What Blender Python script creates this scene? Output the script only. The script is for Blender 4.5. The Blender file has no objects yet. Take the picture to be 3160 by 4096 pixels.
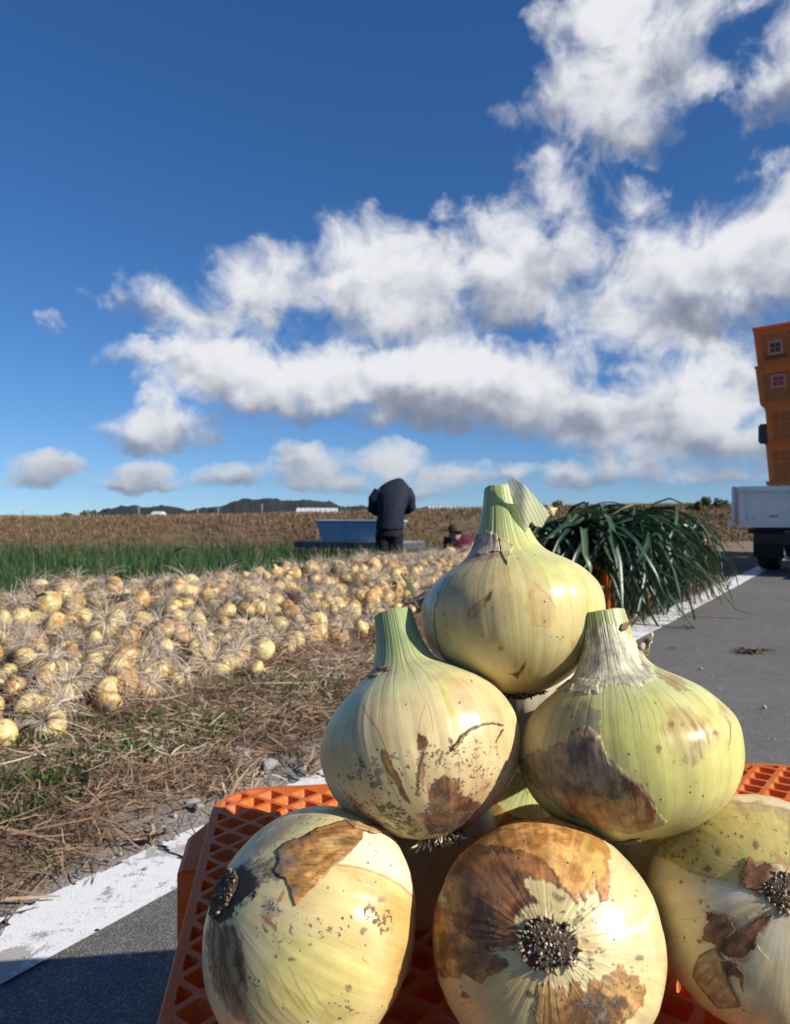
import bpy, bmesh, math, random
import numpy as np
from mathutils import Vector, Matrix, geometry
from mathutils.bvhtree import BVHTree

random.seed(7)
rng = np.random.default_rng(7)
scene = bpy.context.scene
COL = scene.collection
R = math.radians

# ------------------------------------------------------------------ camera
F, CX, HY, CAMH = 3076.0, 1580.0, 2065.0, 0.555     # focal length and horizon in photograph pixels, eye height in metres
cam_d = bpy.data.cameras.new('camera')
cam = bpy.data.objects.new('camera', cam_d)
COL.objects.link(cam)
cam.location = (0, 0, CAMH)
cam.rotation_euler = (R(90), 0, 0)
cam_d.sensor_fit = 'VERTICAL'
cam_d.sensor_height = 36.0
cam_d.lens = 36.0 * F / 4096.0
cam_d.shift_y = (HY - 2048.0) / 4096.0
cam_d.clip_start = 0.02
cam_d.clip_end = 6000
cam_d.dof.use_dof = True
cam_d.dof.focus_distance = 0.40
cam_d.dof.aperture_fstop = 25.0
scene.camera = cam

def W(sx, sy, d):
    """point at depth d along +Y that the photograph shows at (sx, sy)"""
    return Vector(((sx - CX) / F * d, d, CAMH - (sy - HY) / F * d))

# ------------------------------------------------------------------ node helper
class NT:
    def __init__(s, tree):
        s.t = tree
    def n(s, typ, **kw):
        nd = s.t.nodes.new(typ)
        for k, v in kw.items():
            setattr(nd, k, v)
        return nd
    def put(s, sock, v):
        if isinstance(v, bpy.types.NodeSocket):
            s.t.links.new(v, sock)
        elif v is not None:
            sock.default_value = v
    def m(s, op, a, b=None, c=None, clamp=False):
        nd = s.n('ShaderNodeMath', operation=op, use_clamp=clamp)
        for i, v in enumerate((a, b, c)):
            if v is not None:
                s.put(nd.inputs[i], v)
        return nd.outputs[0]
    def v(s, op, a, b=None, c=None, scale=None):
        nd = s.n('ShaderNodeVectorMath', operation=op)
        for i, x in enumerate((a, b, c)):
            if x is not None:
                s.put(nd.inputs[i], x)
        if scale is not None:
            s.put(nd.inputs['Scale'], scale)
        return nd.outputs['Value'] if op in ('LENGTH', 'DOT_PRODUCT', 'DISTANCE') else nd.outputs[0]
    def mix(s, f, a, b, blend='MIX'):
        nd = s.n('ShaderNodeMix', data_type='RGBA', blend_type=blend)
        nd.clamp_factor = True
        s.put(nd.inputs[0], f)
        for i, x in ((6, a), (7, b)):
            s.put(nd.inputs[i], x if isinstance(x, bpy.types.NodeSocket) else (*x[:3], 1.0))
        return nd.outputs[2]
    def ss(s, x, lo, hi):
        nd = s.n('ShaderNodeMapRange', interpolation_type='SMOOTHSTEP')
        s.put(nd.inputs[0], x); nd.inputs[1].default_value = lo; nd.inputs[2].default_value = hi
        return nd.outputs[0]
    def noise(s, vec, scale, detail=4, rough=.55, dist=0, out=0, dim='3D', w=None):
        nd = s.n('ShaderNodeTexNoise', noise_dimensions=dim)
        if vec is not None: s.put(nd.inputs['Vector'], vec)
        if w is not None: s.put(nd.inputs['W'], w)
        nd.inputs['Scale'].default_value = scale; nd.inputs['Detail'].default_value = detail
        nd.inputs['Roughness'].default_value = rough; nd.inputs['Distortion'].default_value = dist
        return nd.outputs[out]
    def vor(s, vec, scale, feature='F1', out='Distance', dim='3D', w=None, rand=1):
        nd = s.n('ShaderNodeTexVoronoi', feature=feature, voronoi_dimensions=dim)
        if vec is not None: s.put(nd.inputs['Vector'], vec)
        if w is not None: s.put(nd.inputs['W'], w)
        nd.inputs['Scale'].default_value = scale; nd.inputs['Randomness'].default_value = rand
        return nd.outputs[out]
    def ramp(s, f, stops):
        nd = s.n('ShaderNodeValToRGB')
        s.put(nd.inputs[0], f)
        e = nd.color_ramp.elements
        while len(e) < len(stops): e.new(.5)
        for i, (p, c) in enumerate(stops):
            e[i].position = p; e[i].color = (*c, 1)
        return nd.outputs[0]
    def sep(s, vec):
        nd = s.n('ShaderNodeSeparateXYZ'); s.put(nd.inputs[0], vec); return nd.outputs
    def comb(s, x=0.0, y=0.0, z=0.0):
        nd = s.n('ShaderNodeCombineXYZ')
        for i, q in enumerate((x, y, z)): s.put(nd.inputs[i], q)
        return nd.outputs[0]
    def bump(s, h, strength, dist, normal=None):
        nd = s.n('ShaderNodeBump')
        s.put(nd.inputs['Height'], h); nd.inputs['Strength'].default_value = strength; nd.inputs['Distance'].default_value = dist
        if normal is not None: s.put(nd.inputs['Normal'], normal)
        return nd.outputs[0]
    def attr(s, name, out='Color'):
        nd = s.n('ShaderNodeAttribute', attribute_name=name); return nd.outputs[out]

# ------------------------------------------------------------------ sky, sun, exposure
SUN_AZ, SUN_EL = R(27), R(30)      # the sun stands to the right, 27 degrees behind the camera's right arm
SDIR = Vector((math.cos(SUN_EL) * math.cos(SUN_AZ), -math.cos(SUN_EL) * math.sin(SUN_AZ), math.sin(SUN_EL)))
scene.view_settings.view_transform = 'Standard'
scene.view_settings.look = 'None'
scene.view_settings.gamma = 1
scene.view_settings.use_curve_mapping = False
scene.view_settings.exposure = 0.62

world = bpy.data.worlds.new('World')
scene.world = world
world.use_nodes = True
wt = world.node_tree
wt.nodes.clear()
N = NT(wt)
sky = N.n('ShaderNodeTexSky', sky_type='NISHITA')
sky.sun_disc = False
sky.sun_elevation = SUN_EL
sky.sun_rotation = math.atan2(SDIR.x, SDIR.y)
sky.altitude = 0; sky.air_density = 1.0; sky.dust_density = 0.2; sky.ozone_density = 4.0
SKY_STRENGTH = 0.067
_d0 = N.n('ShaderNodeTexCoord').outputs['Generated']
_x, _y, _z = N.sep(_d0)
N.put(sky.inputs[0], N.v('NORMALIZE', N.comb(_x, _y, N.m('ADD', N.m('MAXIMUM', _z, 0.0), .055))))      # the air right at the horizon is no thicker than 5 degrees up
hsv = N.n('ShaderNodeHueSaturation')
hsv.inputs['Saturation'].default_value = 1.20
wt.links.new(sky.outputs[0], hsv.inputs['Color'])
bg_sky = N.n('ShaderNodeBackground'); bg_sky.inputs[1].default_value = SKY_STRENGTH
N.put(bg_sky.inputs[0], N.mix(1.0, hsv.outputs[0], (.88, .95, 1.12), 'MULTIPLY'))
# cumulus clouds: soft cloud bodies standing at compass bearing and height, broken up with fractal noise
tc = N.n('ShaderNodeTexCoord')
dirv = N.v('NORMALIZE', tc.outputs['Generated'])
n1 = N.noise(dirv, 9, 3, .55, 0, 1)
n2 = N.noise(dirv, 34, 6, .62, 0, 1)
calm = N.m('ADD', .42, N.m('MULTIPLY', N.ss(N.sep(dirv)[2], .02, .26), .58))
warp = N.v('ADD', N.v('SCALE', N.v('SUBTRACT', n1, (.5, .5, .5)), scale=.075), N.v('SCALE', N.v('SUBTRACT', n2, (.5, .5, .5)), scale=.050))
dw = N.v('NORMALIZE', N.v('ADD', dirv, N.v('SCALE', warp, scale=calm)))
x, y, z = N.sep(dw)
p = N.comb(N.m('ARCTAN2', x, y), N.m('ARCSINE', z), 0.0)
# (bearing and height of the middle as seen, half width, half height) in pixels of a 1685-wide view, weight
CLOUDS = [
 (1330, 60, 150, 110, 1.0), (1320, 190, 190, 120, 1.0), (1350, 285, 110, 80, .85), (1180, 70, 70, 80, .55), (1500, 60, 90, 70, .6),
 (1680, 170, 90, 110, .9), (1530, 190, 45, 45, .45), (1080, 260, 80, 70, .34), (1590, 20, 90, 30, .5),
 (570, 630, 130, 110, .95), (360, 650, 110, 75, .62), (250, 640, 90, 28, .5), (440, 690, 90, 60, .7),
 (900, 600, 240, 130, 1.05), (1120, 590, 190, 120, .95), (860, 690, 190, 60, .8), (1200, 440, 110, 120, .62), (1360, 430, 70, 60, .5),
 (1530, 590, 240, 130, 1.1), (1620, 560, 190, 140, 1.05), (1440, 690, 230, 85, .9), (1570, 800, 210, 55, .85),
 (500, 810, 160, 95, 1.05), (330, 770, 140, 45, .62), (580, 860, 150, 70, .85), (820, 820, 260, 100, 1.15), (1030, 840, 220, 95, 1.05), (1330, 770, 150, 55, .62),
 (340, 920, 120, 55, .95), (330, 855, 60, 45, .6), (1310, 895, 190, 80, 1.05), (1440, 965, 190, 42, .9), (1530, 880, 130, 120, .95), (1530, 945, 210, 55, .98),
 (100, 1000, 75, 34, .8), (60, 1030, 110, 25, .55), (305, 1006, 70, 26, .75), (290, 1035, 120, 22, .6), (495, 1020, 90, 30, .8), (655, 990, 85, 42, .9), (605, 952, 34, 24, .6),
 (690, 1030, 150, 30, .75), (830, 990, 100, 44, .95), (960, 1010, 120, 34, .9), (900, 1045, 200, 24, .6), (1090, 1005, 60, 24, .7), (1220, 1018, 90, 30, .85), (1360, 1000, 90, 34, .85), (1490, 1012, 140, 30, .8),
 (115, 685, 45, 24, .5), (700, 590, 60, 40, .3),
]
K = 3160 / 1685.0
def azel(dx, dy):
    a = math.atan((dx * K - CX) / F)
    return a, math.atan((HY - dy * K) / F * math.cos(a))
field = None; sw = None; swv = None
for (dx, dy, a, b, wgt) in CLOUDS:
    az, el = azel(dx, dy)
    ra = 1.52 * a * K / F * math.cos(az); rb = 1.55 * b * K / F * math.cos(el)
    q = N.v('MULTIPLY', N.v('SUBTRACT', p, (az, el, 0)), (1 / ra, 1 / rb, 0))
    qs = N.v('MAXIMUM', N.v('MULTIPLY', q, (-1, -1.35, 0)), q)
    g = N.m('SUBTRACT', 1.0, N.v('LENGTH', qs), clamp=True)
    g = N.m('MULTIPLY', g, wgt) if wgt != 1 else g
    field = g if field is None else N.m('SMOOTH_MAX', field, g, .18)
    sw = g if sw is None else N.m('ADD', sw, g)
    gv = N.m('MULTIPLY', g, N.sep(q)[1])
    swv = gv if swv is None else N.m('ADD', swv, gv)
tv = N.m('DIVIDE', swv, N.m('ADD', sw, .02))
# fair-weather cumulus over the part of the sky the photograph does not show
far_n = N.noise(N.v('MULTIPLY', dirv, (1, 1, 2.2)), 3.2, 5, .6)
dy_ = N.sep(dirv)[1]
other = N.m('MULTIPLY', N.ss(far_n, .52, .75), N.ss(N.m('MULTIPLY', dy_, -1.0), -.70, -.45))
field = N.m('MAXIMUM', field, other)
fb = N.noise(dirv, 13, 10, .60, .5)
fb2 = N.noise(N.v('ADD', dirv, (.010, -.006, .016)), 13, 4, .55, .5)
big = N.noise(dirv, 11, 3, .5)
big2 = N.noise(N.v('ADD', dirv, (.02, -.01, .035)), 11, 3, .5)
dens = N.m('ADD', field, N.m('MULTIPLY', N.m('SUBTRACT', fb, .5), 1.75))
dens = N.m('MULTIPLY', dens, N.ss(field, .08, .30))
alpha = N.ss(dens, .09, .74)
emb = N.m('ADD', N.m('MULTIPLY', N.m('SUBTRACT', fb, fb2), .55), N.m('MULTIPLY', N.m('SUBTRACT', big, big2), 1.5))
lum = N.m('ADD', N.m('ADD', N.m('MULTIPLY', tv, 1.35), .66), emb)
lum = N.m('SUBTRACT', lum, N.m('MULTIPLY', N.ss(dens, .45, 1.1), .06))
lum = N.ss(lum, -.15, 1.0)
zc = N.sep(dirv)[2]
ccol = N.ramp(lum, [(0, (.20, .23, .31)), (.35, (.34, .375, .46)), (.68, (.60, .63, .70)), (1, (.90, .91, .94))])
ccol = N.mix(N.m('MULTIPLY', N.ss(N.m('MULTIPLY', zc, -1.0), -.16, 0), .55), ccol, (.27, .36, .49))
bg_c = N.n('ShaderNodeBackground'); bg_c.inputs[1].default_value = 0.60
wt.links.new(ccol, bg_c.inputs[0])
mx = N.n('ShaderNodeMixShader')
N.put(mx.inputs[0], N.m('MULTIPLY', alpha, N.ss(zc, -.01, .02)))
wt.links.new(bg_sky.outputs[0], mx.inputs[1]); wt.links.new(bg_c.outputs[0], mx.inputs[2])
wo = N.n('ShaderNodeOutputWorld')
wt.links.new(mx.outputs[0], wo.inputs[0])
world.cycles.sampling_method = 'MANUAL'
world.cycles.sample_map_resolution = 512

sun_d = bpy.data.lights.new('sun', 'SUN')
sun_d.energy = 4.4
sun_d.angle = R(0.53)
sun_d.color = (1.0, .94, .85)
sun = bpy.data.objects.new('sun', sun_d)
COL.objects.link(sun)
sun.location = (3, -3, 6)
sun.rotation_euler = (-SDIR).to_track_quat('-Z', 'Y').to_euler()

# ------------------------------------------------------------------ helpers for objects and meshes
def tag(o, label=None, cat=None, group=None, kind=None):
    if label: o['label'] = label
    if cat: o['category'] = cat
    if group: o['group'] = group
    if kind: o['kind'] = kind
    return o

def empty(name, loc, rotz=0.0):
    o = bpy.data.objects.new(name, None)
    o.empty_display_size = .05
    COL.objects.link(o)
    o.location = loc; o.rotation_euler = (0, 0, rotz)
    return o

def link(name, me, parent=None, loc=(0, 0, 0)):
    o = bpy.data.objects.new(name, me)
    COL.objects.link(o)
    o.location = loc
    if parent is not None: o.parent = parent
    return o

def mesh_np(name, V, polys, mat=None, attrs=None, smooth=True, uv=None):
    """fast mesh from arrays; polys: list of (n,k) index arrays"""
    me = bpy.data.meshes.new(name)
    V = np.asarray(V, np.float32)
    me.vertices.add(len(V)); me.vertices.foreach_set('co', V.ravel())
    polys = [np.asarray(q, np.int32) for q in polys if len(q)]
    loops = np.concatenate([q.ravel() for q in polys])
    starts = []; o = 0
    for q in polys:
        starts.append(o + np.arange(len(q)) * q.shape[1]); o += q.size
    starts = np.concatenate(starts).astype(np.int32)
    me.loops.add(len(loops)); me.loops.foreach_set('vertex_index', loops)
    me.polygons.add(len(starts)); me.polygons.foreach_set('loop_start', starts)
    me.update(calc_edges=True)
    if smooth: me.polygons.foreach_set('use_smooth', np.ones(len(starts), bool))
    for an, data in (attrs or {}).items():
        data = np.asarray(data, np.float32)
        if data.ndim == 1:
            a = me.attributes.new(an, 'FLOAT', 'POINT'); a.data.foreach_set('value', data)
        else:
            if data.shape[1] == 3: data = np.concatenate([data, np.ones((len(data), 1), np.float32)], 1)
            a = me.attributes.new(an, 'FLOAT_COLOR', 'POINT'); a.data.foreach_set('color', np.ascontiguousarray(data).ravel())
    if uv is not None:
        l = me.uv_layers.new(name='UVMap'); l.data.foreach_set('uv', np.asarray(uv, np.float32)[loops].ravel())
    if mat is not None: me.materials.append(mat)
    me.validate()
    return me

class MB:
    """collects simple solids into one mesh"""
    def __init__(s): s.V = []; s.P = []
    def add(s, vs, fs):
        b = len(s.V); s.V += [tuple(v) for v in vs]; s.P += [tuple(b + i for i in f) for f in fs]
    def box(s, c, d, rot=None, taper=1.0):
        x, y, z = d[0] / 2, d[1] / 2, d[2] / 2
        vs = [Vector((sx * x * (taper if sz < 0 else 1), sy * y * (taper if sz < 0 else 1), sz * z)) for sz in (-1, 1) for sy in (-1, 1) for sx in (-1, 1)]
        if rot is not None: vs = [rot @ v for v in vs]
        s.add([v + Vector(c) for v in vs], [(0, 2, 3, 1), (4, 5, 7, 6), (0, 1, 5, 4), (2, 6, 7, 3), (0, 4, 6, 2), (1, 3, 7, 5)])
    def quad8(s, bottom, top):
        """solid between two quads"""
        s.add(list(bottom) + list(top), [(3, 2, 1, 0), (4, 5, 6, 7), (0, 1, 5, 4), (1, 2, 6, 5), (2, 3, 7, 6), (3, 0, 4, 7)])
    def tube(s, pts, rad, n=8, cap=True):
        pts = [Vector(q) for q in pts]
        if not hasattr(rad, '__len__'): rad = [rad] * len(pts)
        vs = []; up = Vector((.13, .31, .94))
        for i, q in enumerate(pts):
            t = (pts[min(i + 1, len(pts) - 1)] - pts[max(i - 1, 0)]).normalized()
            a = t.cross(up)
            if a.length < 1e-4: a = t.cross(Vector((1, 0, 0)))
            a.normalize(); b = t.cross(a)
            for k in range(n):
                an = 2 * math.pi * k / n
                vs.append(q + (a * math.cos(an) + b * math.sin(an)) * rad[i])
        fs = [(i * n + k, i * n + (k + 1) % n, (i + 1) * n + (k + 1) % n, (i + 1) * n + k) for i in range(len(pts) - 1) for k in range(n)]
        if cap: fs += [tuple(range(n))[::-1], tuple((len(pts) - 1) * n + k for k in range(n))]
        s.add(vs, fs)
    def mesh(s, name, mat, smooth=False, bevel=None):
        me = bpy.data.meshes.new(name)
        me.from_pydata(s.V, [], s.P); me.update()
        bm = bmesh.new(); bm.from_mesh(me)
        bmesh.ops.recalc_face_normals(bm, faces=bm.faces)
        if bevel:
            bmesh.ops.bevel(bm, geom=[e for e in bm.edges if len(e.link_faces) == 2 and e.calc_face_angle(0) > .5], offset=bevel, segments=2, affect='EDGES', clamp_overlap=True)
        bm.to_mesh(me); bm.free()
        if smooth: me.polygons.foreach_set('use_smooth', [True] * len(me.polygons))
        if mat: me.materials.append(mat)
        return me
    def build(s, name, mat, parent=None, smooth=False, bevel=None, loc=(0, 0, 0)):
        return link(name, s.mesh(name, mat, smooth, bevel), parent, loc)

# numpy value noise
def _hash(i, j, k, seed):
    h = (i * 374761393 + j * 668265263 + k * 2147483647 + seed * 974711) & 0xffffffff
    h = ((h ^ (h >> 13)) * 1274126177) & 0xffffffff
    h = ((h ^ (h >> 16)) * 2246822519) & 0xffffffff
    return ((h ^ (h >> 15)) & 0xffffff) / float(0xffffff)
def vnoise(P, seed=0):
    P = np.asarray(P, np.float64)
    I = np.floor(P).astype(np.int64); f = P - I; f = f * f * (3 - 2 * f)
    out = 0
    for a in (0, 1):
        for b in (0, 1):
            for c in (0, 1):
                w = (f[:, 0] if a else 1 - f[:, 0]) * (f[:, 1] if b else 1 - f[:, 1]) * (f[:, 2] if c else 1 - f[:, 2])
                out = out + w * _hash(I[:, 0] + a, I[:, 1] + b, I[:, 2] + c, seed)
    return out
def fbm(P, octv=4, seed=0, gain=.5):
    P = np.asarray(P, np.float64); s = 0; a = 1; t = 0
    for o in range(octv):
        s = s + a * vnoise(P * 2 ** o + 17.3 * o, seed + o); t += a; a *= gain
    return s / t
def sstep(x, lo, hi):
    t = np.clip((x - lo) / (hi - lo), 0, 1); return t * t * (3 - 2 * t)

def material(name):
    m = bpy.data.materials.new(name); m.use_nodes = True
    nt = NT(m.node_tree)
    b = m.node_tree.nodes['Principled BSDF']
    return m, nt, b
def simple(name, col, rough=.6, var=.12, scale=40, metal=0, bump=0.0, col2=None, spec=.5):
    m, nt, b = material(name)
    tcx = nt.n('ShaderNodeTexCoord').outputs['Object']
    f = nt.noise(tcx, scale, 5, .6)
    c2 = col2 or tuple(c * (1 - var * 2) for c in col)
    c1 = col if col2 else tuple(min(1, c * (1 + var)) for c in col)
    nt.put(b.inputs['Base Color'], nt.mix(nt.ss(f, .3, .7), c2, c1))
    b.inputs['Roughness'].default_value = rough; b.inputs['Metallic'].default_value = metal
    b.inputs['Specular IOR Level'].default_value = spec
    if bump: nt.put(b.inputs['Normal'], nt.bump(nt.noise(tcx, scale * 3, 6, .65), bump, .01))
    return m
# ================================================================== the ground, the road, the field, the bank and what stands on the skyline
RA, RT, RP = np.array((1.48, 4.355)), np.array((.522, .853)), np.array((-.853, .522))      # a point of the white line's field edge, along the road, towards the field
def P2(u, v): return RA[0] + u * RP[0] + v * RT[0], RA[1] + u * RP[1] + v * RT[1]
def UV2(x, y): 
    a, b = x - RA[0], y - RA[1]; return a * RP[0] + b * RP[1], a * RT[0] + b * RT[1]
def heap_front(v): return np.interp(v, [-6, -3.4, -2.3, -1.1, .2, 2, 4, 7], [.62, .76, .90, 1.12, 1.28, 1.45, 1.5, 1.6])
def bank_h(x, y):
    top = .47 + .30 * sstep(x, -8, 8)
    y0 = 15.6 + .04 * x
    return sstep(y, y0, y0 + 3.2) * (top + .42)
def terrain(u, v):
    u = np.asarray(u, float); v = np.asarray(v, float)
    x, y = P2(u, v)
    q = np.stack([x.ravel(), y.ravel(), 0 * x.ravel()], 1)
    n1 = fbm(q * 2.2, 3, 71).reshape(x.shape) - .5; n2 = fbm(q * 11, 3, 73).reshape(x.shape) - .5
    z = -.006 + .026 * sstep(u, -.02, .20) + n1 * .05 * sstep(u, .15, .8) + n2 * .022 * sstep(u, -.03, .25)
    near = sstep(-v, -9, -5)
    uf = heap_front(v) + n1 * .12
    k = np.clip((u - uf) / np.maximum(1.95 - uf, .2), 0, 1)
    heap = (.11 + .035 * sstep(v, -3, 0)) * np.sin(k * np.pi / 2) ** .8 * (1 - sstep(u, 1.95, 2.75)) * (1 + n1 * .8) * near
    drop = -.40 * sstep(u, 2.0, 3.0)
    z = z + heap + drop
    b = (bank_h(x, y) - .42 * sstep(y, 15.6 + .04 * x, 18.8 + .04 * x) * (1 - sstep(u, 2.0, 3.0))) * sstep(u, .1, .9)
    far = np.hypot(x, y)
    z = z + b - .9 * sstep(far, 40, 160) * sstep(u, 0, 3)
    return z

def ground_material():
    m, nt, b = material('field_earth')
    zone = nt.sep(nt.attr('Zone'))
    obj = nt.n('ShaderNodeTexCoord').outputs['Object']
    a = nt.noise(obj, 3.0, 6, .65); c = nt.noise(obj, 26, 6, .7); d = nt.noise(obj, 120, 4, .65)
    st = nt.noise(nt.v('MULTIPLY', obj, (1, 1, 1)), 60, 3, .7, 2.5)
    verge = nt.mix(nt.ss(c, .3, .7), (.14, .10, .066), (.30, .225, .155))
    verge = nt.mix(nt.ss(st, .5, .68), verge, (.33, .24, .15))
    verge = nt.mix(nt.m('MULTIPLY', nt.ss(a, .55, .72), .5), verge, (.075, .082, .028))
    verge = nt.mix(zone[2], verge, nt.mix(nt.ss(d, .3, .7), (.20, .18, .16), (.34, .31, .28)))
    soil = nt.mix(nt.ss(c, .3, .7), (.045, .034, .022), (.095, .070, .045))
    bank = nt.mix(nt.ss(nt.noise(obj, 4.5, 6, .7), .3, .7), (.075, .050, .028), (.20, .135, .078))
    bank = nt.mix(nt.m('MULTIPLY', nt.ss(a, .5, .75), .5), bank, (.075, .070, .03))
    col = nt.mix(zone[0], verge, soil); col = nt.mix(zone[1], col, bank)
    nt.put(b.inputs['Base Color'], col); b.inputs['Roughness'].default_value = .95
    b.inputs['Specular IOR Level'].default_value = .2
    nt.put(b.inputs['Normal'], nt.bump(nt.m('ADD', c, nt.m('MULTIPLY', d, .5)), .8, .02))
    return m
us = np.concatenate([np.arange(-.06, 1.3, .025), np.arange(1.3, 3.3, .07), np.arange(3.3, 34, .34), [36, 40, 46, 55, 70, 90, 130, 200, 320, 600, 1200]])
vs_ = np.concatenate([[-400, -150, -60, -30, -18, -12], np.arange(-9, 8, .07), np.arange(8, 34, .34), [36, 40, 46, 55, 70, 90, 130, 200, 320, 600, 1200]])
GU, GV = np.meshgrid(us, vs_)
GZ = terrain(GU, GV); GX, GY = P2(GU, GV)
Vg = np.stack([GX.ravel(), GY.ravel(), GZ.ravel()], 1)
nuu = len(us); ii = np.arange(len(vs_) - 1)[:, None] * nuu + np.arange(nuu - 1)[None]
Fg = np.stack([ii, ii + nuu, ii + nuu + 1, ii + 1], -1).reshape(-1, 4)
zn = np.stack([sstep(GU.ravel() - heap_front(GV.ravel()), .0, .25), sstep(Vg[:, 1], 15.2 + .04 * Vg[:, 0], 16.2 + .04 * Vg[:, 0]) * sstep(GU.ravel(), .1, .5), 1 - sstep(GU.ravel() + .22 * (fbm(Vg * 5, 3, 5) - .5), .02, .11)], 1)
M_EARTH = ground_material()
ground = link('ground', mesh_np('ground', Vg, [Fg], M_EARTH, {'Zone': zn}))
tag(ground, kind='structure')

def asphalt_material():
    m, nt, b = material('asphalt')
    obj = nt.n('ShaderNodeTexCoord').outputs['Object']
    v = nt.vor(obj, 360); vc = nt.sep(nt.vor(obj, 360, 'F1', 'Color'))[0]
    big = nt.noise(obj, 1.3, 5, .6); mid = nt.noise(obj, 14, 5, .65); fine = nt.noise(obj, 420, 3, .6)
    stone = nt.mix(vc, (.125, .12, .114), (.31, .30, .28))
    c = nt.mix(nt.ss(v, .28, .52), stone, (.10, .097, .092))
    c = nt.mix(1.0, c, nt.ramp(big, [(.3, (.86, .84, .82)), (.7, (1.16, 1.14, 1.11))]), 'MULTIPLY')
    c = nt.mix(1.0, c, nt.ramp(mid, [(.3, (.85, .85, .85)), (.72, (1.18, 1.16, 1.12))]), 'MULTIPLY')
    c = nt.mix(nt.m('MULTIPLY', nt.ss(nt.noise(obj, 5, 6, .7), .55, .8), .30), c, (.25, .21, .17))
    c = nt.mix(nt.m('MULTIPLY', nt.ss(fine, .66, .74), .6), c, (.36, .34, .31))
    nt.put(b.inputs['Base Color'], c); b.inputs['Roughness'].default_value = .82
    b.inputs['Specular IOR Level'].default_value = .35
    nt.put(b.inputs['Normal'], nt.bump(nt.m('ADD', nt.m('MULTIPLY', v, -1.0), nt.m('MULTIPLY', fine, .3)), .4, .003))
    return m
rv = [-400, -60, -12, -6, -3, 0, 5, 12, 30, 80, 200, 500, 1200]
Vr = []; Fr = []
for i, v in enumerate(rv):
    for u in (-5.6, -.5, .004): Vr.append((*P2(u, v), 0.0))
for i in range(len(rv) - 1):
    for j in range(2): a = i * 3 + j; Fr.append((a, a + 1, a + 4, a + 3))
road = link('road', mesh_np('road', Vr, [np.array(Fr)[:, ::-1]], asphalt_material(), smooth=False)); tag(road, kind='structure')
far_l = []
for v in (-400, 0, 60, 1200): far_l += [(*P2(-5.6, v), -.006), (*P2(-900, v), -.05)]
verge2 = link('far_verge', mesh_np('far_verge', far_l, [np.array([(0, 2, 3, 1), (2, 4, 5, 3), (4, 6, 7, 5)])[:, ::-1]], M_EARTH, {'Zone': np.zeros((8, 3))})); tag(verge2, kind='structure')

def paint_material():
    m, nt, b = material('road_marking_paint')
    obj = nt.n('ShaderNodeTexCoord').outputs['Object']
    a = nt.noise(obj, 9, 6, .68); c = nt.noise(obj, 60, 5, .7); f = nt.noise(obj, 380, 4, .6)
    col = nt.mix(nt.ss(f, .3, .7), (.68, .67, .64), (.80, .79, .76))
    col = nt.mix(nt.m('MULTIPLY', nt.ss(c, .5, .72), .35), col, (.52, .48, .43))
    wear = nt.ss(nt.m('ADD', nt.m('MULTIPLY', a, .8), nt.m('MULTIPLY', c, .2)), .515, .585)
    col = nt.mix(nt.m('MULTIPLY', wear, .85), col, nt.mix(f, (.24, .21, .18), (.42, .38, .33)))
    pit = nt.ss(nt.noise(obj, 210, 2, .5), .66, .70)
    col = nt.mix(nt.m('MULTIPLY', pit, .6), col, (.22, .20, .18))
    nt.put(b.inputs['Base Color'], col); b.inputs['Roughness'].default_value = .75
    nt.put(b.inputs['Normal'], nt.bump(nt.m('ADD', nt.m('MULTIPLY', f, .6), nt.m('MULTIPLY', wear, -1.0)), .5, .003))
    return m
M_PAINT = paint_material()
# the line: fine cells near the camera so that its edge can crumble and its cracks are open
du = .006
lu = np.arange(0, 25) * -du + .002; lv = np.arange(-5.6, -1.4, du)
LU, LV = np.meshgrid(lu, lv)
qx, qy = P2(LU, LV)
wob = (fbm(np.stack([qx.ravel() * 3, qy.ravel() * 3, 0 * qx.ravel()], 1), 3, 15).reshape(LU.shape) - .5) * .02
jx, jy = P2(LU + wob * .5, LV)
keep = np.ones((len(lv) - 1, len(lu) - 1), bool)
cu = (LU[:-1, :-1] + LU[1:, 1:]) / 2; cv = (LV[:-1, :-1] + LV[1:, 1:]) / 2
nz = fbm(np.stack([cu.ravel() * 40, cv.ravel() * 40, 0 * cu.ravel()], 1), 4, 18).reshape(cu.shape)
nz2 = fbm(np.stack([cu.ravel() * 9, cv.ravel() * 9, 0 * cu.ravel()], 1), 3, 19).reshape(cu.shape)
edge = np.minimum(-cu + .002, cu + .146)
edge = np.where(cu < -.07, edge, edge + .004)
keep &= edge > .011 * (nz - .42) * 3
keep &= ~((-cu < .020 + .06 * (nz2 - .45)) & (nz2 > .52))
for (v0, slant, wdt, lo, hi) in [(-3.60, .10, .006, -.075, .01), (-3.30, .13, .010, -.2, .02), (-3.17, .12, .006, -.07, .02), (-2.86, .10, .009, -.2, .02), (-2.42, .1, .008, -.2, .02), (-3.98, .12, .008, -.2, .02), (-2.0, .1, .008, -.2, .02)]:
    keep &= ~((np.abs(cv - v0 - slant * cu - (nz - .5) * .03) < wdt * (.4 + nz)) & (cu > lo) & (cu < hi))
kk = np.argwhere(keep); a = kk[:, 0] * len(lu) + kk[:, 1]
Fl = np.stack([a, a + len(lu), a + len(lu) + 1, a + 1], 1)
Vl = np.stack([jx.ravel(), jy.ravel(), np.full(jx.size, .004)], 1)
for i, v in enumerate(np.concatenate([np.arange(-1.4, 9, .4), [12, 20, 40, 90, 200]])):
    b0 = len(Vl)
    wl = .002 + .006 * math.sin(v * 7); Vl = np.vstack([Vl, [(*P2(wl, v), .004), (*P2(-.144 + .004 * math.sin(v * 5), v), .004)]])
    if i: Fl = np.vstack([Fl, [(b0 - 2, b0, b0 + 1, b0 - 1)]])
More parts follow.
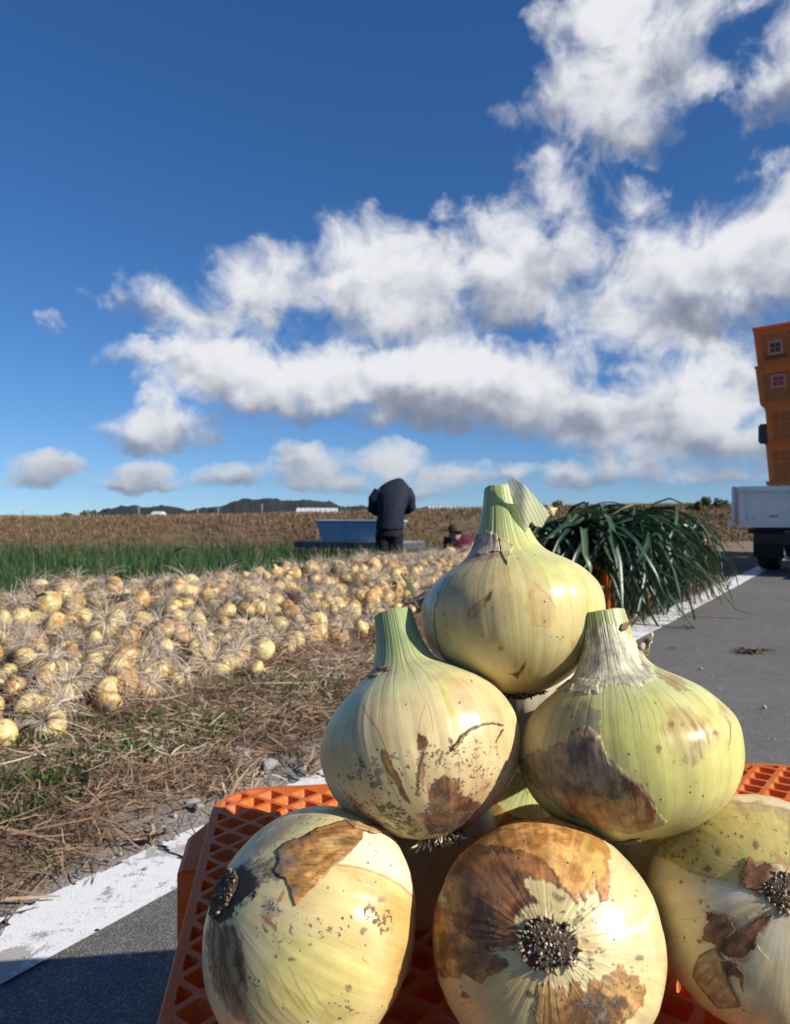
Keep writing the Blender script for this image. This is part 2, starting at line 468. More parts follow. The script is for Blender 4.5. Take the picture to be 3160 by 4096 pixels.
line = link('white_line', mesh_np('white_line', Vl, [Fl], M_PAINT, smooth=False)); tag(line, kind='structure')

# ---- far hills: wooded, a bumpy skyline
def hill_mesh(pts, d, depth, seed):
    xs = np.linspace(pts[0][0], pts[-1][0], 420)
    top = np.interp(xs, [p[0] for p in pts], [p[1] for p in pts])
    V = []; rows = 14
    for j in range(rows):
        f = j / (rows - 1)
        dd = d + depth * f
        for i, sx in enumerate(xs):
            w = W(sx, top[i], d + depth * .5)
            z = -3 + (w.z + 3) * math.sin(min(1, f * 2) * math.pi / 2) * (1 if f <= .5 else max(0, 1 - (f - .5) * 2))
            V.append((w.x * (dd / (d + depth * .5)) , dd, z))
    V = np.array(V)
    n = fbm(V * np.array([.12, .12, .5]) + seed, 4, seed) - .5
    V[:, 2] += n * 5.0 * sstep(V[:, 2], -1, 3)
    nx = len(xs); i = np.arange(rows - 1)[:, None] * nx + np.arange(nx - 1)[None]
    return V, np.stack([i, i + 1, i + nx + 1, i + nx], -1).reshape(-1, 4)
M_WOOD = simple('wooded_hillside', (.018, .024, .022), .95, scale=.12, col2=(.009, .012, .014), bump=.5)
Y0 = 2066
def hp(l): return [(x / .9912, 1900 + y / .9912) for x, y in l]
V, Fh = hill_mesh(hp([(355, 170), (385, 148), (430, 131), (500, 121), (560, 127), (640, 120), (700, 130), (745, 141), (790, 134), (850, 126), (1000, 150), (1100, 180)]), 620, 160, 3)
tag(link('hill', mesh_np('hill', V, [Fh], M_WOOD)), kind='structure')
V, Fh = hill_mesh(hp([(780, 180), (840, 140), (890, 117), (930, 107), (1000, 95), (1070, 92), (1120, 104), (1160, 103), (1200, 93), (1260, 103), (1330, 113), (1360, 128), (1400, 160), (1440, 190)]), 480, 150, 9)
tag(link('hill', mesh_np('hill', V, [Fh], M_WOOD)), kind='structure')
V, Fh = hill_mesh(hp([(1300, 175), (1370, 130), (1430, 120), (1480, 126), (1530, 140), (1600, 150), (1640, 133), (1690, 128), (1740, 140), (1820, 180)]), 560, 150, 12)
tag(link('hill', mesh_np('hill', V, [Fh], M_WOOD)), kind='structure')

# ---- greenhouses beyond the bank
M_GH = simple('greenhouse_film', (.62, .64, .66), .4, scale=1.5, var=.06); M_GHF = simple('greenhouse_frame', (.35, .36, .36), .5)
def greenhouse(sx0, sx1, sy, d, label, hgt=3.2):
    a, b = W(sx0, sy, d), W(sx1, sy, d)
    base_z = -1.0
    t = empty('greenhouse', ((a.x + b.x) / 2, d, base_z)); tag(t, label, 'greenhouse', 'greenhouses beyond the bank')
    L = (b.x - a.x) / 2; H = a.z - base_z; wd = 3.4
    prof = [(wd * math.cos(q), H * .55 + H * .45 * math.sin(q)) for q in np.linspace(0, math.pi, 9)]
    prof = [(wd, 0)] + prof + [(-wd, 0)]
    nb = 9
    V = [(-L + 2 * L * i / (nb - 1), y, z) for i in range(nb) for (y, z) in prof]; n = len(prof)
    fs = [(i * n + k, i * n + k + 1, (i + 1) * n + k + 1, (i + 1) * n + k) for i in range(nb - 1) for k in range(n - 1)]
    mb = MB(); mb.add(V, fs + [tuple(range(n))[::-1], tuple((nb - 1) * n + k for k in range(n))]); mb.build('film_cover', M_GH, t)
    fr = MB()
    for i in range(nb): fr.tube([(-L + 2 * L * i / (nb - 1), y * 1.01, z * 1.01 + .01) for y, z in prof], .06, 4)
    fr.build('hoop_frame', M_GHF, t)
greenhouse(1192, 1348, 2032, 150, 'long pale greenhouse left of the standing worker')
greenhouse(1712, 1826, 2023, 140, 'pale greenhouse to the right of the standing worker')
greenhouse(618, 652, 2047, 190, 'small white greenhouse under the left hill')
# ---- poles
M_POLE = simple('pole_concrete', (.30, .31, .32), .8)
for sx, sy, d, lab in [(555, 2026, 230, 'thin utility pole before the left hill'), (790, 2030, 260, 'faint utility pole in the dip between the hills'), (873, 2030, 260, 'utility pole at the left foot of the middle hill'), (1048, 2014, 230, 'utility pole before the middle hill'), (92, 2040, 300, 'utility pole near the left edge of the horizon')]:
    p = W(sx, sy, d)
    t = empty('utility_pole', (p.x, p.y, -1.2)); tag(t, lab, 'pole', 'utility poles on the skyline')
    H = p.z + 1.2
    mb = MB(); mb.tube([(0, 0, 0), (0, 0, H)], [.17, .11], 8); mb.build('mast', M_POLE, t)
    mb = MB(); mb.box((0, 0, H * .93), (1.5, .1, .1)); mb.box((0, 0, H * .82), (1.1, .1, .1)); mb.build('crossarm', M_POLE, t)

# ---- shrubs and far trees on the skyline
def leaf_cloud(n, rad, hgt, seed, size=.05, lobes=6):
    r_ = np.random.default_rng(seed)
    cs = r_.uniform(-1, 1, (lobes, 3)) * np.array([rad * .6, rad * .6, hgt * .35]) + np.array([0, 0, hgt * .58]); rs = r_.uniform(.32, .6, lobes) * rad
    k = r_.integers(0, lobes, n); d = r_.normal(size=(n, 3)); d /= np.linalg.norm(d, axis=1, keepdims=True)
    c = cs[k] + d * (rs[k] * r_.uniform(.55, 1.08, n))[:, None]
    a = r_.normal(size=(n, 3)); a /= np.linalg.norm(a, axis=1, keepdims=True); b = np.cross(a, d); b /= np.linalg.norm(b, axis=1, keepdims=True) + 1e-9
    s = size * r_.uniform(.6, 1.4, n)[:, None]
    V = np.stack([c - a * s, c + b * s * .5, c + a * s, c - b * s * .5], 1).reshape(-1, 3)
    return V, np.arange(4 * n).reshape(n, 4)
M_LEAFO = simple('olive_foliage', (.10, .10, .030), .7, scale=6, col2=(.045, .050, .016)); M_LEAFD = simple('dark_foliage', (.035, .045, .022), .8, scale=3, col2=(.014, .020, .012))
M_BARK = simple('bark', (.10, .075, .05), .9, scale=20)
def shrub(sx, sy_top, d, z0, rad, label, mat, n=700, cat='shrub', group=None, size=.05):
    p = W(sx, sy_top, d); h = max(.2, p.z - z0)
    t = empty('shrub' if cat == 'shrub' else 'tree', (p.x, d, z0)); tag(t, label, cat, group)
    V, Fq = leaf_cloud(n, rad, h, int(sx), size)
    V[:, 2] = np.maximum(V[:, 2] * (h / max(V[:, 2].max(), .01)), .02)
    o = link('crown', mesh_np('crown', V, [Fq], mat, smooth=False), t)
    mb = MB(); mb.tube([(0, 0, -.1), (.02, 0, h * .3), (0, .03, h * .6)], [rad * .10, rad * .07, rad * .03], 7)
    for q in range(4): an = q * 1.7; mb.tube([(.02, 0, h * .25), (math.cos(an) * rad * .4, math.sin(an) * rad * .4, h * .65)], [rad * .05, rad * .015], 5)
    mb.build('trunk', M_BARK, t)
g = 'small shrubs on top of the bank'
for sx, sy, d, rad, lab in [(2830, 1985, 18.6, .22, 'olive shrub on the bank left of the truck'), (2875, 1990, 18.8, .20, 'small olive shrub on the bank right beside the truck bed'), (2790, 2000, 18.4, .16, 'low olive shrub at the bank top, farther left of the truck'), (2230, 1998, 18.7, .13, 'little reddish shrub on the bank above the heap of leaves')]:
    shrub(sx, sy, d, float(terrain(*[np.array([q_]) for q_ in UV2((sx - CX) / F * d, d)])[0]), rad, lab, M_LEAFO, 420, 'shrub', g, .035)
shrub(347, 2036, 120, -1.2, 1.3, 'small round green tree at the left end of the far hills', M_LEAFO, 500, 'tree', 'far trees on the skyline', .28)
shrub(255, 2048, 130, -1.2, 1.7, 'dark flat clump of trees at far left on the skyline', M_LEAFD, 600, 'tree', 'far trees on the skyline', .3)

# ---- dry grass on the bank
def blades(n, place, hlo, hhi, wid, seed, lean=.35, segs=1):
    r_ = np.random.default_rng(seed)
    b = place(r_, n); n = len(b)
    h = r_.uniform(hlo, hhi, n); an = r_.uniform(0, 2 * np.pi, n); le = np.abs(r_.normal(0, lean, n)); la = r_.uniform(0, 2 * np.pi, n)
    side = np.stack([np.cos(an), np.sin(an), 0 * an], 1) * wid * r_.uniform(.6, 1.3, n)[:, None]
    dirn = np.stack([np.cos(la) * le, np.sin(la) * le, np.ones(n)], 1); dirn /= np.linalg.norm(dirn, axis=1, keepdims=True)
    out = []; 
    if segs == 1:
        V = np.stack([b - side, b + side, b + dirn * h[:, None]], 1).reshape(-1, 3)
        return V, np.arange(3 * n).reshape(n, 3), np.repeat(r_.random(n), 3)
    lat = np.stack([np.cos(la), np.sin(la), 0 * la], 1)
    P = []
    for k in range(segs + 1):
        f = k / segs
        c = b + dirn * (h * f)[:, None] + lat * (h * le * f * f * .9)[:, None] - np.array([0, 0, 1]) * (h * le * f ** 3 * .5)[:, None]
        w = side * (1 - .85 * f ** 1.5)
        P += [c - w, c + w]
    V = np.stack(P, 1).reshape(-1, 3); m_ = 2 * (segs + 1)
    q = np.array([(2 * k, 2 * k + 1, 2 * k + 3, 2 * k + 2) for k in range(segs)])
    Fq = (np.arange(n)[:, None, None] * m_ + q[None]).reshape(-1, 4)
    return V, Fq, np.repeat(r_.random(n), m_)
def rnd_material(name, stops, rough=.7, scale=30, spec=.4, translucent=0.0):
    m, nt, b = material(name)
    f = nt.attr('rnd', 'Fac'); obj = nt.n('ShaderNodeTexCoord').outputs['Object']
    c = nt.ramp(f, stops)
    c = nt.mix(1.0, c, nt.ramp(nt.noise(obj, scale, 4, .6), [(.3, (.72, .72, .72)), (.7, (1.2, 1.2, 1.2))]), 'MULTIPLY')
    nt.put(b.inputs['Base Color'], c); b.inputs['Roughness'].default_value = rough; b.inputs['Specular IOR Level'].default_value = spec
    if translucent:
        tr = nt.n('ShaderNodeBsdfTranslucent'); nt.put(tr.inputs[0], c)
        mx_ = nt.n('ShaderNodeMixShader'); mx_.inputs[0].default_value = translucent
        m.node_tree.links.new(b.outputs[0], mx_.inputs[1]); m.node_tree.links.new(tr.outputs[0], mx_.inputs[2])
        m.node_tree.links.new(mx_.outputs[0], m.node_tree.nodes['Material Output'].inputs[0])
    return m
def place_bank(r_, n):
    y = r_.uniform(15.6, 21, n); x = r_.uniform(-.56, .54, n) * y
    y = y + .04 * x
    u, v = UV2(x, y); k = u > .25
    x, y, u, v = x[k], y[k], u[k], v[k]
    dens = fbm(np.stack([x * 1.2, y * 1.2, 0 * x], 1), 3, 33); kk = r_.random(len(x)) < sstep(dens, .25, .6)
    return np.stack([x[kk], y[kk], terrain(u[kk], v[kk]) - .01], 1)
V, Fq, rn = blades(80000, place_bank, .04, .13, .011, 4, .9)
gx_ = fbm(V * .5, 3, 91)
rn = np.clip(rn * .75 + (gx_ - .5) * 1.2 + .12, 0, 1)
M_DRY = rnd_material('dry_bank_grass', [(0, (.10, .062, .034)), (.35, (.20, .125, .065)), (.62, (.30, .20, .11)), (.8, (.13, .115, .045)), (1, (.075, .088, .028))], .85, 3)
o = link('dry_grass', mesh_np('dry_grass', V, [Fq], M_DRY, {'rnd': rn}, False)); tag(o, 'brown dry grass covering the bank', 'grass', kind='stuff')

def place_scrub(r_, n):
    x = r_.uniform(3.6, 10.5, n); y = r_.uniform(15.9, 21.5, n); u, v = UV2(x, y); k = u > .15
    x, y, u, v = x[k], y[k], u[k], v[k]
    return np.stack([x, y, terrain(u, v) - .01], 1)
V, Fq, rn = blades(20000, place_scrub, .03, .13, .012, 14, .9)
o = link('scrub', mesh_np('scrub', V, [Fq], M_DRY, {'rnd': np.clip(.25 + .75 * rn + (fbm(V * .9, 3, 17) - .5) * 1.0, 0, 1)}, False)); tag(o, 'olive brown scrub on the bank left of the truck', 'scrub', kind='stuff')
# ---- the standing crop
def place_leek(r_, n):
    d = 4.2 * (16.0 / 4.2) ** r_.random(n); x = r_.uniform(-.58, .16, n) * d
    u, v = UV2(x, d)
    row = np.round(u / .22) * .22 + r_.normal(0, .05, n); k = (row > 2.75) & (d < 15.9 + .04 * x)
    u2, v2 = row[k], v[k]; x, y = P2(u2, v2)
    return np.stack([x, y, terrain(u2, v2) - .01], 1)
V, Fq, rn = blades(26000, place_leek, .34, .62, .0085, 6, .34, 3)
M_LEEK = rnd_material('leek_leaf', [(0, (.016, .042, .014)), (.5, (.030, .074, .022)), (.85, (.058, .11, .032)), (.97, (.11, .14, .04)), (1, (.28, .22, .09))], .55, 9, .3, .15)
o = link('leek_crop', mesh_np('leek_crop', V, [Fq], M_LEEK, {'rnd': rn}, True)); tag(o, 'dark green leaf crop standing in the field', 'crop', kind='stuff')
# ================================================================== truck, crates, workers, cart
def orange_plastic(name='orange_plastic', base=(.95, .25, .02), dust=.35, mesh=False):
    m, nt, b = material(name)
    obj = nt.n('ShaderNodeTexCoord').outputs['Object']
    n = nt.noise(obj, 30, 5, .6); f = nt.noise(obj, 260, 4, .65)
    c = nt.mix(nt.ss(n, .3, .7), tuple(q * .86 for q in base), base)
    if mesh:
        g = nt.sep(obj)
        br = nt.n('ShaderNodeTexBrick'); br.inputs['Scale'].default_value = 1
        vv = nt.vor(obj, 62, 'DISTANCE_TO_EDGE', 'Distance', rand=.35)
        c = nt.mix(nt.ss(vv, .10, .22), c, tuple(q * .40 for q in base))
    c = nt.mix(nt.m('MULTIPLY', nt.ss(nt.m('ADD', nt.m('MULTIPLY', n, .6), nt.m('MULTIPLY', f, .4)), .42, .72), dust), c, (.40, .31, .23))
    nt.put(b.inputs['Base Color'], c)
    b.inputs['Roughness'].default_value = .45
    nt.put(b.inputs['Normal'], nt.bump(f, .25, .001))
    tr = nt.n('ShaderNodeBsdfTranslucent'); nt.put(tr.inputs[0], c)
    mx_ = nt.n('ShaderNodeMixShader'); mx_.inputs[0].default_value = .36
    m.node_tree.links.new(b.outputs[0], mx_.inputs[1]); m.node_tree.links.new(tr.outputs[0], mx_.inputs[2])
    m.node_tree.links.new(mx_.outputs[0], m.node_tree.nodes['Material Output'].inputs[0])
    return m
M_OR = orange_plastic(); M_ORM = orange_plastic('orange_plastic_mesh', (.78, .26, .05), .3, True)
M_LBL = simple('label_backing', (.50, .26, .15), .6, var=.04); M_INKB = simple('dark_ink', (.016, .018, .035), .6); M_INKR = simple('red_ink', (.42, .012, .055), .6)
M_SLOT = simple('slot_shadow_plastic', (.22, .05, .012), .7)

def crate_meshes(L, D, H, tap):
    """upright orange harvest crate: returns list of (name, mesh). Walls taper inwards to the floor."""
    def pt(x, y, z): k = tap + (1 - tap) * z / H; return (x * k, y * k, z)
    out = []
    for side in range(4):
        mb = MB(); mm = MB(); al = L if side % 2 == 0 else D; ot = D if side % 2 == 0 else L
        def q(a, o, z): 
            a_, o_ = a, -ot / 2 + o
            if side == 0: return pt(a_, o_, z)
            if side == 1: return pt(-o_, a_, z)
            if side == 2: return pt(-a_, -o_, z)
            return pt(o_, -a_, z)
        def bar(a0, a1, z0, z1, o0, o1):
            mb.quad8([q(a0, o0, z0), q(a1, o0, z0), q(a1, o1, z0), q(a0, o1, z0)], [q(a0, o0, z1), q(a1, o0, z1), q(a1, o1, z1), q(a0, o1, z1)])
        h = al / 2
        mm.quad8([q(-h + .03, .010, .02), q(h - .03, .010, .02), q(h - .03, .013, .02), q(-h + .03, .013, .02)], [q(-h + .03, .010, H - .03), q(h - .03, .010, H - .03), q(h - .03, .013, H - .03), q(-h + .03, .013, H - .03)])
        bar(-h + .004, -h + .055, .0, H - .022, .002, .016); bar(h - .055, h - .004, .0, H - .022, .002, .016)
        bar(-h - .004, h + .004, H - .022, H, -.004, .018)
        bar(-h + .055, h - .055, H - .085, H - .0225, .004, .015)
        bar(-h + .055, h - .055, .0, .028, .003, .016); bar(-h + .055, h - .055, H * .48, H * .48 + .012, .005, .015)
        for f in (-.30, -.10, .10, .30): bar(al * f - .006, al * f + .006, .0283, H * .4795, .0055, .0145); bar(al * f - .006, al * f + .006, H * .48 + .0125, H - .0855, .0055, .0145)
        if side % 2 == 0:
            for s_ in (-1, 1):
                bar(s_ * al * .34 - .02, s_ * al * .34 + .02, H - .040, H - .0225, -.003, .0035)
        out.append(('side_panel', mb.mesh('side_panel', M_OR)) ); out.append(('mesh_panel', mm.mesh('mesh_panel', M_ORM)))
    fb = MB(); k = tap
    fb.box((0, 0, .006), (L * k * .97, D * k * .97, .010)); out.append(('crate_floor', fb.mesh('crate_floor', M_ORM)))
    return out, pt
TL, TD, TH = .60, .42, .365
T_PARTS, T_PT = crate_meshes(TL, TD, TH, .925)
G_PARTS, G_PT = crate_meshes(.52, .36, .31, .95)
def put_crate(parts, mat4, label, group):
    t = empty('harvest_crate', (0, 0, 0)); t.matrix_world = mat4
    tag(t, label, 'crate', group)
    last = None
    for nm, me in parts:
        o = bpy.data.objects.new(nm, me); COL.objects.link(o)
        o.parent = last if nm == 'mesh_panel' else t
        last = o if nm == 'side_panel' else last
    return t

HEAD = math.radians(32)                     # the truck points along the road
hd = Vector((math.sin(HEAD), math.cos(HEAD), 0)); ur = Vector((math.cos(HEAD), -math.sin(HEAD), 0)); UP = Vector((0, 0, 1))
G0 = Vector(((2955 - CX) / F * 7.3, 7.3, 0))
M_WHITE = simple('truck_white_paint', (.62, .63, .63), .35, var=.04, scale=8); M_BLK = simple('black_rubber', (.012, .012, .013), .7); M_STEEL = simple('grey_steel', (.25, .26, .27), .45, metal=.6)
M_CHAS = simple('chassis_black', (.012, .012, .014), .6); M_GLASS = simple('dark_glass', (.02, .025, .03), .08); M_LAMP = simple('red_lens', (.35, .01, .01), .2); M_CAB = M_WHITE
truck = empty('small_truck', G0, -HEAD)
tag(truck, 'white flatbed truck loaded with orange crates, seen from behind', 'truck')
BW, BL = 1.62, 2.9
mb = MB(); zb, zt = .45, .84
mb.box((BW / 2, .012, (zb + zt) / 2), (BW, .024, zt - zb))
mb.build('tail_gate', M_WHITE, truck, bevel=.004)
tg = truck.children[-1]
mb = MB(); mb.box((BW / 2, -.010, zt - .03), (BW, .020, .045)); mb.box((BW / 2, -.006, zb + .018), (BW, .012, .03)); mb.box((.03, -.006, (zb + zt) / 2), (.055, .012, zt - zb - .12)); mb.box((BW - .03, -.006, (zb + zt) / 2), (.055, .012, zt - zb - .12)); mb.box((BW / 2, -.004, zt - .085), (BW - .14, .008, .03))
mb.build('gate_frame', M_WHITE, tg, bevel=.003)
for x_ in (.075, .135, 1.3, 1.38): 
    m_ = MB(); m_.tube([(x_, -.014, zb + .085), (x_, -.0, zb + .085)], .013, 10); m_.build('bolt', M_WHITE, tg, True)
for x_ in (.34, .46, 1.2): 
    m_ = MB(); m_.box((x_, .0, zt + .008), (.09, .03, .016)); m_.build('latch', M_STEEL, tg, bevel=.003)
m_ = MB(); m_.box((.30, -.0015, zb + .105), (.07, .003, .016)); m_.build('sticker', simple('faded_sticker', (.20, .13, .15), .6), tg)
for x_, nm in ((-.055, 'side_gate'), (BW + .03, 'side_gate')):
    mb = MB(); mb.box((x_, .03 + BL / 2, (zb + zt) / 2 + .02), (.026, BL, zt - zb - .04)); o = mb.build(nm, M_WHITE, truck, bevel=.004)
    mb = MB(); mb.box((x_ + (-.02 if x_ < 0 else .02), .05, zb + .035), (.05, .06, .06)); mb.build('hinge', M_WHITE, o, bevel=.005)
mb = MB(); mb.box((BW / 2, .04 + BL / 2, zb + .035), (BW - .02, BL, .05)); mb.build('bed_floor', M_STEEL, truck)
mb = MB(); mb.box((.018, .04, (zb + zt) / 2), (.03, .03, zt - zb)); mb.box((BW - .018, .04, (zb + zt) / 2), (.03, .03, zt - zb)); mb.build('corner_post', M_CHAS, truck)
mb = MB()
for x_ in (.45, BW - .45): mb.box((x_, BL / 2 + .4, .36), (.08, BL + 1.5, .12))
for k in range(5): mb.box((BW / 2, .25 + k * .62, .415), (BW - .1, .06, .05))
mb.box((BW / 2, .10, .345), (BW - .25, .05, .09)); mb.box((BW / 2, 1.05, .30), (BW - .3, .12, .12)); mb.build('chassis', M_CHAS, truck)
mb = MB(); mb.box((.19, .62, .30), (.28, .012, .32)); mb.build('mud_flap', M_BLK, truck); mb = MB(); mb.box((BW - .19, .62, .30), (.28, .012, .32)); mb.build('mud_flap', M_BLK, truck)
def wheel(x_, y_, r=.30, w=.20):
    m_ = MB(); prof = [(r * .62, -w / 2), (r * .93, -w / 2), (r, -w * .36), (r, w * .36), (r * .93, w / 2), (r * .62, w / 2)]; n = 28
    vs = [(a, rr * math.cos(2 * math.pi * k / n), rr * math.sin(2 * math.pi * k / n)) for k in range(n) for rr, a in prof]; q = len(prof)
    fs = [(k * q + j, k * q + (j + 1) % q, ((k + 1) % n) * q + (j + 1) % q, ((k + 1) % n) * q + j) for k in range(n) for j in range(q)]
    wh = empty('wheel', (x_, y_, r)); wh.parent = truck
    m_.add(vs, fs); m_.build('tyre', M_BLK, wh, True)
    m_ = MB(); m_.tube([(-w * .3, 0, 0), (w * .3, 0, 0)], r * .61, 20); m_.tube([(-w * .42, 0, 0), (w * .42, 0, 0)], r * .2, 12); m_.build('rim', M_STEEL, wh)
for x_ in (.16, BW - .16): wheel(x_, 1.05); wheel(x_, BL + .95)
# cab
cab = MB(); y0, y1 = BL + .25, BL + 1.75
prof = [(y0, .42), (y0, 1.78), (y1 - .55, 1.80), (y1 - .05, 1.12), (y1, .95), (y1, .42)]
vs = [(x_, yy, zz) for x_ in (.03, BW - .03) for yy, zz in prof]; n = len(prof)
cab.add(vs, [tuple(range(n)), tuple(range(2 * n - 1, n - 1, -1))] + [(k, (k + 1) % n, n + (k + 1) % n, n + k) for k in range(n)])
cab.build('cab', M_CAB, truck, bevel=.03)
m_ = MB(); m_.box((BW / 2, y0 - .004, 1.45), (1.15, .012, .42)); m_.build('rear_window', M_GLASS, truck, bevel=.01)
for x_ in (.024, BW - .024):
    m_ = MB(); m_.add([(x_ + e, yy, zz) for e in (-.006, .006) for yy, zz in ((y0 + .2, 1.16), (y0 + .2, 1.68), (y1 - .62, 1.68), (y1 - .22, 1.16))], [(0, 1, 2, 3), (7, 6, 5, 4), (0, 4, 5, 1), (1, 5, 6, 2), (2, 6, 7, 3), (3, 7, 4, 0)]); d_ = m_.build('door_window', M_GLASS, truck)
# wing mirror on the left, the only piece of the cab that shows
p_m = W(3062, 1735, 10.0); loc = Matrix.Rotation(HEAD, 3, 'Z') @ (p_m - G0)
m_ = MB(); m_.box(tuple(loc), (.17, .06, .26)); mir = m_.build('wing_mirror', simple('mirror_housing', (.02, .022, .025), .35), truck, bevel=.02)
m_ = MB(); m_.box((loc.x, loc.y - .032, loc.z), (.135, .006, .21)); m_.build('mirror_glass', simple('mirror_back', (.03, .036, .04), .35), mir)
m_ = MB(); m_.tube([(loc.x + .05, loc.y, loc.z), (.06, loc.y + .12, loc.z - .1)], .012, 6); m_.build('mirror_arm', M_CHAS, mir)

# load: one leaning stack of five crates at the tail
lean = Matrix.Rotation(math.radians(-1.3), 4, 'Y')
base = Matrix.Translation(G0) @ Matrix.Rotation(-HEAD, 4, 'Z') @ Matrix.Translation((.235 + TL / 2, .075 + TD / 2, .525)) @ lean
names = ['lowest crate on the truck, mostly hidden behind the tail gate', 'second lowest orange crate of the stack on the truck', 'middle orange crate of the stack on the truck', 'orange crate with a red label on the truck', 'topmost orange crate on the truck, with a dark blue label']
for k in range(5):
    t_ = base @ Matrix.Translation((-.062 * (k >= 3) - .012 * (k == 4), 0, k * (TH + .003))) @ Matrix.Rotation(math.radians(-1.8 * (k >= 3)), 4, 'Y')
    cr = put_crate(T_PARTS, t_, names[k], 'orange harvest crates stacked on the truck')
    if k >= 3:
        s_ = 1 if k == 4 else -1
        xl = -.115 if k == 4 else -.105
        zc_ = .15 if k == 4 else TH - .165
        kk_ = .925 + .075 * zc_ / TH; yf = -TD / 2 * kk_ + .0035
        m_ = MB(); m_.box((xl, yf, zc_), (.125, .004, .13)); lb = m_.build('label', M_LBL, cr)
        ink = MB()
        for gx in (-1, 1):
            for gz in (-1, 1):
                cx_, cz_ = xl + gx * .023, zc_ + gz * .023
                # four close written characters, strokes across and down
                for s in (-.013, 0, .013): ink.box((cx_, yf - .003, cz_ + s), (.041, .002, .0085))
                for s in (-.012, .011 * gz): ink.box((cx_ + s, yf - .0045, cz_), (.009, .002, .041))
        ink.build('lettering', M_INKB if k == 4 else M_INKR, lb)
        m_ = MB(); m_.box((xl, yf, zc_ - s_ * .085), (.17, .005, .028)); m_.build('slot', M_SLOT, cr)

# ---- workers
def body_remesh(mb, name, mat, parent, vox=.018, smooth=2):
    me = mb.mesh(name + '_raw', None)
    o = bpy.data.objects.new(name + '_raw', me); COL.objects.link(o)
    md = o.modifiers.new('r', 'REMESH'); md.mode = 'VOXEL'; md.voxel_size = vox
    sm = o.modifiers.new('s', 'SMOOTH'); sm.iterations = smooth * 3; sm.factor = .5
    dg = bpy.context.evaluated_depsgraph_get(); dg.update()
    new = bpy.data.meshes.new_from_object(o.evaluated_get(dg)); new.name = name
    bpy.data.objects.remove(o, do_unlink=True)
    new.polygons.foreach_set('use_smooth', [True] * len(new.polygons))
    new.materials.clear(); new.materials.append(mat)
    return link(name, new, parent)
def ell(mb, c, r, n=14):
    vs = []; 
    for i in range(n + 1):
        t = math.pi * i / n
        for k in range(n): a = 2 * math.pi * k / n; vs.append((c[0] + r[0] * math.sin(t) * math.cos(a), c[1] + r[1] * math.sin(t) * math.sin(a), c[2] + r[2] * math.cos(t)))
    mb.add(vs, [(i * n + k, (i + 1) * n + k, (i + 1) * n + (k + 1) % n, i * n + (k + 1) % n) for i in range(n) for k in range(n)])
def loft(mb, secs, n=18):
    vs = []
    for (x, y, z, rx, ry) in secs:
        for k in range(n): a = 2 * math.pi * k / n; vs.append((x + rx * math.cos(a), y + ry * math.sin(a), z))
    m = len(secs)
    mb.add(vs, [(i * n + k, i * n + (k + 1) % n, (i + 1) * n + (k + 1) % n, (i + 1) * n + k) for i in range(m - 1) for k in range(n)] + [tuple(range(n))[::-1], tuple((m - 1) * n + k for k in range(n))])
def hand(mb, w, d, s=1.0):
    """palm, four fingers and a thumb from the wrist w along d"""
    w = Vector(w); d = Vector(d).normalized(); side = d.cross(Vector((0, 0, 1))).normalized(); dn = d.cross(side).normalized()
    ell(mb, tuple(w + d * .045 * s), (.035 * s, .035 * s, .030 * s), 8)
    for i, L in enumerate((.065, .075, .07, .055)):
        b = w + d * .07 * s + side * (i - 1.5) * .019 * s
        mb.tube([b, b + d * L * .5 * s + dn * .012, b + d * L * .8 * s + dn * .035], [.0095 * s, .009 * s, .007 * s], 6)
    b = w + d * .03 * s - side * .03 * s
    mb.tube([b, b - side * .02 * s + d * .025 * s, b - side * .02 * s + d * .05 * s + dn * .015], [.011 * s, .010 * s, .008 * s], 6)
def cloth(name, c, c2):
    m, nt, b = material(name); obj = nt.n('ShaderNodeTexCoord').outputs['Object']
    f = nt.noise(nt.v('MULTIPLY', obj, (1, 1, .55)), 9, 5, .6, .8)
    nt.put(b.inputs['Base Color'], nt.mix(nt.ss(f, .3, .7), c2, c)); b.inputs['Roughness'].default_value = .8; b.inputs['Specular IOR Level'].default_value = .25
    nt.put(b.inputs['Normal'], nt.bump(f, .45, .03)); return m
M_NAVY = cloth('navy_raincoat', (.016, .021, .040), (.008, .011, .023)); M_TROU = cloth('black_trousers', (.012, .011, .014), (.006, .006, .008)); M_SKINP = simple('human_skin', (.45, .27, .19), .55); M_HAIR = simple('dark_hair', (.012, .010, .010), .5); M_BOOT = simple('rubber_boot', (.02, .02, .022), .45)
M_MAG = cloth('maroon_jacket', (.13, .012, .045), (.065, .007, .025)); M_HATB = cloth('olive_brown_hat', (.085, .060, .032), (.05, .035, .02)); M_DPUR = cloth('dark_purple_trousers', (.030, .012, .022), (.014, .006, .012))
fx, fy = (1563.5 - CX) / F * 11.0, 11.0
fz = float(terrain(*UV2(np.array([fx]), np.array([fy])))[0])
wk = empty('person', (fx, fy, fz), 0.0)
tag(wk, 'person in a dark navy hooded raincoat bowed over beside the blue tub', 'person')
dz = .555 + (2065 - 1910) / 280.0 - fz - 1.51
def zz(pts): return [(a, b, c + dz, *r) for a, b, c, *r in pts]
mb = MB(); loft(mb, zz([(-.02, 0, .79, .14, .10), (0, .01, 1.0, .14, .10), (.03, .06, 1.25, .15, .10), (.07, .13, 1.38, .10, .08)]))
mb.tube(zz([(.07, .13, 1.36), (.10, .24, 1.40)]), [.055, .05], 10); ell(mb, (.11, .29, 1.38 + dz), (.078, .095, .105))
ell(mb, (.11, .385, 1.35 + dz), (.014, .022, .026), 8)                                        # nose
for s_ in (-1, 1): ell(mb, (.11 + s_ * .08, .29, 1.375 + dz), (.012, .022, .032), 8)          # ears
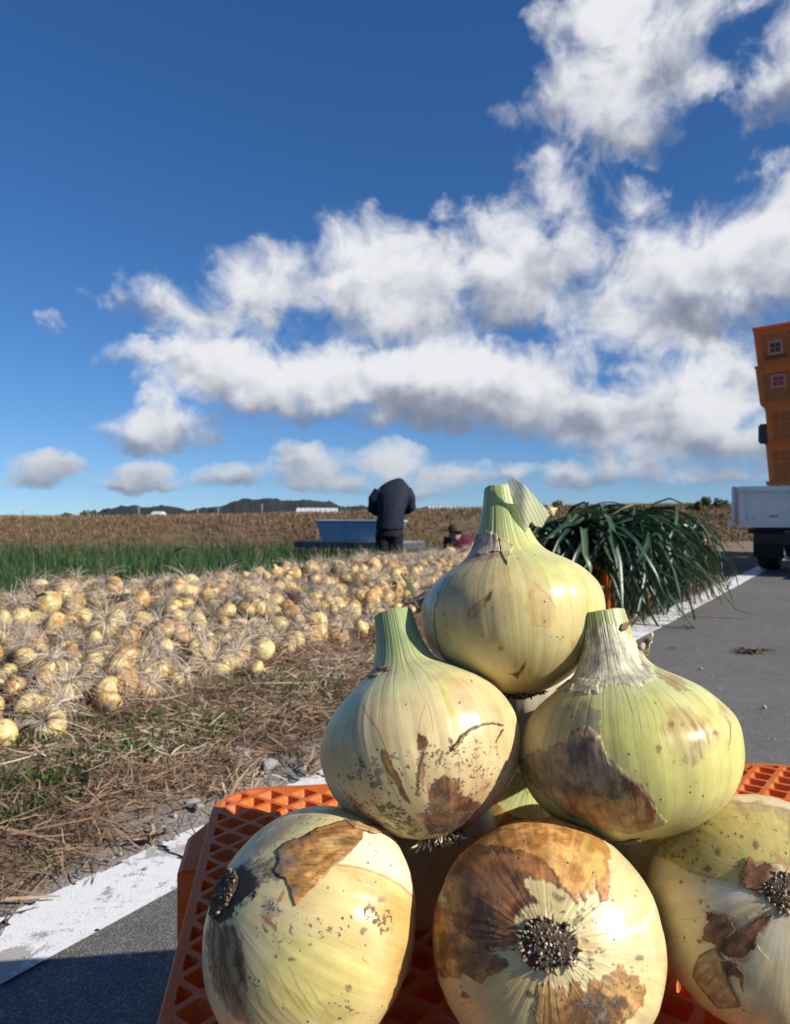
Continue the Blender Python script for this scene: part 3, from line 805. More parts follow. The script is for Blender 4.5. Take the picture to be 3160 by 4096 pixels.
for s_, sh, el, wr in ((-1, (-.19, .03, 1.31), (-.275, .06, 1.07), (-.12, .30, 1.0)), (1, (.24, .05, 1.33), (.30, .09, 1.10), (.17, .32, 1.02))):
    mb.tube(zz([sh, el, wr]), [.05, .042, .03], 10); w_ = zz([wr])[0]; hand(mb, w_, (-s_ * .3, .8, -.35))
for s_ in (-1, 1):
    mb.tube(zz([(-.02 + s_ * .09, 0, .80)]) + [(-.02 + s_ * .10, .02, .45), (-.02 + s_ * .11, 0, .06)], [.08, .06, .045], 10); ell(mb, (-.02 + s_ * .11, .06, .045), (.045, .12, .045), 8)
body_remesh(mb, 'body', M_SKINP, wk, .014)
mb = MB(); loft(mb, zz([(-.018, -.01, .757, .205, .155), (-.015, -.01, .80, .205, .155), (0, -.005, 1.0, .195, .15), (.015, .02, 1.17, .225, .16), (.03, .05, 1.30, .245, .165), (.055, .10, 1.40, .20, .16), (.085, .15, 1.47, .115, .12), (.095, .18, 1.50, .05, .06)]))
for pts, rr in ((((-.17, .04, 1.32), (-.255, .03, 1.20), (-.275, .05, 1.06), (-.20, .2, 1.01), (-.12, .29, 1.0)), (.085, .080, .070, .062, .052)), (((.22, .06, 1.34), (.28, .05, 1.22), (.295, .08, 1.09), (.24, .22, 1.04), (.17, .31, 1.02)), (.085, .080, .070, .062, .052))):
    mb.tube(zz(pts), rr, 12)
body_remesh(mb, 'raincoat', M_NAVY, wk, .018, 2)
mb = MB(); ell(mb, (.115, .27, 1.405 + dz), (.105, .125, .118)); ell(mb, (.10, .18, 1.40 + dz), (.115, .09, .10)); body_remesh(mb, 'hood', M_NAVY, wk, .018, 2)
mb = MB(); loft(mb, zz([(-.018, 0, .66, .19, .14), (-.018, 0, .84, .185, .14)]))
for s_ in (-1, 1): mb.tube(zz([(-.02 + s_ * .095, 0, .72)]) + [(-.02 + s_ * .10, .02, .45), (-.02 + s_ * .11, .0, .17)], [.115, .095, .085], 12)
body_remesh(mb, 'trousers', M_TROU, wk, .018, 1)
for s_ in (-1, 1):
    mb = MB(); mb.tube([(-.02 + s_ * .11, 0, .30), (-.02 + s_ * .11, 0, .05)], [.092, .06], 12); ell(mb, (-.02 + s_ * .11, .06, .05), (.055, .14, .05), 10); body_remesh(mb, 'boot', M_BOOT, wk, .016, 1)

# crouching worker behind the heap
cx_, cy_ = (1822 - CX) / F * 11.0, 11.0; cz_ = .58 - 1.08
wk2 = empty('person', (cx_, cy_, cz_)); tag(wk2, 'crouching person with a brown hat and a maroon jacket behind the heap', 'person')
mb = MB(); loft(mb, [(-.05, .05, .30, .13, .11), (.0, .0, .50, .13, .10), (.05, -.03, .72, .13, .09)]); ell(mb, (-.02, -.16, .80), (.08, .09, .10)); mb.tube([(.03, -.04, .72), (.0, -.12, .78)], .05, 8)
ell(mb, (-.02, -.255, .79), (.013, .02, .024), 8)
for s_ in (-1, 1): ell(mb, (-.02 + s_ * .08, -.16, .80), (.012, .02, .03), 8)
for s_, el, wr in ((-1, (-.22, -.08, .48), (-.10, -.3, .36)), (1, (.26, -.06, .55), (.10, -.3, .38))):
    mb.tube([(.04 + s_ * .15, -.02, .72), el, wr], [.05, .042, .03], 8); hand(mb, wr, (-s_ * .3, -.8, -.4))
for s_ in (-1, 1): mb.tube([(-.04 + s_ * .09, .05, .32), (-.08 + s_ * .16, -.25, .42), (-.07 + s_ * .15, -.08, .06)], [.08, .065, .045], 8); ell(mb, (-.07 + s_ * .15, -.14, .04), (.045, .11, .04), 8)
body_remesh(mb, 'body', M_SKINP, wk2, .016)
mb = MB(); loft(mb, [(-.03, .05, .36, .19, .15), (.02, .0, .52, .19, .15), (.07, -.03, .70, .20, .14), (.06, -.06, .80, .12, .10)])
for s_, el, wr in ((-1, (-.22, -.08, .50), (-.12, -.27, .38)), (1, (.28, -.06, .60), (.12, -.27, .40))): mb.tube([(.05 + s_ * .15, -.02, .74), el, wr], [.085, .07, .055], 10)
body_remesh(mb, 'jacket', M_MAG, wk2, .018)
mb = MB(); loft(mb, [(-.05, .06, .26, .18, .15), (-.04, .05, .40, .18, .15)])
for s_ in (-1, 1): mb.tube([(-.04 + s_ * .09, .05, .34), (-.08 + s_ * .16, -.26, .44), (-.07 + s_ * .15, -.08, .10)], [.115, .10, .08], 10)
body_remesh(mb, 'trousers', M_DPUR, wk2, .018)
mb = MB(); ell(mb, (-.02, -.15, .87), (.105, .115, .085)); body_remesh(mb, 'hat', M_HATB, wk2, .016)
mb = MB(); mb.tube([(-.02, -.16, .845), (-.02, -.16, .857)], .175, 20); mb.build('hat_brim', M_HATB, wk2, bevel=.004)

# ---- cart with the blue tub
CR = math.radians(-27)
cp = W(1437, 2161, 12.4); cart = empty('hand_cart', (cp.x, cp.y, cp.z - .47), CR); tag(cart, 'low grey platform cart standing in the dark green crop', 'cart')
M_CART = simple('cart_grey_board', (.24, .245, .26), .6, scale=12, bump=.2); M_FRAME = simple('cart_frame', (.10, .105, .12), .5, metal=.3)
mb = MB()
for k in range(7): mb.box((0, -.33 + k * .11, .445), (1.95, .102, .03))
for k in range(7):
    m_ = MB(); m_.box((0, -.33 + k * .11, .445), (1.95, .104, .03)); m_.build('deck_board', M_CART, cart, bevel=.004)
mb = MB()
for y_ in (-.395, .395): mb.box((0, y_, .40), (1.97, .03, .10))
for x_ in (-.97, .97): mb.box((x_, 0, .40), (.03, .76, .10))
mb.build('frame', M_FRAME, cart)
for x_ in (-.75, .75):
    for y_ in (-.36, .36):
        m_ = MB(); m_.tube([(x_, y_, .36), (x_, y_, .16)], .018, 6); m_.build('leg', M_FRAME, cart)
        m_ = MB(); m_.tube([(x_, y_ - .03, .14), (x_, y_ + .03, .14)], .14, 18); m_.build('wheel', M_BLK, cart)
tub = empty('plastic_tub', cart.location + Vector((.02 * math.cos(CR), .02 * math.sin(CR), .462)), CR); tag(tub, 'large light blue plastic tub on the grey cart', 'tub')
M_TUB = simple('blue_plastic', (.27, .45, .58), .35, var=.05, scale=6)
def rr(L, Wd, r, z, n=5):
    out = []
    for (sx_, sy_, a0) in ((1, -1, -90), (1, 1, 0), (-1, 1, 90), (-1, -1, 180)):
        for i in range(n + 1): a = math.radians(a0 + 90 * i / n); out.append((sx_ * (L / 2 - r) + r * math.cos(a), sy_ * (Wd / 2 - r) + r * math.sin(a), z))
    return out
rings = [rr(1.16, .56, .07, 0), rr(1.34, .68, .08, .30), rr(1.41, .75, .10, .305), rr(1.41, .75, .10, .33), rr(1.36, .70, .08, .335), rr(1.32, .66, .08, .31), rr(1.14, .54, .07, .015)]
mb = MB(); n = len(rings[0]); mb.add([p for r_ in rings for p in r_], [(i * n + k, i * n + (k + 1) % n, (i + 1) * n + (k + 1) % n, (i + 1) * n + k) for i in range(len(rings) - 1) for k in range(n)] + [tuple(range(n))[::-1], tuple((len(rings) - 1) * n + k for k in range(n))])
mb.build('basin', M_TUB, tub)
mb = MB(); mb.box((0, -.335, .25), (1.1, .03, .02)); mb.box((0, .335, .25), (1.1, .03, .02)); mb.build('rib', M_TUB, tub)
# ================================================================== the five big onions and those behind them
def bulb_material():
    m, nt, b = material('onion_skin')
    col = nt.attr('Col'); msk = nt.attr('Mask')
    dirt, dry, vein = nt.sep(msk)
    neck = nt.attr('Mask', 'Alpha')
    uvn = nt.n('ShaderNodeUVMap'); uvn.uv_map = 'UVMap'
    uv = uvn.outputs[0]
    u, t, _ = nt.sep(uv)
    obj = nt.n('ShaderNodeTexCoord').outputs['Object']
    wob = nt.noise(nt.comb(nt.m('MULTIPLY', u, 14), nt.m('MULTIPLY', t, 3.0), 0), 1, 3)
    w1 = nt.m('ADD', nt.m('MULTIPLY', u, 40), nt.m('MULTIPLY', nt.m('SUBTRACT', wob, .5), .55))
    d1 = nt.vor(None, 1, 'DISTANCE_TO_EDGE', 'Distance', '1D', w1, .8)
    brk = nt.noise(nt.comb(nt.m('MULTIPLY', u, 40), nt.m('MULTIPLY', t, 4.5), 2.2), 1, 2)
    line = nt.m('SUBTRACT', 1.0, nt.ss(nt.m('DIVIDE', d1, nt.m('ADD', 1.0, nt.m('MULTIPLY', neck, 1.5))), .02, .10))
    line = nt.m('MULTIPLY', nt.m('MULTIPLY', line, vein), nt.m('MAXIMUM', nt.ss(brk, .28, .5), neck))
    fib = nt.noise(nt.comb(nt.m('MULTIPLY', u, 330), nt.m('MULTIPLY', t, 7), 0), 1, 4, .6)
    band = nt.noise(nt.comb(nt.m('MULTIPLY', u, 46), nt.m('MULTIPLY', t, 1.6), 5), 1, 3, .55)
    blot = nt.noise(obj, 95, 5, .6)
    rootf = nt.ss(t, .04, .26)
    c = nt.mix(rootf, col, nt.ramp(fib, [(.25, (.95, .945, .92)), (.75, (1.045, 1.045, 1.03))]), 'MULTIPLY')
    c = nt.mix(rootf, c, nt.ramp(band, [(.3, (.93, .92, .86)), (.7, (1.06, 1.05, 1.03))]), 'MULTIPLY')
    c = nt.mix(1.0, c, nt.ramp(blot, [(.3, (.91, .88, .82)), (.7, (1.06, 1.05, 1.03))]), 'MULTIPLY')
    lc = nt.mix(neck, nt.mix(1.0, c, (.60, .66, .30), 'MULTIPLY'), (.022, .062, .010))
    c = nt.mix(nt.m('MULTIPLY', line, .85), c, lc)
    # clinging soil: patches and single grains
    s1 = nt.noise(obj, 200, 7, .72)
    s2 = nt.noise(obj, 640, 3, .6)
    thr = nt.m('SUBTRACT', .96, nt.m('MULTIPLY', dirt, .70))
    sn = nt.m('ADD', nt.m('MULTIPLY', nt.ss(s1, .30, .70), .62), nt.m('MULTIPLY', nt.ss(s2, .30, .70), .38))
    soil = nt.ss(nt.m('SUBTRACT', sn, thr), .0, .12)
    soil = nt.m('MULTIPLY', soil, nt.ss(dirt, .0, .12))
    g1 = nt.vor(obj, 300, 'F1'); gid = nt.vor(obj, 300, 'F1', 'Color')
    grain = nt.m('MULTIPLY', nt.m('SUBTRACT', 1.0, nt.ss(g1, .10, .22)), nt.m('GREATER_THAN', nt.sep(gid)[0], nt.m('SUBTRACT', .985, nt.m('MULTIPLY', dirt, .45))))
    soil = nt.m('MAXIMUM', soil, grain)
    sc = nt.ramp(s1, [(.38, (.035, .024, .016)), (.55, (.10, .072, .048)), (.68, (.24, .20, .155))])
    c = nt.mix(nt.m('MULTIPLY', soil, .9), c, sc)
    nt.put(b.inputs['Base Color'], c)
    ro = nt.m('ADD', nt.m('ADD', .34, nt.m('MULTIPLY', dry, .30)), nt.m('MULTIPLY', soil, .4), clamp=True)
    nt.put(b.inputs['Roughness'], nt.m('ADD', ro, nt.m('MULTIPLY', nt.m('SUBTRACT', blot, .5), .14)))
    nt.put(b.inputs['Subsurface Weight'], nt.m('MULTIPLY', nt.m('SUBTRACT', 1.0, dry), .45))
    b.inputs['Subsurface Radius'].default_value = (1, .75, .25)
    b.inputs['Subsurface Scale'].default_value = .0032
    b.inputs['Specular IOR Level'].default_value = .42
    h = nt.m('MULTIPLY', nt.m('ADD', nt.m('MULTIPLY', fib, .12), nt.m('MULTIPLY', band, .55)), nt.ss(t, .02, .20))
    h = nt.m('ADD', h, nt.m('MULTIPLY', soil, .9))
    h = nt.m('ADD', h, nt.m('MULTIPLY', line, -.25))
    h = nt.m('ADD', h, nt.m('MULTIPLY', nt.noise(obj, 420, 3), nt.m('MULTIPLY', dry, .5)))
    nt.put(b.inputs['Normal'], nt.bump(h, .55, .0009))
    return m
M_BULB = bulb_material()

def skin_material():
    """dry papery skin, colour from the sheet's own 'Col', light comes through it"""
    m, nt, b = material('dry_onion_skin')
    col = nt.attr('Col')
    uvn = nt.n('ShaderNodeUVMap'); uvn.uv_map = 'UVMap'
    u, t, _ = nt.sep(uvn.outputs[0])
    obj = nt.n('ShaderNodeTexCoord').outputs['Object']
    fib = nt.noise(nt.comb(nt.m('MULTIPLY', u, 150), nt.m('MULTIPLY', t, 6), 0), 1, 4, .65)
    blot = nt.noise(obj, 120, 6, .62)
    rootf = nt.ss(t, .04, .26)
    c = nt.mix(rootf, col, nt.ramp(fib, [(.3, (.58, .52, .48)), (.7, (1.22, 1.2, 1.16))]), 'MULTIPLY')
    c = nt.mix(1.0, c, nt.ramp(blot, [(.3, (.55, .48, .42)), (.68, (1.25, 1.2, 1.15))]), 'MULTIPLY')
    s2 = nt.noise(obj, 520, 4, .6)
    msk = nt.sep(nt.attr('Mask'))[0]
    soil = nt.ss(nt.m('SUBTRACT', s2, nt.m('SUBTRACT', .84, nt.m('MULTIPLY', msk, .34))), 0, .06)
    c = nt.mix(nt.m('MULTIPLY', soil, .85), c, nt.ramp(blot, [(.3, (.06, .045, .03)), (.7, (.27, .23, .18))]))
    nt.put(b.inputs['Base Color'], c)
    b.inputs['Roughness'].default_value = .46
    h = nt.m('ADD', fib, nt.m('MULTIPLY', blot, .7))
    nt.put(b.inputs['Normal'], nt.bump(h, .6, .0007))
    tr = nt.n('ShaderNodeBsdfTranslucent'); nt.put(tr.inputs[0], c)
    mx = nt.n('ShaderNodeMixShader'); mx.inputs[0].default_value = .22
    out = m.node_tree.nodes['Material Output']
    m.node_tree.links.new(b.outputs[0], mx.inputs[1]); m.node_tree.links.new(tr.outputs[0], mx.inputs[2])
    m.node_tree.links.new(mx.outputs[0], out.inputs[0])
    return m
M_SKIN = skin_material()
M_ROOT = simple('root_crown_soil', (.20, .14, .085), .9, scale=420, col2=(.035, .024, .015), bump=.8)
M_RPALE = simple('pale_root', (.56, .49, .36), .6, scale=300, col2=(.30, .25, .17))
M_RMID = simple('brown_root', (.44, .30, .16), .75, scale=500, col2=(.05, .037, .025))
M_RDARK = simple('dark_root', (.17, .11, .06), .8, scale=600, col2=(.02, .014, .01))

PROFILE = [(-.905, .015), (-.905, .10), (-.88, .22), (-.80, .44), (-.66, .67), (-.48, .85), (-.25, .965), (0, 1.0), (.17, .97), (.34, .885), (.51, .745), (.65, .565), (.75, .42), (.83, .335), (.95, .28), (1.12, .235), (1.40, .205), (1.405, .18), (1.39, .10), (1.38, .012)]
TALL = [(-.905, .015), (-.905, .10), (-.88, .22), (-.80, .44), (-.66, .67), (-.48, .85), (-.25, .965), (0, 1.0), (.19, .965), (.37, .83), (.49, .67), (.59, .50), (.68, .40), (.82, .325), (.98, .27), (1.18, .205), (1.42, .16), (1.425, .14), (1.41, .08), (1.40, .012)]
FLAT = [(-.80, .015), (-.80, .10), (-.775, .24), (-.70, .48), (-.58, .70), (-.42, .87), (-.22, .97), (0, 1.0), (.15, .98), (.28, .90), (.44, .755), (.56, .58), (.65, .43), (.74, .335), (.88, .27), (1.03, .235), (1.25, .21), (1.255, .185), (1.24, .10), (1.23, .012)]
NECKLESS = [(-.93, .015), (-.93, .10), (-.905, .22), (-.82, .44), (-.68, .67), (-.50, .85), (-.26, .965), (0, 1.0), (.20, .965), (.38, .86), (.53, .70), (.66, .52), (.76, .37), (.83, .26), (.88, .20), (.92, .17), (.925, .14), (.915, .08), (.91, .012)]

def catmull(pts, n):
    P = np.array(pts, float)
    P = np.vstack([2 * P[0] - P[1], P, 2 * P[-1] - P[-2]])
    seg = np.linalg.norm(np.diff(P[1:-1], axis=0), axis=1); s = np.concatenate([[0], np.cumsum(seg)]); s /= s[-1]
    out = []
    for q in np.linspace(0, 1, n):
        i = min(np.searchsorted(s, q, 'right') - 1, len(seg) - 1)
        f = (q - s[i]) / max(1e-9, s[i + 1] - s[i])
        a, b, c, d = P[i], P[i + 1], P[i + 2], P[i + 3]
        # monotone enough: blend of linear and spline
        sp = .5 * ((2 * b) + (c - a) * f + (2 * a - 5 * b + 4 * c - d) * f * f + (3 * b - a - 3 * c + d) * f ** 3)
        ln = b + (c - b) * f
        k = 1.0 if 2 <= i <= len(seg) - 5 else 0.0
        out.append(sp * k + ln * (1 - k))
    return np.array(out)

def poly_sd(px, poly):
    """signed distance in pixels, inside positive"""
    poly = np.asarray(poly, float); n = len(poly)
    d2 = np.full(len(px), 1e18); ins = np.zeros(len(px), bool)
    for i in range(n):
        a, b = poly[i], poly[(i + 1) % n]
        e = b - a; w = px - a
        t = np.clip((w @ e) / max(e @ e, 1e-9), 0, 1)
        q = w - t[:, None] * e
        d2 = np.minimum(d2, (q ** 2).sum(1))
        c = (a[1] > px[:, 1]) != (b[1] > px[:, 1])
        xi = a[0] + (px[:, 1] - a[1]) * e[0] / (e[1] if abs(e[1]) > 1e-9 else 1e-9)
        ins ^= c & (px[:, 0] < xi)
    d = np.sqrt(d2)
    return np.where(ins, d, -d)
def line_d(px, pts):
    pts = np.asarray(pts, float); d2 = np.full(len(px), 1e18); along = np.zeros(len(px)); L = 0
    for a, b in zip(pts[:-1], pts[1:]):
        e = b - a; w = px - a
        t = np.clip((w @ e) / max(e @ e, 1e-9), 0, 1)
        q = ((w - t[:, None] * e) ** 2).sum(1)
        along = np.where(q < d2, L + t * np.hypot(*e), along); d2 = np.minimum(d2, q); L += np.hypot(*e)
    return np.sqrt(d2), along / L

class Onion:
    def __init__(s, ctr, Rm, axis, profile, seed, nu=520, nv=264, zoom=(0, 0, 1), spin=0.0, lump=.016, bend=0.0):
        s.ctr = np.array(ctr); s.R = Rm; s.seed = seed; s.zoom = zoom
        pr = catmull(profile, nv)
        ax = Vector(axis).normalized()
        view = (Vector((0, 0, CAMH)) - Vector(ctr)).normalized()
        e1 = (view - ax * view.dot(ax))
        if e1.length < .25: e1 = Vector((0, 0, -1)) - ax * (-ax.z)
        e1.normalize(); e2 = ax.cross(e1)
        s.ax, s.e1, s.e2 = map(np.array, (ax, e1, e2))
        _s = np.linspace(0, 2 * np.pi, nu + 1); phi = _s + .55 * np.sin(_s)      # first and last column coincide; seam turned away from the lens
        ph = phi + np.pi + spin
        z = pr[:, 0][:, None] + 0 * ph; r = pr[:, 1][:, None] + 0 * ph
        c, sn = np.cos(ph)[None], np.sin(ph)[None]
        q = np.stack([c + 0 * z, sn + 0 * z, z * .9], -1).reshape(-1, 3)
        lowf = (fbm(q * 1.15 + seed * 3.1, 2, seed) - .5).reshape(z.shape)
        ribs = (fbm(np.stack([(c * 5 + 0 * z).ravel(), (sn * 5 + 0 * z).ravel(), z.ravel() * .5], 1) + seed, 3, seed + 3) - .5).reshape(z.shape)
        r = r * (1 + lump * 3.0 * lowf + ribs * ((.030 + .05 * sstep(z, .5, 1.0)) * sstep(z, -.88, -.5)))
        zz = z + .0 * r + lowf * .04
        off = bend * sstep(z, .45, 1.4) ** 2
        P = (r * c + off)[..., None] * s.e1 + (r * sn)[..., None] * s.e2 + zz[..., None] * s.ax
        s.V = (P * Rm + s.ctr).reshape(-1, 3)
        s.z = z.ravel(); s.nu, s.nv = nu, nv
        s.uv = np.stack([(phi / (2 * np.pi))[None] + 0 * z, (np.linspace(0, 1, nv)[:, None] + 0 * z)], -1).reshape(-1, 2)
        i = np.arange(nv - 1)[:, None] * (nu + 1) + np.arange(nu)[None]
        s.F = np.stack([i, i + 1, i + nu + 2, i + nu + 1], -1).reshape(-1, 4)
        G = s.V.reshape(nv, nu + 1, 3)
        du = np.gradient(G, axis=1); dv = np.gradient(G, axis=0)
        n = np.cross(du, dv); n /= np.linalg.norm(n, axis=-1, keepdims=True) + 1e-12
        s.Nrm = n.reshape(-1, 3)
        if ((s.Nrm * (s.V - s.ctr)).sum(1)).mean() < 0: s.Nrm = -s.Nrm; s.F = s.F[:, ::-1]
        toc = np.array([0, 0, CAMH]) - s.V
        s.facing = (s.Nrm * toc).sum(1) / np.linalg.norm(toc, axis=1)
        s.px = np.stack([CX + s.V[:, 0] / s.V[:, 1] * F, HY - (s.V[:, 2] - CAMH) / s.V[:, 1] * F], 1)
        local = (s.V - s.ctr) / Rm
        s.n3 = local
        s.wx = (fbm(local * 10 + seed, 5, seed + 11, .62) - .5) * 3; s.wy = (fbm(local * 10 + 40 + seed, 5, seed + 12, .62) - .5) * 3
        s.fx = (fbm(local * 40 + seed, 3, seed + 13, .6) - .5) * 4
        s.streak = fbm(np.stack([(c * 7 + 0 * z).ravel(), (sn * 7 + 0 * z).ravel(), z.ravel() * 1.2], 1) + seed * 2, 4, seed + 5)
        s.fine = fbm(np.stack([(c * 26 + 0 * z).ravel(), (sn * 26 + 0 * z).ravel(), z.ravel() * 2.0], 1) + seed * 2, 3, seed + 6)
        s.col = np.zeros((len(s.V), 3)); s.mask = np.zeros((len(s.V), 4)); s.lift = np.zeros(len(s.V))
        s.bvh = None; s.children = []
    def Z(s, pts):
        ox, oy, k = s.zoom
        return [(ox + a / k, oy + b / k) for a, b in pts]
    def base(s, flesh, low, neck=(.33, .43, .13), shoulder=(.52, .56, .20), vein=.5):
        flesh, low, shoulder = [(a * .97, b * .94, c_ * 1.22) for a, b, c_ in (flesh, low, shoulder)]
        z = s.z[:, None]; st = s.streak[:, None]
        c = np.array(flesh) * np.ones((len(s.V), 1))
        k = sstep(-z - .25 + (st - .5) * .9, 0, .5); c = c * (1 - k) + np.array(low) * k
        k = sstep(z - .33 + (st - .5) * .5, -.18, .28); c = c * (1 - k) + np.array(shoulder) * k
        k = sstep(z - .82 + (st - .5) * .5, -.22, .25); c = c * (1 - k) + np.array(neck) * k
        c = c * 1.2 * (.88 + .24 * st) * (1 + (s.fine[:, None] - .5) * .14 * np.array([.8, 1, 1.5]))
        s.col = np.clip(c, 0, 1)
        s.mask[:, 2] = vein * (.15 + .85 * sstep(s.z, .05, .7)); s.mask[:, 3] = sstep(s.z, .45, .85)
        return s
    def _sd(s, pts, warp):
        pts = np.array(s.Z(pts)); k = s.zoom[2]
        w = warp / k
        q = s.px + np.stack([s.wx, s.wy], 1) * w * 2 + s.fx[:, None] * w * .7
        return poly_sd(q, pts) * k
    def paint(s, pts, rgb, a=1.0, feather=8, warp=14, edge=None, mottle=0.0, dirt=None, dry=None, vein=None, streaky=0.0, lift=0.0):
        sd = s._sd(pts, warp)
        f = sstep(sd, -feather, feather) * (s.facing > -.08)
        al = f * a
        if mottle: al = al * np.clip(1 - mottle + mottle * 2 * sstep(fbm(s.n3 * 7 + 9, 4, s.seed + 21), .3, .7), 0, 1)
        if streaky: al = al * np.clip(1 - streaky + streaky * 2 * sstep(s.fine, .35, .65), 0, 1)
        al = np.clip(al, 0, 1)[:, None]
        if isinstance(rgb[0], tuple):
            kk = sstep(.28 * s.fine + .72 * fbm(s.n3 * 6.5 + 3 + len(pts), 4, s.seed + 41), .36, .62)[:, None]
            rgbv = np.array(rgb[0]) * (1 - kk) + np.array(rgb[1]) * kk
            rgbv = rgbv * (.15 + 1.6 * fbm(s.n3 * 17, 4, s.seed + 43, .65)[:, None])
        else:
            rgbv = np.array(rgb) * (.55 + .5 * s.fine[:, None] + .35 * fbm(s.n3 * 18, 3, s.seed + 44)[:, None])
        s.col = s.col * (1 - al) + rgbv * al
        if edge:
            ec, ew, ea = edge
            e = np.exp(-(sd / ew) ** 2) * ea * (s.facing > -.05) * sstep(fbm(s.n3 * 14, 3, s.seed + 31), .25, .5)
            s.col = s.col * (1 - e[:, None]) + np.array(ec) * e[:, None]
        if dirt is not None: s.mask[:, 0] = np.maximum(s.mask[:, 0], f * dirt)
        if dry is not None: s.mask[:, 1] = s.mask[:, 1] * (1 - f) + dry * f
        if vein is not None: s.mask[:, 2] = s.mask[:, 2] * (1 - f) + vein * f
        if lift: s.lift += f * lift
        return s
    def spot(s, x, y, r, rgb, a=.85, dirt=None):
        k = s.zoom[2]; cx, cy = s.Z([(x, y)])[0]; r = r / k
        q = s.px + np.stack([s.wx, s.wy], 1) * r * .8
        d = np.hypot((q[:, 0] - cx) * (1 + .3 * math.sin(x)), q[:, 1] - cy) / r + s.fx * .25
        f = (1 - sstep(d, .55, 1.15)) * (s.facing > -.05)
        e = (f * a * (.55 + .45 * sstep(s.fine, .3, .6)))[:, None]
        s.col = s.col * (1 - e) + np.array(rgb) * e
        if dirt is not None: s.mask[:, 0] = np.maximum(s.mask[:, 0], f * dirt)
        return s
    def stroke(s, pts, rgb, width=5, a=.9, warp=5, taper=True):
        k = s.zoom[2]
        q = s.px + np.stack([s.wx, s.wy], 1) * warp / k * 2
        d, al = line_d(q, s.Z(pts)); d = d * k
        wd = width * (np.sin(np.pi * np.clip(al, .06, .94)) if taper else 1)
        e = np.exp(-(d / np.maximum(wd, .5)) ** 2) * a * (s.facing > -.05)
        s.col = s.col * (1 - e[:, None]) + np.array(rgb) * e[:, None]
        return s
    def tree(s):
        if s.bvh is None:
            s.bvh = BVHTree.FromPolygons([Vector(v) for v in s.V], [tuple(f) for f in s.F.tolist()])
        return s.bvh
    def hit(s, sx, sy):
        d = Vector(((sx - CX) / F, 1, -(sy - HY) / F)).normalized()
        o = Vector((0, 0, CAMH))
        r = s.tree().ray_cast(o, d)
        if r[0] is None or (r[0] - Vector(s.ctr)).length > s.R * 2.2:
            cd = (Vector(s.ctr) - o).dot(d)
            r = s.tree().find_nearest(o + d * cd)
        n = r[1]
        if n.dot(r[0] - Vector(s.ctr)) < 0 and n.dot(o - r[0]) < 0: n = -n
        return r[0], n
    def finish(s, name, label, cat, vein_group=None, group=None):
        s.V = s.V + s.Nrm * s.lift[:, None]
        lowest = s.V[np.argmin(s.V[:, 2])]
        s.obj = empty(name, lowest)
        tag(s.obj, label, cat, group)
        s.base_pt = np.array(lowest)
        me = mesh_np('bulb', s.V - lowest, [s.F], M_BULB, {'Col': s.col, 'Mask': s.mask}, True, s.uv)
        s.bulb = link('bulb', me, s.obj)
        return s
    # ---- things growing on it
    def sheet(s, pts, colf, off=.0006, curl=0.0, curl_dir=None, jag=10, step=9, dirt=.25, name='dry_skin', thick=.0003, label=None):
        """a papery skin lying on the bulb: outline in zoom pixels, ragged edge, lifted towards its rim"""
        k = s.zoom[2]; ox, oy, _ = s.zoom
        P = [np.array(p, float) for p in pts]; ring = []
        rr = random.Random(s.seed * 77 + len(pts) * 13 + int(P[0][0]))
        colf0 = colf; colf = lambda q, d: colf0(q, d) * (.45 + 1.1 * float(fbm(np.array([[q[0] * .025, q[1] * .025, s.seed]]), 4, 8, .62)[0]))
        for a, b in zip(P, P[1:] + P[:1]):
            n = max(1, int(np.hypot(*(b - a)) / (step * 1.0)))
            nd = np.array([-(b - a)[1], (b - a)[0]]) / (np.hypot(*(b - a)) + 1e-9)
            for i in range(n): ring.append(a + (b - a) * i / n + nd * rr.uniform(-1, 1) * jag * (.45 if i else .15))
        ring = np.array(ring)
        lo, hi = ring.min(0), ring.max(0)
        gx, gy = np.meshgrid(np.arange(lo[0], hi[0], step), np.arange(lo[1], hi[1], step))
        g = np.stack([gx.ravel(), gy.ravel()], 1) + rng.uniform(-.25, .25, (gx.size, 2)) * step
        g = g[poly_sd(g, ring) > step * .6]
        allp = np.vstack([ring, g]); nr = len(ring)
        vo, eo, fo, _, _, _ = geometry.delaunay_2d_cdt([Vector(p) for p in allp], [], [list(range(nr))], 1, 1e-5)
        pp = np.array([[v[0], v[1]] for v in vo])
        sd = np.maximum(poly_sd(pp, ring), 0)
        rel = np.exp(-sd / (step * 2.2))
        V = []; C = []; UV = []
        for i, q in enumerate(pp):
            p, n = s.hit(ox + q[0] / k, oy + q[1] / k)
            lp = (np.array(p) - s.ctr) / s.R
            h = off * .35 * (1 + .3 * math.sin(q[0] * .045 + q[1] * .03))
            if curl:
                cw = rel[i]
                if curl_dir is not None:
                    cw = max(0.0, float(np.dot((q - pp.mean(0)) / (np.ptp(pp, axis=0).max() * .5), np.array(curl_dir)))) ** 2
                h += curl * .7 * cw
            V.append(np.array(p) + np.array(n) * h - s.base_pt)
            C.append(colf(q, sd[i]))
            an = math.atan2(float(lp @ s.e2), float(-lp @ s.e1))
            UV.append((an / (2 * math.pi) + .5, float(lp @ s.ax) * .5 + .5))
        tri = [tuple(f) for f in fo if len(f) == 3]
        C = np.clip(np.array(C), 0, 1)
        me = mesh_np(name, np.array(V), [np.array(tri)], M_SKIN, {'Col': C, 'Mask': np.stack([np.full(len(C), dirt)] * 3, 1)}, True, np.array(UV))
        o = link(name, me, s.obj)
        if label: o['label'] = label
        md = o.modifiers.new('thickness', 'SOLIDIFY'); md.thickness = thick; md.offset = 0
        return o
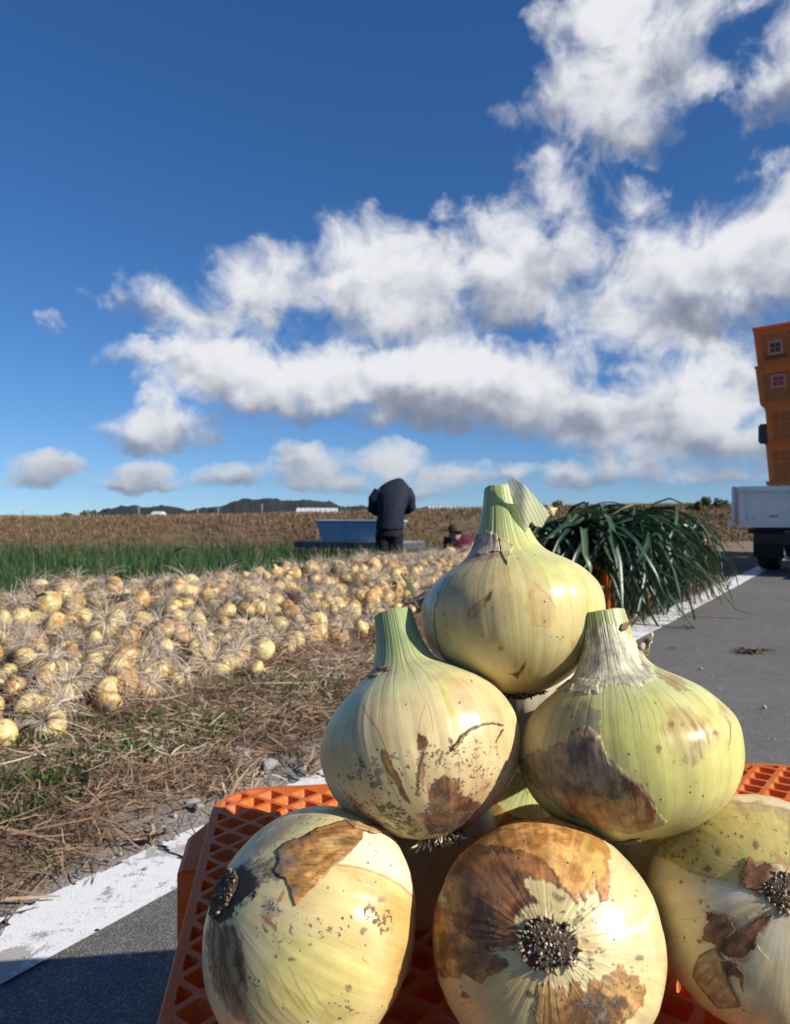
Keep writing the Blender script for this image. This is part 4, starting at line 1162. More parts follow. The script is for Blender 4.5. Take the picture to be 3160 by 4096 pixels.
    def fibre(s, pts, rad, mat, name='root_fibre', off=.0006):
        k = s.zoom[2]; ox, oy, _ = s.zoom; Q = []
        for (a, b) in zip(pts[:-1], pts[1:]):
            for f in np.linspace(0, 1, 5)[:-1]:
                x, y = a[0] + (b[0] - a[0]) * f, a[1] + (b[1] - a[1]) * f
                p, n = s.hit(ox + (x + random.uniform(-3, 3)) / k, oy + (y + random.uniform(-3, 3)) / k)
                Q.append(np.array(p) + np.array(n) * (off + random.uniform(0, .0004)) - s.base_pt)
        mb = MB(); nq = len(Q)
        mb.tube(Q, [rad * (1 - .75 * i / nq) * random.uniform(.7, 1.2) for i in range(nq)], 6)
        return mb.build(name, mat, s.obj, True)
    def root_crown(s, rad=.26, n=150, ln=(.03, .07), thick=.012, pale=.12, squash=1.0, dome=.03):
        """corky disc with the cut root stubs around the root pole"""
        rr = random.Random(s.seed + 5)
        Rm = s.R; A, E1, E2 = s.ax, s.e1, s.e2
        z0 = s.z.min()
        mb = MB(); ring = 26
        vs = [(0, 0, dome)]
        for j, q in enumerate((.35, .7, 1.0, 1.12)):
            for i in range(ring):
                a = 2 * math.pi * i / ring; rad_ = rad * q * (1 + .12 * math.sin(3 * a + s.seed) + rr.uniform(-.07, .07))
                vs.append((math.cos(a) * rad_, math.sin(a) * rad_ * squash, (dome, dome * .8, .012, -.05)[j] + rr.uniform(-.010, .010)))
        fs = [(0, 1 + i, 1 + (i + 1) % ring) for i in range(ring)]
        for j in range(3):
            fs += [(1 + j * ring + i, 1 + (j + 1) * ring + i, 1 + (j + 1) * ring + (i + 1) % ring, 1 + j * ring + (i + 1) % ring) for i in range(ring)]
        def wpt(x, y, h): 
            zz = np.interp(math.hypot(x, y / max(squash, .3)), [.1, .22, .44, .67], [0, .025, .105, .25])
            return s.ctr + Rm * (E1 * x + E2 * y + A * (z0 - h + zz)) - s.base_pt
        mb.add([wpt(*v) for v in vs], fs)
        mb.build('root_crown', M_ROOT, s.obj, True)
        groups = {'d': MB(), 'm': MB(), 'p': MB()}
        for i in range(n):
            q = math.sqrt((i + .5) / n); a = i * 2.39996 + rr.uniform(-.3, .3)
            x, y = math.cos(a) * rad * q, math.sin(a) * rad * q * squash
            L = rr.uniform(*ln) * (1.0 if q < .85 else 1.5)
            th = thick * rr.uniform(.5, 1.3)
            sx, sy = x * .5 * q + rr.uniform(-.03, .03), y * .5 * q + rr.uniform(-.03, .03)
            p0 = wpt(x, y, dome * .5 * (1 - q)); p1 = wpt(x + sx * L * 5, y + sy * L * 5, dome * (1 - q) + L * .55); p2 = wpt(x + sx * L * 10, y + sy * L * 10, dome * (1 - q) + L * .8)
            kind = 'p' if rr.random() < pale else ('m' if rr.random() < .74 else 'd')
            groups[kind].tube([p0, p1, p2], [th * Rm, th * Rm * .95, th * Rm * .55], 6)
        for kd, mt in (('d', M_RDARK), ('m', M_RMID), ('p', M_RPALE)):
            if groups[kd].V:
                o = groups[kd].build('root_stubs', mt, s.obj, True); o['kind'] = 'stuff'

def C3(*c): return np.array(c)
DK = (.085, .04, .018)

# ---- onion 1: on top of the pyramid
o1 = Onion(W(2048, 2445, .4385), .0513, (-.085, .19, 1), TALL, 3, zoom=(1650, 1880, 2.106), lump=.012)
o1.base((.50, .45, .165), (.47, .375, .14), neck=(.30, .37, .15), shoulder=(.50, .52, .18), vein=.42)
o1.paint([(640, 520), (720, 600), (800, 830), (860, 1040), (830, 1250), (700, 1420), (450, 1500), (230, 1480), (180, 1300), (200, 1050), (330, 850), (480, 700)], (.50, .39, .20), .75, 50, 20, dry=.15)
o1.paint([(1010, 950), (1130, 1040), (1200, 1150), (1225, 1300), (1150, 1330), (1000, 1300), (960, 1150)], (.55, .38, .16), .7, 26, 14, edge=((.40, .20, .07), 5, .5))
o1.paint([(960, 560), (1200, 740), (1450, 920), (1580, 1150), (1560, 1250), (1350, 1150), (1100, 900), (900, 700)], (.52, .53, .19), .5, 60, 20)
o1.paint([(390, 760), (520, 640), (600, 560), (640, 520), (720, 600), (748, 700), (700, 735), (540, 745), (400, 800), (330, 800)], (.42, .34, .24), .8, 18, 16, edge=((.25, .15, .09), 6, .5), dry=.7)
o1.paint([(400, 740), (740, 690), (755, 740), (560, 760), (420, 800)], (.26, .18, .12), .55, 12, 12, mottle=.5)
o1.paint([(290, 790), (180, 960), (95, 1180), (85, 1340), (150, 1420), (180, 1230), (215, 1050), (330, 850)], (.60, .58, .46), .85, 12, 8)
o1.stroke([(380, 760), (300, 880), (230, 1010), (195, 1150), (180, 1290), (200, 1420), (260, 1570), (330, 1680)], (.12, .065, .03), 8, .85)
o1.stroke([(150, 1000), (110, 1130), (90, 1290), (130, 1430), (220, 1580)], (.16, .09, .045), 6, .6)
o1.stroke([(720, 600), (790, 780), (835, 960), (865, 1050)], (.30, .17, .06), 5, .7)
o1.stroke([(1010, 950), (1130, 1040), (1200, 1150), (1220, 1210)], (.33, .19, .08), 4, .7)
o1.paint([(460, 1185), (640, 1050), (660, 1030), (625, 1130), (485, 1280), (470, 1230)], (.40, .27, .10), .75, 6, 5, edge=((.20, .11, .04), 4, .8))
o1.paint([(620, 1080), (640, 1030), (670, 1030), (660, 1090), (635, 1120), (610, 1110)], (.16, .08, .03), .95, 6, 6)
o1.paint([(798, 1712), (850, 1712), (885, 1700), (925, 1650), (948, 1622), (940, 1660), (900, 1720), (888, 1755), (850, 1740)], (.20, .10, .035), .95, 5, 4, edge=(DK, 4, .7))
o1.paint([(725, 1490), (770, 1483), (755, 1515), (730, 1518)], (.34, .22, .08), .7, 5, 3, edge=((.16, .08, .03), 4, .8))
o1.paint([(1380, 1400), (1460, 1400), (1450, 1560), (1340, 1640), (1280, 1600), (1340, 1500)], (.36, .23, .10), .6, 20, 20, mottle=.6)
o1.paint([(330, 1600), (600, 1740), (1000, 1800), (1250, 1700), (1330, 1760), (1000, 1860), (600, 1850), (400, 1740)], (.36, .27, .10), .5, 30, 16, mottle=.4)
for q in [(345, 985), (435, 1010), (585, 1000), (675, 1160), (285, 1315), (585, 1400), (1165, 1410), (1150, 1470), (1330, 1155), (770, 1250), (825, 1350), (1110, 1280), (925, 855), (565, 1715), (1245, 1425)]:
    o1.spot(q[0], q[1], 8, (.12, .06, .02))
o1.paint([(1000, 1250), (1500, 1200), (1480, 1600), (1050, 1600)], (.5, .4, .2), 0, 40, 20, dirt=.16)
o1.paint([(150, 1300), (300, 1300), (320, 1650), (200, 1550)], (.5, .4, .2), 0, 40, 20, dirt=.3)
o1.mask[:, 0] = np.maximum(o1.mask[:, 0], .06)
o1.finish('onion', 'top onion of the pyramid, pale yellow green with a cut striped neck', 'onion', group='onions piled on the upturned crate')
o1.root_crown(.24, 70, (.02, .05), .012, .02, 1.0, .035)
o1.sheet([(425, 690), (470, 580), (520, 520), (540, 545), (580, 545), (600, 560), (520, 640), (440, 720)], lambda q, d: C3(.60, .50, .36), .0012, .004, (-.6, -.8), 12, 12, .1)
o1.sheet([(590, 570), (640, 512), (660, 530), (715, 545), (722, 600), (745, 690), (660, 690), (560, 720), (520, 700)], lambda q, d: C3(.72, .62, .46), .0008, .002, (.2, -1), 14, 12, .15)
o1.sheet([(720, 570), (790, 590), (855, 630), (840, 680), (800, 800), (745, 690)], lambda q, d: C3(.70, .70, .34), .0005, .0004, None, 8, 12, .05)

def neck_flap():
    """translucent sheath torn from the top onion's neck and curling away to the right"""
    k = 2.106; ox, oy = 1650, 1880
    ring = [(806, 90), (830, 80), (868, 74), (900, 92), (932, 112), (985, 175), (1040, 240), (1095, 300), (1142, 340), (1154, 380), (1120, 430), (1088, 482), (1040, 474), (1018, 462), (996, 438), (978, 462), (960, 520), (935, 505), (905, 440), (895, 360), (858, 300), (835, 220), (815, 140)]
    P = [np.array(p, float) for p in ring]; rg = []
    for a, b in zip(P, P[1:] + P[:1]):
        n = max(1, int(np.hypot(*(b - a)) / 12))
        for i in range(n): rg.append(a + (b - a) * i / n + rng.uniform(-3, 3, 2))
    rg = np.array(rg); lo, hi = rg.min(0), rg.max(0)
    gx, gy = np.meshgrid(np.arange(lo[0], hi[0], 12), np.arange(lo[1], hi[1], 12))
    g = np.stack([gx.ravel(), gy.ravel()], 1); g = g[poly_sd(g, rg) > 6]
    vo, eo, fo, _, _, _ = geometry.delaunay_2d_cdt([Vector(p) for p in np.vstack([rg, g])], [], [list(range(len(rg)))], 1, 1e-5)
    V = []; C = []; UV = []
    d0 = o1.ctr[1] + .014
    for v in vo:
        a = (v[0] - 806) / 350; b = (v[1] - 74) / 420
        d = d0 - .012 + .030 * a - .020 * math.sin(max(0, min(1, a)) * 3.1) + .0008 * math.sin(v[0] * .03) + .0005 * math.sin(v[1] * .025 + 1)
        V.append(np.array(W(ox + v[0] / k, oy + v[1] / k, d)) - o1.base_pt)
        w = sstep(np.array([a - .25 + .1 * b]), -.05, .22)[0]
        C.append(C3(.80, .74, .62) * (1 - w) + C3(.78, .77, .52) * w)
        UV.append((.15 + .28 * (a * .8 - b * .45), b * .3))
    me = mesh_np('neck_flap', np.array(V), [np.array([tuple(f) for f in fo if len(f) == 3])], M_FILM, {'Col': np.array(C)}, True, np.array(UV))
    o = link('neck_flap', me, o1.obj); o['label'] = 'translucent torn sheath curling off the neck'
    md = o.modifiers.new('thickness', 'SOLIDIFY'); md.thickness = .00035
def film_material():
    m, nt, b = material('translucent_sheath')
    col = nt.attr('Col')
    uvn = nt.n('ShaderNodeUVMap'); uvn.uv_map = 'UVMap'
    u, t, _ = nt.sep(uvn.outputs[0])
    d1 = nt.vor(None, 1, 'DISTANCE_TO_EDGE', 'Distance', '1D', nt.m('MULTIPLY', u, 46), .5)
    c = nt.mix(nt.m('MULTIPLY', nt.m('SUBTRACT', 1.0, nt.ss(d1, .03, .10)), .8), col, (.17, .15, .035))
    nt.put(b.inputs['Base Color'], c); b.inputs['Roughness'].default_value = .3
    nt.put(b.inputs['Normal'], nt.bump(nt.noise(nt.n('ShaderNodeTexCoord').outputs['Object'], 160, 4), .5, .001))
    tr = nt.n('ShaderNodeBsdfTranslucent'); nt.put(tr.inputs[0], c)
    tp = nt.n('ShaderNodeBsdfTransparent')
    m1 = nt.n('ShaderNodeMixShader'); m1.inputs[0].default_value = .5
    m2 = nt.n('ShaderNodeMixShader'); m2.inputs[0].default_value = .34
    L = m.node_tree.links
    L.new(b.outputs[0], m1.inputs[1]); L.new(tr.outputs[0], m1.inputs[2])
    L.new(m1.outputs[0], m2.inputs[1]); L.new(tp.outputs[0], m2.inputs[2])
    L.new(m2.outputs[0], m.node_tree.nodes['Material Output'].inputs[0])
    return m
M_FILM = film_material()
neck_flap()

# ---- onion 2: middle row, on the left
o2 = Onion(W(1681, 2975, .4026), .0515, (-.225, .43, 1), PROFILE, 8, zoom=(1250, 2400, 1.982), lump=.014)
o2.base((.55, .46, .20), (.50, .385, .175), neck=(.25, .32, .15), shoulder=(.50, .51, .21), vein=.5)
o2.paint([(1050, 560), (1300, 640), (1500, 850), (1610, 1050), (1600, 1250), (1300, 1130), (1120, 900), (1000, 700)], (.60, .41, .23), .6, 60, 20)
o2.paint([(1060, 560), (1105, 620), (1075, 740), (1145, 900), (1130, 1000), (1050, 820), (1015, 720)], (.52, .53, .17), .75, 10, 10)
o2.paint([(1100, 600), (1250, 640), (1280, 700), (1160, 690), (1090, 640)], (.50, .31, .11), .5, 16, 12, mottle=.5)
o2.paint([(900, 570), (1050, 580), (1010, 650), (920, 650)], (.46, .31, .13), .45, 16, 12, mottle=.6)
o2.paint([(300, 720), (420, 640), (600, 600), (700, 560), (500, 540), (380, 620)], (.47, .46, .28), .5, 20, 14)
o2.paint([(70, 1000), (330, 950), (360, 1230), (500, 1300), (300, 1500), (100, 1400)], (.48, .36, .19), .5, 60, 20)
o2.stroke([(390, 820), (430, 900), (520, 1040), (580, 1190), (640, 1340), (720, 1490), (775, 1610)], (.20, .10, .04), 5, .85, 3, False)
o2.stroke([(905, 790), (860, 920), (835, 1080)], (.36, .20, .08), 4, .75, 3)
o2.stroke([(905, 790), (945, 940), (965, 1110)], (.36, .20, .08), 4, .65, 3)
o2.stroke([(330, 980), (320, 1100), (360, 1230), (410, 1340)], (.40, .26, .11), 4, .6)
o2.stroke([(250, 1000), (240, 1150), (265, 1290)], (.40, .27, .13), 4, .45)
o2.stroke([(190, 960), (160, 1110), (160, 1300)], (.40, .27, .13), 4, .45)
o2.stroke([(1280, 780), (1330, 900), (1400, 1000)], (.45, .25, .13), 3, .4)
o2.stroke([(1180, 830), (1215, 950), (1220, 1010)], (.45, .25, .13), 3, .4)
o2.stroke([(1440, 770), (1480, 880), (1500, 960)], (.40, .35, .12), 6, .6)
o2.paint([(548, 1180), (578, 1195), (600, 1250), (640, 1340), (690, 1430), (735, 1520), (775, 1610), (735, 1590), (660, 1460), (590, 1350), (545, 1260)], ((.12, .05, .02), (.36, .17, .05)), .95, 7, 7, edge=(DK, 7, .8), dry=.4, dirt=.25)
o2.paint([(838, 1065), (890, 1085), (915, 1130), (892, 1190), (832, 1182), (826, 1120)], ((.13, .05, .02), (.38, .17, .05)), .95, 8, 8, edge=((.10, .04, .015), 7, .8))
o2.paint([(865, 1195), (890, 1200), (880, 1280), (850, 1400), (840, 1560), (822, 1560), (826, 1380), (845, 1270)], (.10, .055, .03), .9, 7, 10, dirt=.55)
o2.paint([(870, 1280), (895, 1290), (885, 1420), (865, 1500), (850, 1450)], (.32, .15, .05), .85, 8, 8, dirt=.3)
for q, r_ in [((930, 1155), 13), ((970, 1160), 15), ((1098, 1120), 18), ((1105, 1165), 14), ((475, 1248), 9), ((755, 1205), 10), ((745, 1235), 8), ((385, 1285), 20), ((215, 1390), 16), ((305, 1410), 20), ((1165, 810), 15), ((1260, 640), 14), ((1185, 1215), 6)]:
    o2.spot(q[0], q[1], r_ * 1.1, (.09, .05, .028), .9)
o2.paint([(480, 1330), (540, 1330), (560, 1370), (530, 1400), (540, 1470), (480, 1500), (430, 1460), (500, 1430), (490, 1380)], (.10, .075, .06), .8, 8, 12, dirt=.5, mottle=.3)
o2.paint([(955, 1425), (1060, 1395), (1170, 1480), (1230, 1580), (1330, 1610), (1300, 1700), (1200, 1790), (1050, 1810), (900, 1780), (830, 1710), (930, 1660), (925, 1510)], ((.075, .032, .016), (.27, .115, .045)), .95, 16, 24, mottle=.2, dry=.6, dirt=.40)
o2.paint([(1230, 1560), (1330, 1610), (1300, 1700), (1210, 1680)], (.14, .05, .025), .7, 12, 14, dirt=.4)
o2.paint([(1380, 1440), (1440, 1420), (1330, 1600), (1270, 1560)], (.50, .24, .08), .5, 16, 14, streaky=.5)
o2.paint([(270, 1560), (330, 1580), (420, 1680), (560, 1760), (700, 1800), (720, 1860), (500, 1790), (340, 1680)], (.26, .15, .06), .75, 12, 16, mottle=.5, dirt=.55)
o2.paint([(490, 1590), (640, 1640), (800, 1720), (850, 1850), (700, 1830), (560, 1740)], (.27, .19, .085), .85, 20, 24, mottle=.4, dirt=.75)
o2.paint([(900, 1780), (1200, 1760), (1150, 1850), (900, 1870)], (.20, .12, .06), .8, 16, 16, dirt=.85)
o2.paint([(250, 1270), (600, 1180), (1000, 1130), (1480, 1090), (1560, 1400), (1250, 1780), (800, 1870), (400, 1740), (180, 1480)], (.5, .4, .2), 0, 70, 30, dirt=.44)
o2.paint([(780, 1180), (1220, 1130), (1300, 1350), (1200, 1500), (800, 1600)], (.5, .4, .2), 0, 60, 30, dirt=.54)
o2.finish('onion', 'left onion of the middle row, soil specked with a brown rooty base', 'onion', group='onions piled on the upturned crate')
o2.root_crown(.22, 90, (.05, .11), .011, .45, 1.0, .03)
o2.fibre([(1110, 1185), (1150, 1140), (1190, 1080), (1260, 1020), (1350, 985), (1420, 975), (1470, 985), (1518, 1000)], .0011, M_RMID)
o2.fibre([(1500, 1030), (1470, 1090), (1440, 1150)], .0005, simple('green_shred', (.10, .14, .04), .6))
o2.sheet([(432, 620), (450, 575), (510, 545), (600, 535), (625, 560), (560, 575), (480, 610)], lambda q, d: C3(.47, .36, .22), .0012, .0016, (-.5, .8), 12, 12, .2)
o2.sheet([(505, 560), (520, 530), (560, 545), (608, 532), (600, 560), (545, 572)], lambda q, d: C3(.35, .17, .06), .0020, .001, (0, -1), 10, 10, .2)

# ---- onion 3: middle row, on the right
o3 = Onion(W(2508, 2985, .392), .0552, (-.135, .22, 1), FLAT, 15, zoom=(2050, 2400, 1.7737), lump=.012)
o3.base((.50, .48, .145), (.46, .43, .16), neck=(.36, .41, .17), shoulder=(.45, .49, .19), vein=.75)
o3.paint([(40, 950), (130, 760), (300, 620), (480, 560), (560, 700), (560, 900), (480, 1200), (420, 1500), (250, 1420), (90, 1240)], (.44, .33, .17), .75, 50, 26, dry=.35, vein=.5)
o3.paint([(400, 720), (640, 640), (640, 900), (420, 1000), (330, 900)], (.40, .42, .18), .55, 40, 20)
o3.paint([(520, 200), (720, 160), (760, 210), (870, 290), (900, 330), (940, 420), (1010, 540), (900, 620), (740, 600), (560, 640), (450, 600), (480, 470), (515, 350)], ((.36, .33, .25), (.66, .61, .49)), .92, 9, 12, dry=.85, vein=.8, lift=.0003, edge=((.40, .34, .26), 4, .3))
for k_ in range(26):
    x0 = 520 + k_ * 14.5; o3.stroke([(x0, 220 + (k_ * 53 % 40)), (x0 + (x0 - 690) * .10, 360), (x0 + (x0 - 690) * .55, 520), (x0 + (x0 - 690) * 1.0, 600)], (.66, .62, .50) if k_ % 3 else (.24, .20, .13), 3.2, .55, 8)
o3.paint([(370, 655), (450, 570), (560, 575), (620, 580), (600, 650), (500, 668)], ((.42, .37, .27), (.64, .58, .45)), .8, 7, 12, edge=((.30, .22, .14), 4, .7), dry=.8, lift=.0006)
o3.paint([(440, 930), (480, 900), (560, 912), (632, 965), (600, 985), (530, 990), (470, 970)], ((.30, .24, .18), (.58, .50, .38)), .9, 6, 12, edge=((.22, .16, .11), 4, .7), lift=.001, dry=.8)
o3.mask[:, 3] *= (o3.z > 1.0)
o3.paint([(500, 700), (560, 760), (640, 770), (640, 960), (600, 1010), (430, 1000), (400, 940), (460, 850)], (.27, .21, .165), .8, 16, 18, mottle=.4, dry=.6)
o3.paint([(640, 770), (1000, 640), (1200, 1000), (1180, 1350), (1040, 1600), (980, 1400), (760, 1180), (650, 1080)], (.50, .50, .155), .5, 40, 20)
o3.paint([(1110, 740), (1240, 750), (1390, 850), (1450, 960), (1400, 1080), (1320, 1130), (1250, 1190), (1140, 1120), (1080, 960)], (.40, .24, .11), .55, 30, 24, streaky=.7, mottle=.4)
o3.paint([(1250, 850), (1340, 850), (1420, 960), (1340, 1110), (1250, 1180), (1230, 1080), (1330, 980)], (.20, .12, .085), .55, 12, 20, streaky=.8, mottle=.5)
o3.paint([(1000, 470), (1100, 520), (1190, 570), (1270, 650), (1180, 640), (1060, 570)], (.31, .20, .09), .75, 12, 14, mottle=.4, edge=((.18, .10, .04), 6, .4), dry=.5)
o3.paint([(1430, 700), (1520, 790), (1580, 860), (1560, 900), (1470, 800)], (.33, .19, .10), .6, 14, 14, mottle=.4)
o3.stroke([(1520, 820), (1548, 900), (1548, 980), (1530, 1060)], (.10, .045, .02), 6, .85)
o3.stroke([(1270, 860), (1330, 960), (1380, 1050)], (.16, .09, .06), 6, .6); o3.stroke([(1200, 770), (1290, 880)], (.2, .11, .06), 5, .5)
for q in [(1130, 885, 20), (1205, 885, 9), (1040, 1060, 22), (1145, 1150, 14), (1025, 1075, 10), (950, 1315, 14), (1300, 1290, 6), (880, 1215, 9), (1430, 950, 18)]:
    o3.spot(q[0], q[1], q[2] * 1.1, (.20, .11, .045), .75)
for k_ in range(9):
    xa = 690 + k_ * 52
    o3.stroke([(700 + k_ * 30, 560), (xa, 800), (xa + k_ * 9, 1010 + (k_ * 67 % 160))], (.28, .22, .06), 3.2, .55, 3)
o3.paint([(200, 1480), (700, 1640), (1100, 1660), (1400, 1480), (1450, 1400), (1500, 1450), (1200, 1690), (800, 1720), (300, 1600)], (.46, .36, .17), .5, 30, 16, dirt=.25)
FLAP3 = [(70, 1140), (110, 1105), (230, 1060), (380, 1010), (430, 930), (470, 900), (560, 920), (632, 965), (645, 1020), (655, 1100), (700, 1160), (770, 1205), (860, 1290), (940, 1370), (1000, 1450), (1018, 1520), (1100, 1568), (1000, 1610), (900, 1645), (760, 1640), (600, 1605), (450, 1545), (330, 1470), (220, 1380), (130, 1290), (85, 1220)]
o3.paint(FLAP3, ((.17, .11, .065), (.44, .30, .15)), .85, 7, 10, edge=((.10, .045, .02), 7, .75), dry=.7, vein=.6, lift=.0007, streaky=.15)
o3.paint([(300, 1150), (420, 1020), (640, 980), (660, 1110), (760, 1200), (900, 1330), (860, 1400), (700, 1370), (560, 1420), (400, 1400), (280, 1330)], ((.13, .085, .065), (.34, .245, .17)), .85, 26, 26, streaky=.3, dry=.8)
o3.paint([(430, 1390), (620, 1370), (760, 1390), (860, 1360), (960, 1430), (1005, 1500), (1010, 1560), (900, 1630), (720, 1620), (520, 1540), (380, 1470)], ((.30, .14, .05), (.50, .28, .11)), .9, 20, 22, mottle=.2, dry=.6)
o3.paint([(770, 1250), (880, 1310), (980, 1420), (1010, 1500), (960, 1510), (940, 1420), (860, 1370), (780, 1340)], ((.07, .035, .02), (.20, .09, .035)), .9, 10, 16)
o3.paint([(940, 1450), (1010, 1480), (1010, 1560), (960, 1560)], (.24, .085, .025), .85, 10, 12)
for a_ in ((470, 1330), (600, 1340), (720, 1360), (830, 1350)): o3.paint([(a_[0] - 50, a_[1] - 20), (a_[0] + 50, a_[1] - 10), (a_[0] + 40, a_[1] + 28), (a_[0] - 40, a_[1] + 24)], (.11, .065, .045), .7, 14, 20, mottle=.4)
for (x0, y0, x1, y1) in [(640, 960, 655, 1110), (600, 1000, 700, 1280), (560, 1010, 620, 1300), (520, 1020, 540, 1320), (480, 1010, 460, 1320), (430, 1030, 380, 1330), (640, 1030, 780, 1330), (650, 1090, 860, 1340), (300, 1080, 280, 1340), (210, 1170, 245, 1270)]:
    o3.stroke([(x0, y0), ((x0 + x1) / 2 - 8, (y0 + y1) / 2), (x1, y1)], (.12, .065, .04), 3.5, .6, 4)
o3.stroke([(655, 1110), (760, 1200), (900, 1310), (1000, 1440), (1016, 1520)], (.07, .03, .015), 7, .9, 3, False)
o3.paint([(90, 1120), (240, 1060), (420, 1020), (400, 1060), (230, 1120), (100, 1160)], (.30, .22, .15), .6, 8, 10, streaky=.4)
o3.mask[:, 0] = np.maximum(o3.mask[:, 0], .10)
o3.finish('onion', 'right onion of the middle row, flat and green with a big brown skin flap', 'onion', group='onions piled on the upturned crate')
None and o3.sheet([(440, 930), (480, 905), (560, 915), (600, 930), (635, 965), (600, 985), (530, 1000), (470, 975)], lambda q, d: C3(.40, .34, .27), .0030, .002, (.3, -.6), 12, 11, .1)
o3.sheet([(275, 610), (300, 580), (345, 565), (400, 560), (440, 600), (420, 640), (380, 655), (310, 630)], lambda q, d: C3(.55, .46, .33), .0012, .001, (-.4, .6), 12, 11, .1)
None and o3.sheet([(270, 605), (330, 570), (400, 555), (500, 575), (620, 575), (605, 650), (500, 665), (380, 650), (310, 625)], lambda q, d: C3(.45, .39, .29), .0016, .0014, (-.4, .6), 12, 12, .1)
def ruffle(ring, seed, depth, colr, nm):
    k = 1.7737; ox, oy = 2050, 2400
    P = [np.array(p, float) for p in ring]; rg = []
    r_ = random.Random(seed)
    for a, b in zip(P, P[1:] + P[:1]):
        n = max(1, int(np.hypot(*(b - a)) / 9))
        for i in range(n): rg.append(a + (b - a) * i / n + np.array([r_.uniform(-4, 4), r_.uniform(-4, 4)]))
    rg = np.array(rg); lo, hi = rg.min(0), rg.max(0)
    gx, gy = np.meshgrid(np.arange(lo[0], hi[0], 9), np.arange(lo[1], hi[1], 9))
    g = np.stack([gx.ravel(), gy.ravel()], 1); g = g[poly_sd(g, rg) > 4]
    vo, eo, fo, _, _, _ = geometry.delaunay_2d_cdt([Vector(p) for p in np.vstack([rg, g])], [], [list(range(len(rg)))], 1, 1e-5)
    V = [np.array(W(ox + v[0] / k, oy + v[1] / k, depth + .0022 * math.sin(v[0] * .09 + seed) + .002 * math.sin(v[1] * .07))) - o3.base_pt for v in vo]
    me = mesh_np(nm, np.array(V), [np.array([tuple(f) for f in fo if len(f) == 3])], M_SKIN, {'Col': np.tile(colr, (len(V), 1)), 'Mask': np.full((len(V), 3), .05)}, True, np.array([(v[0] * .0012, v[1] * .0006) for v in vo]))
    o = link(nm, me, o3.obj); md = o.modifiers.new('thickness', 'SOLIDIFY'); md.thickness = .0004
ruffle([(925, 300), (935, 275), (960, 262), (975, 235), (994, 232), (992, 275), (990, 300), (972, 318), (974, 350), (960, 400), (938, 395), (905, 350), (890, 310)], 4, o3.ctr[1] + .005, C3(.60, .57, .46), 'neck_skin')
None and o3.sheet([(520, 215), (600, 200), (690, 195), (725, 165), (735, 185), (760, 215), (790, 235), (850, 215), (865, 260), (900, 310), (880, 360), (760, 330), (640, 320), (560, 330), (515, 330)], lambda q, d: C3(.50, .47, .36), .0010, .0008, (0, -1), 14, 12, .05, name='neck_skin')
o3.sheet([(760, 205), (775, 165), (815, 160), (818, 185), (800, 215), (775, 225)], lambda q, d: C3(.30, .17, .09), .0026, .001, (0, -1), 6, 9, .05, name='neck_skin')
o3.fibre([(905, 1690), (800, 1705), (720, 1700)], .0012, M_RDARK, off=.001)

# ---- onion 4: bottom row, on the left, root end up to the left
o4 = Onion(W(1262, 3722, .369), .0562, (.755, .33, -.50), NECKLESS, 22, zoom=(780, 3180, 1.7737), lump=.014)
o4.base((.56, .46, .17), (.53, .47, .19), neck=(.5, .35, .1), shoulder=(.50, .36, .11), vein=.25)
o4.mask[:, 3] = 0
o4.paint([(1000, 500), (1300, 560), (1600, 790), (1620, 1050), (1500, 1350), (1350, 1450), (1380, 1000), (1200, 760)], (.55, .33, .10), .7, 70, 26)
o4.paint([(600, 1000), (1100, 1000), (1300, 1300), (1100, 1625), (700, 1625), (500, 1300)], (.54, .50, .15), .5, 70, 24)
o4.paint([(330, 480), (500, 320), (760, 190), (950, 110), (1200, 130), (1150, 180), (1060, 190), (850, 290), (620, 420), (400, 560)], (.50, .47, .24), .7, 30, 20, dirt=.35, streaky=.4)
o4.paint([(420, 330), (600, 180), (800, 110), (960, 90), (1000, 120), (780, 190), (560, 330), (420, 440)], (.36, .26, .15), .75, 20, 18, mottle=.4, dirt=.3)
o4.paint([(1010, 495), (1060, 440), (1180, 310), (1200, 230), (1330, 250), (1450, 340), (1560, 500), (1605, 650), (1618, 780), (1560, 730), (1460, 640), (1330, 570), (1200, 520), (1090, 495)], (.70, .70, .50), .97, 5, 4, edge=((.48, .30, .12), 6, .55), dry=0)
o4.stroke([(1010, 495), (1200, 522), (1330, 570), (1460, 640), (1560, 730), (1615, 780)], (.40, .24, .08), 7, .7, 2, False)
o4.paint([(200, 640), (280, 520), (340, 470), (420, 560), (470, 640), (430, 700), (370, 740), (300, 800), (270, 880), (190, 900), (120, 880), (130, 760)], (.022, .015, .011), .98, 18, 20, dirt=.22, dry=.9)
o4.paint([(330, 460), (560, 440), (640, 470), (670, 560), (620, 620), (500, 600), (460, 650), (400, 560)], ((.10, .07, .05), (.38, .31, .24)), .9, 18, 24, dirt=.6, mottle=.3, dry=.9)
o4.paint([(500, 740), (600, 760), (610, 830), (540, 890), (460, 840)], (.30, .25, .19), .8, 14, 18, dirt=.6, mottle=.3)
o4.paint([(110, 880), (180, 900), (280, 930), (320, 1040), (345, 1200), (370, 1400), (390, 1560), (400, 1625), (300, 1600), (180, 1450), (100, 1300), (75, 1050)], ((.05, .022, .012), (.36, .17, .065)), .97, 14, 22, streaky=.35, mottle=.1, dirt=.24, dry=.5)
for k_, (xa, xb) in enumerate([(150, 110), (190, 170), (230, 250), (265, 310), (300, 365)]): o4.stroke([(xa, 880), ((xa + xb) / 2 + 20, 1150), (xb + 10, 1480)], (.035, .017, .010) if k_ % 2 else (.46, .28, .13), 14, .7, 16)
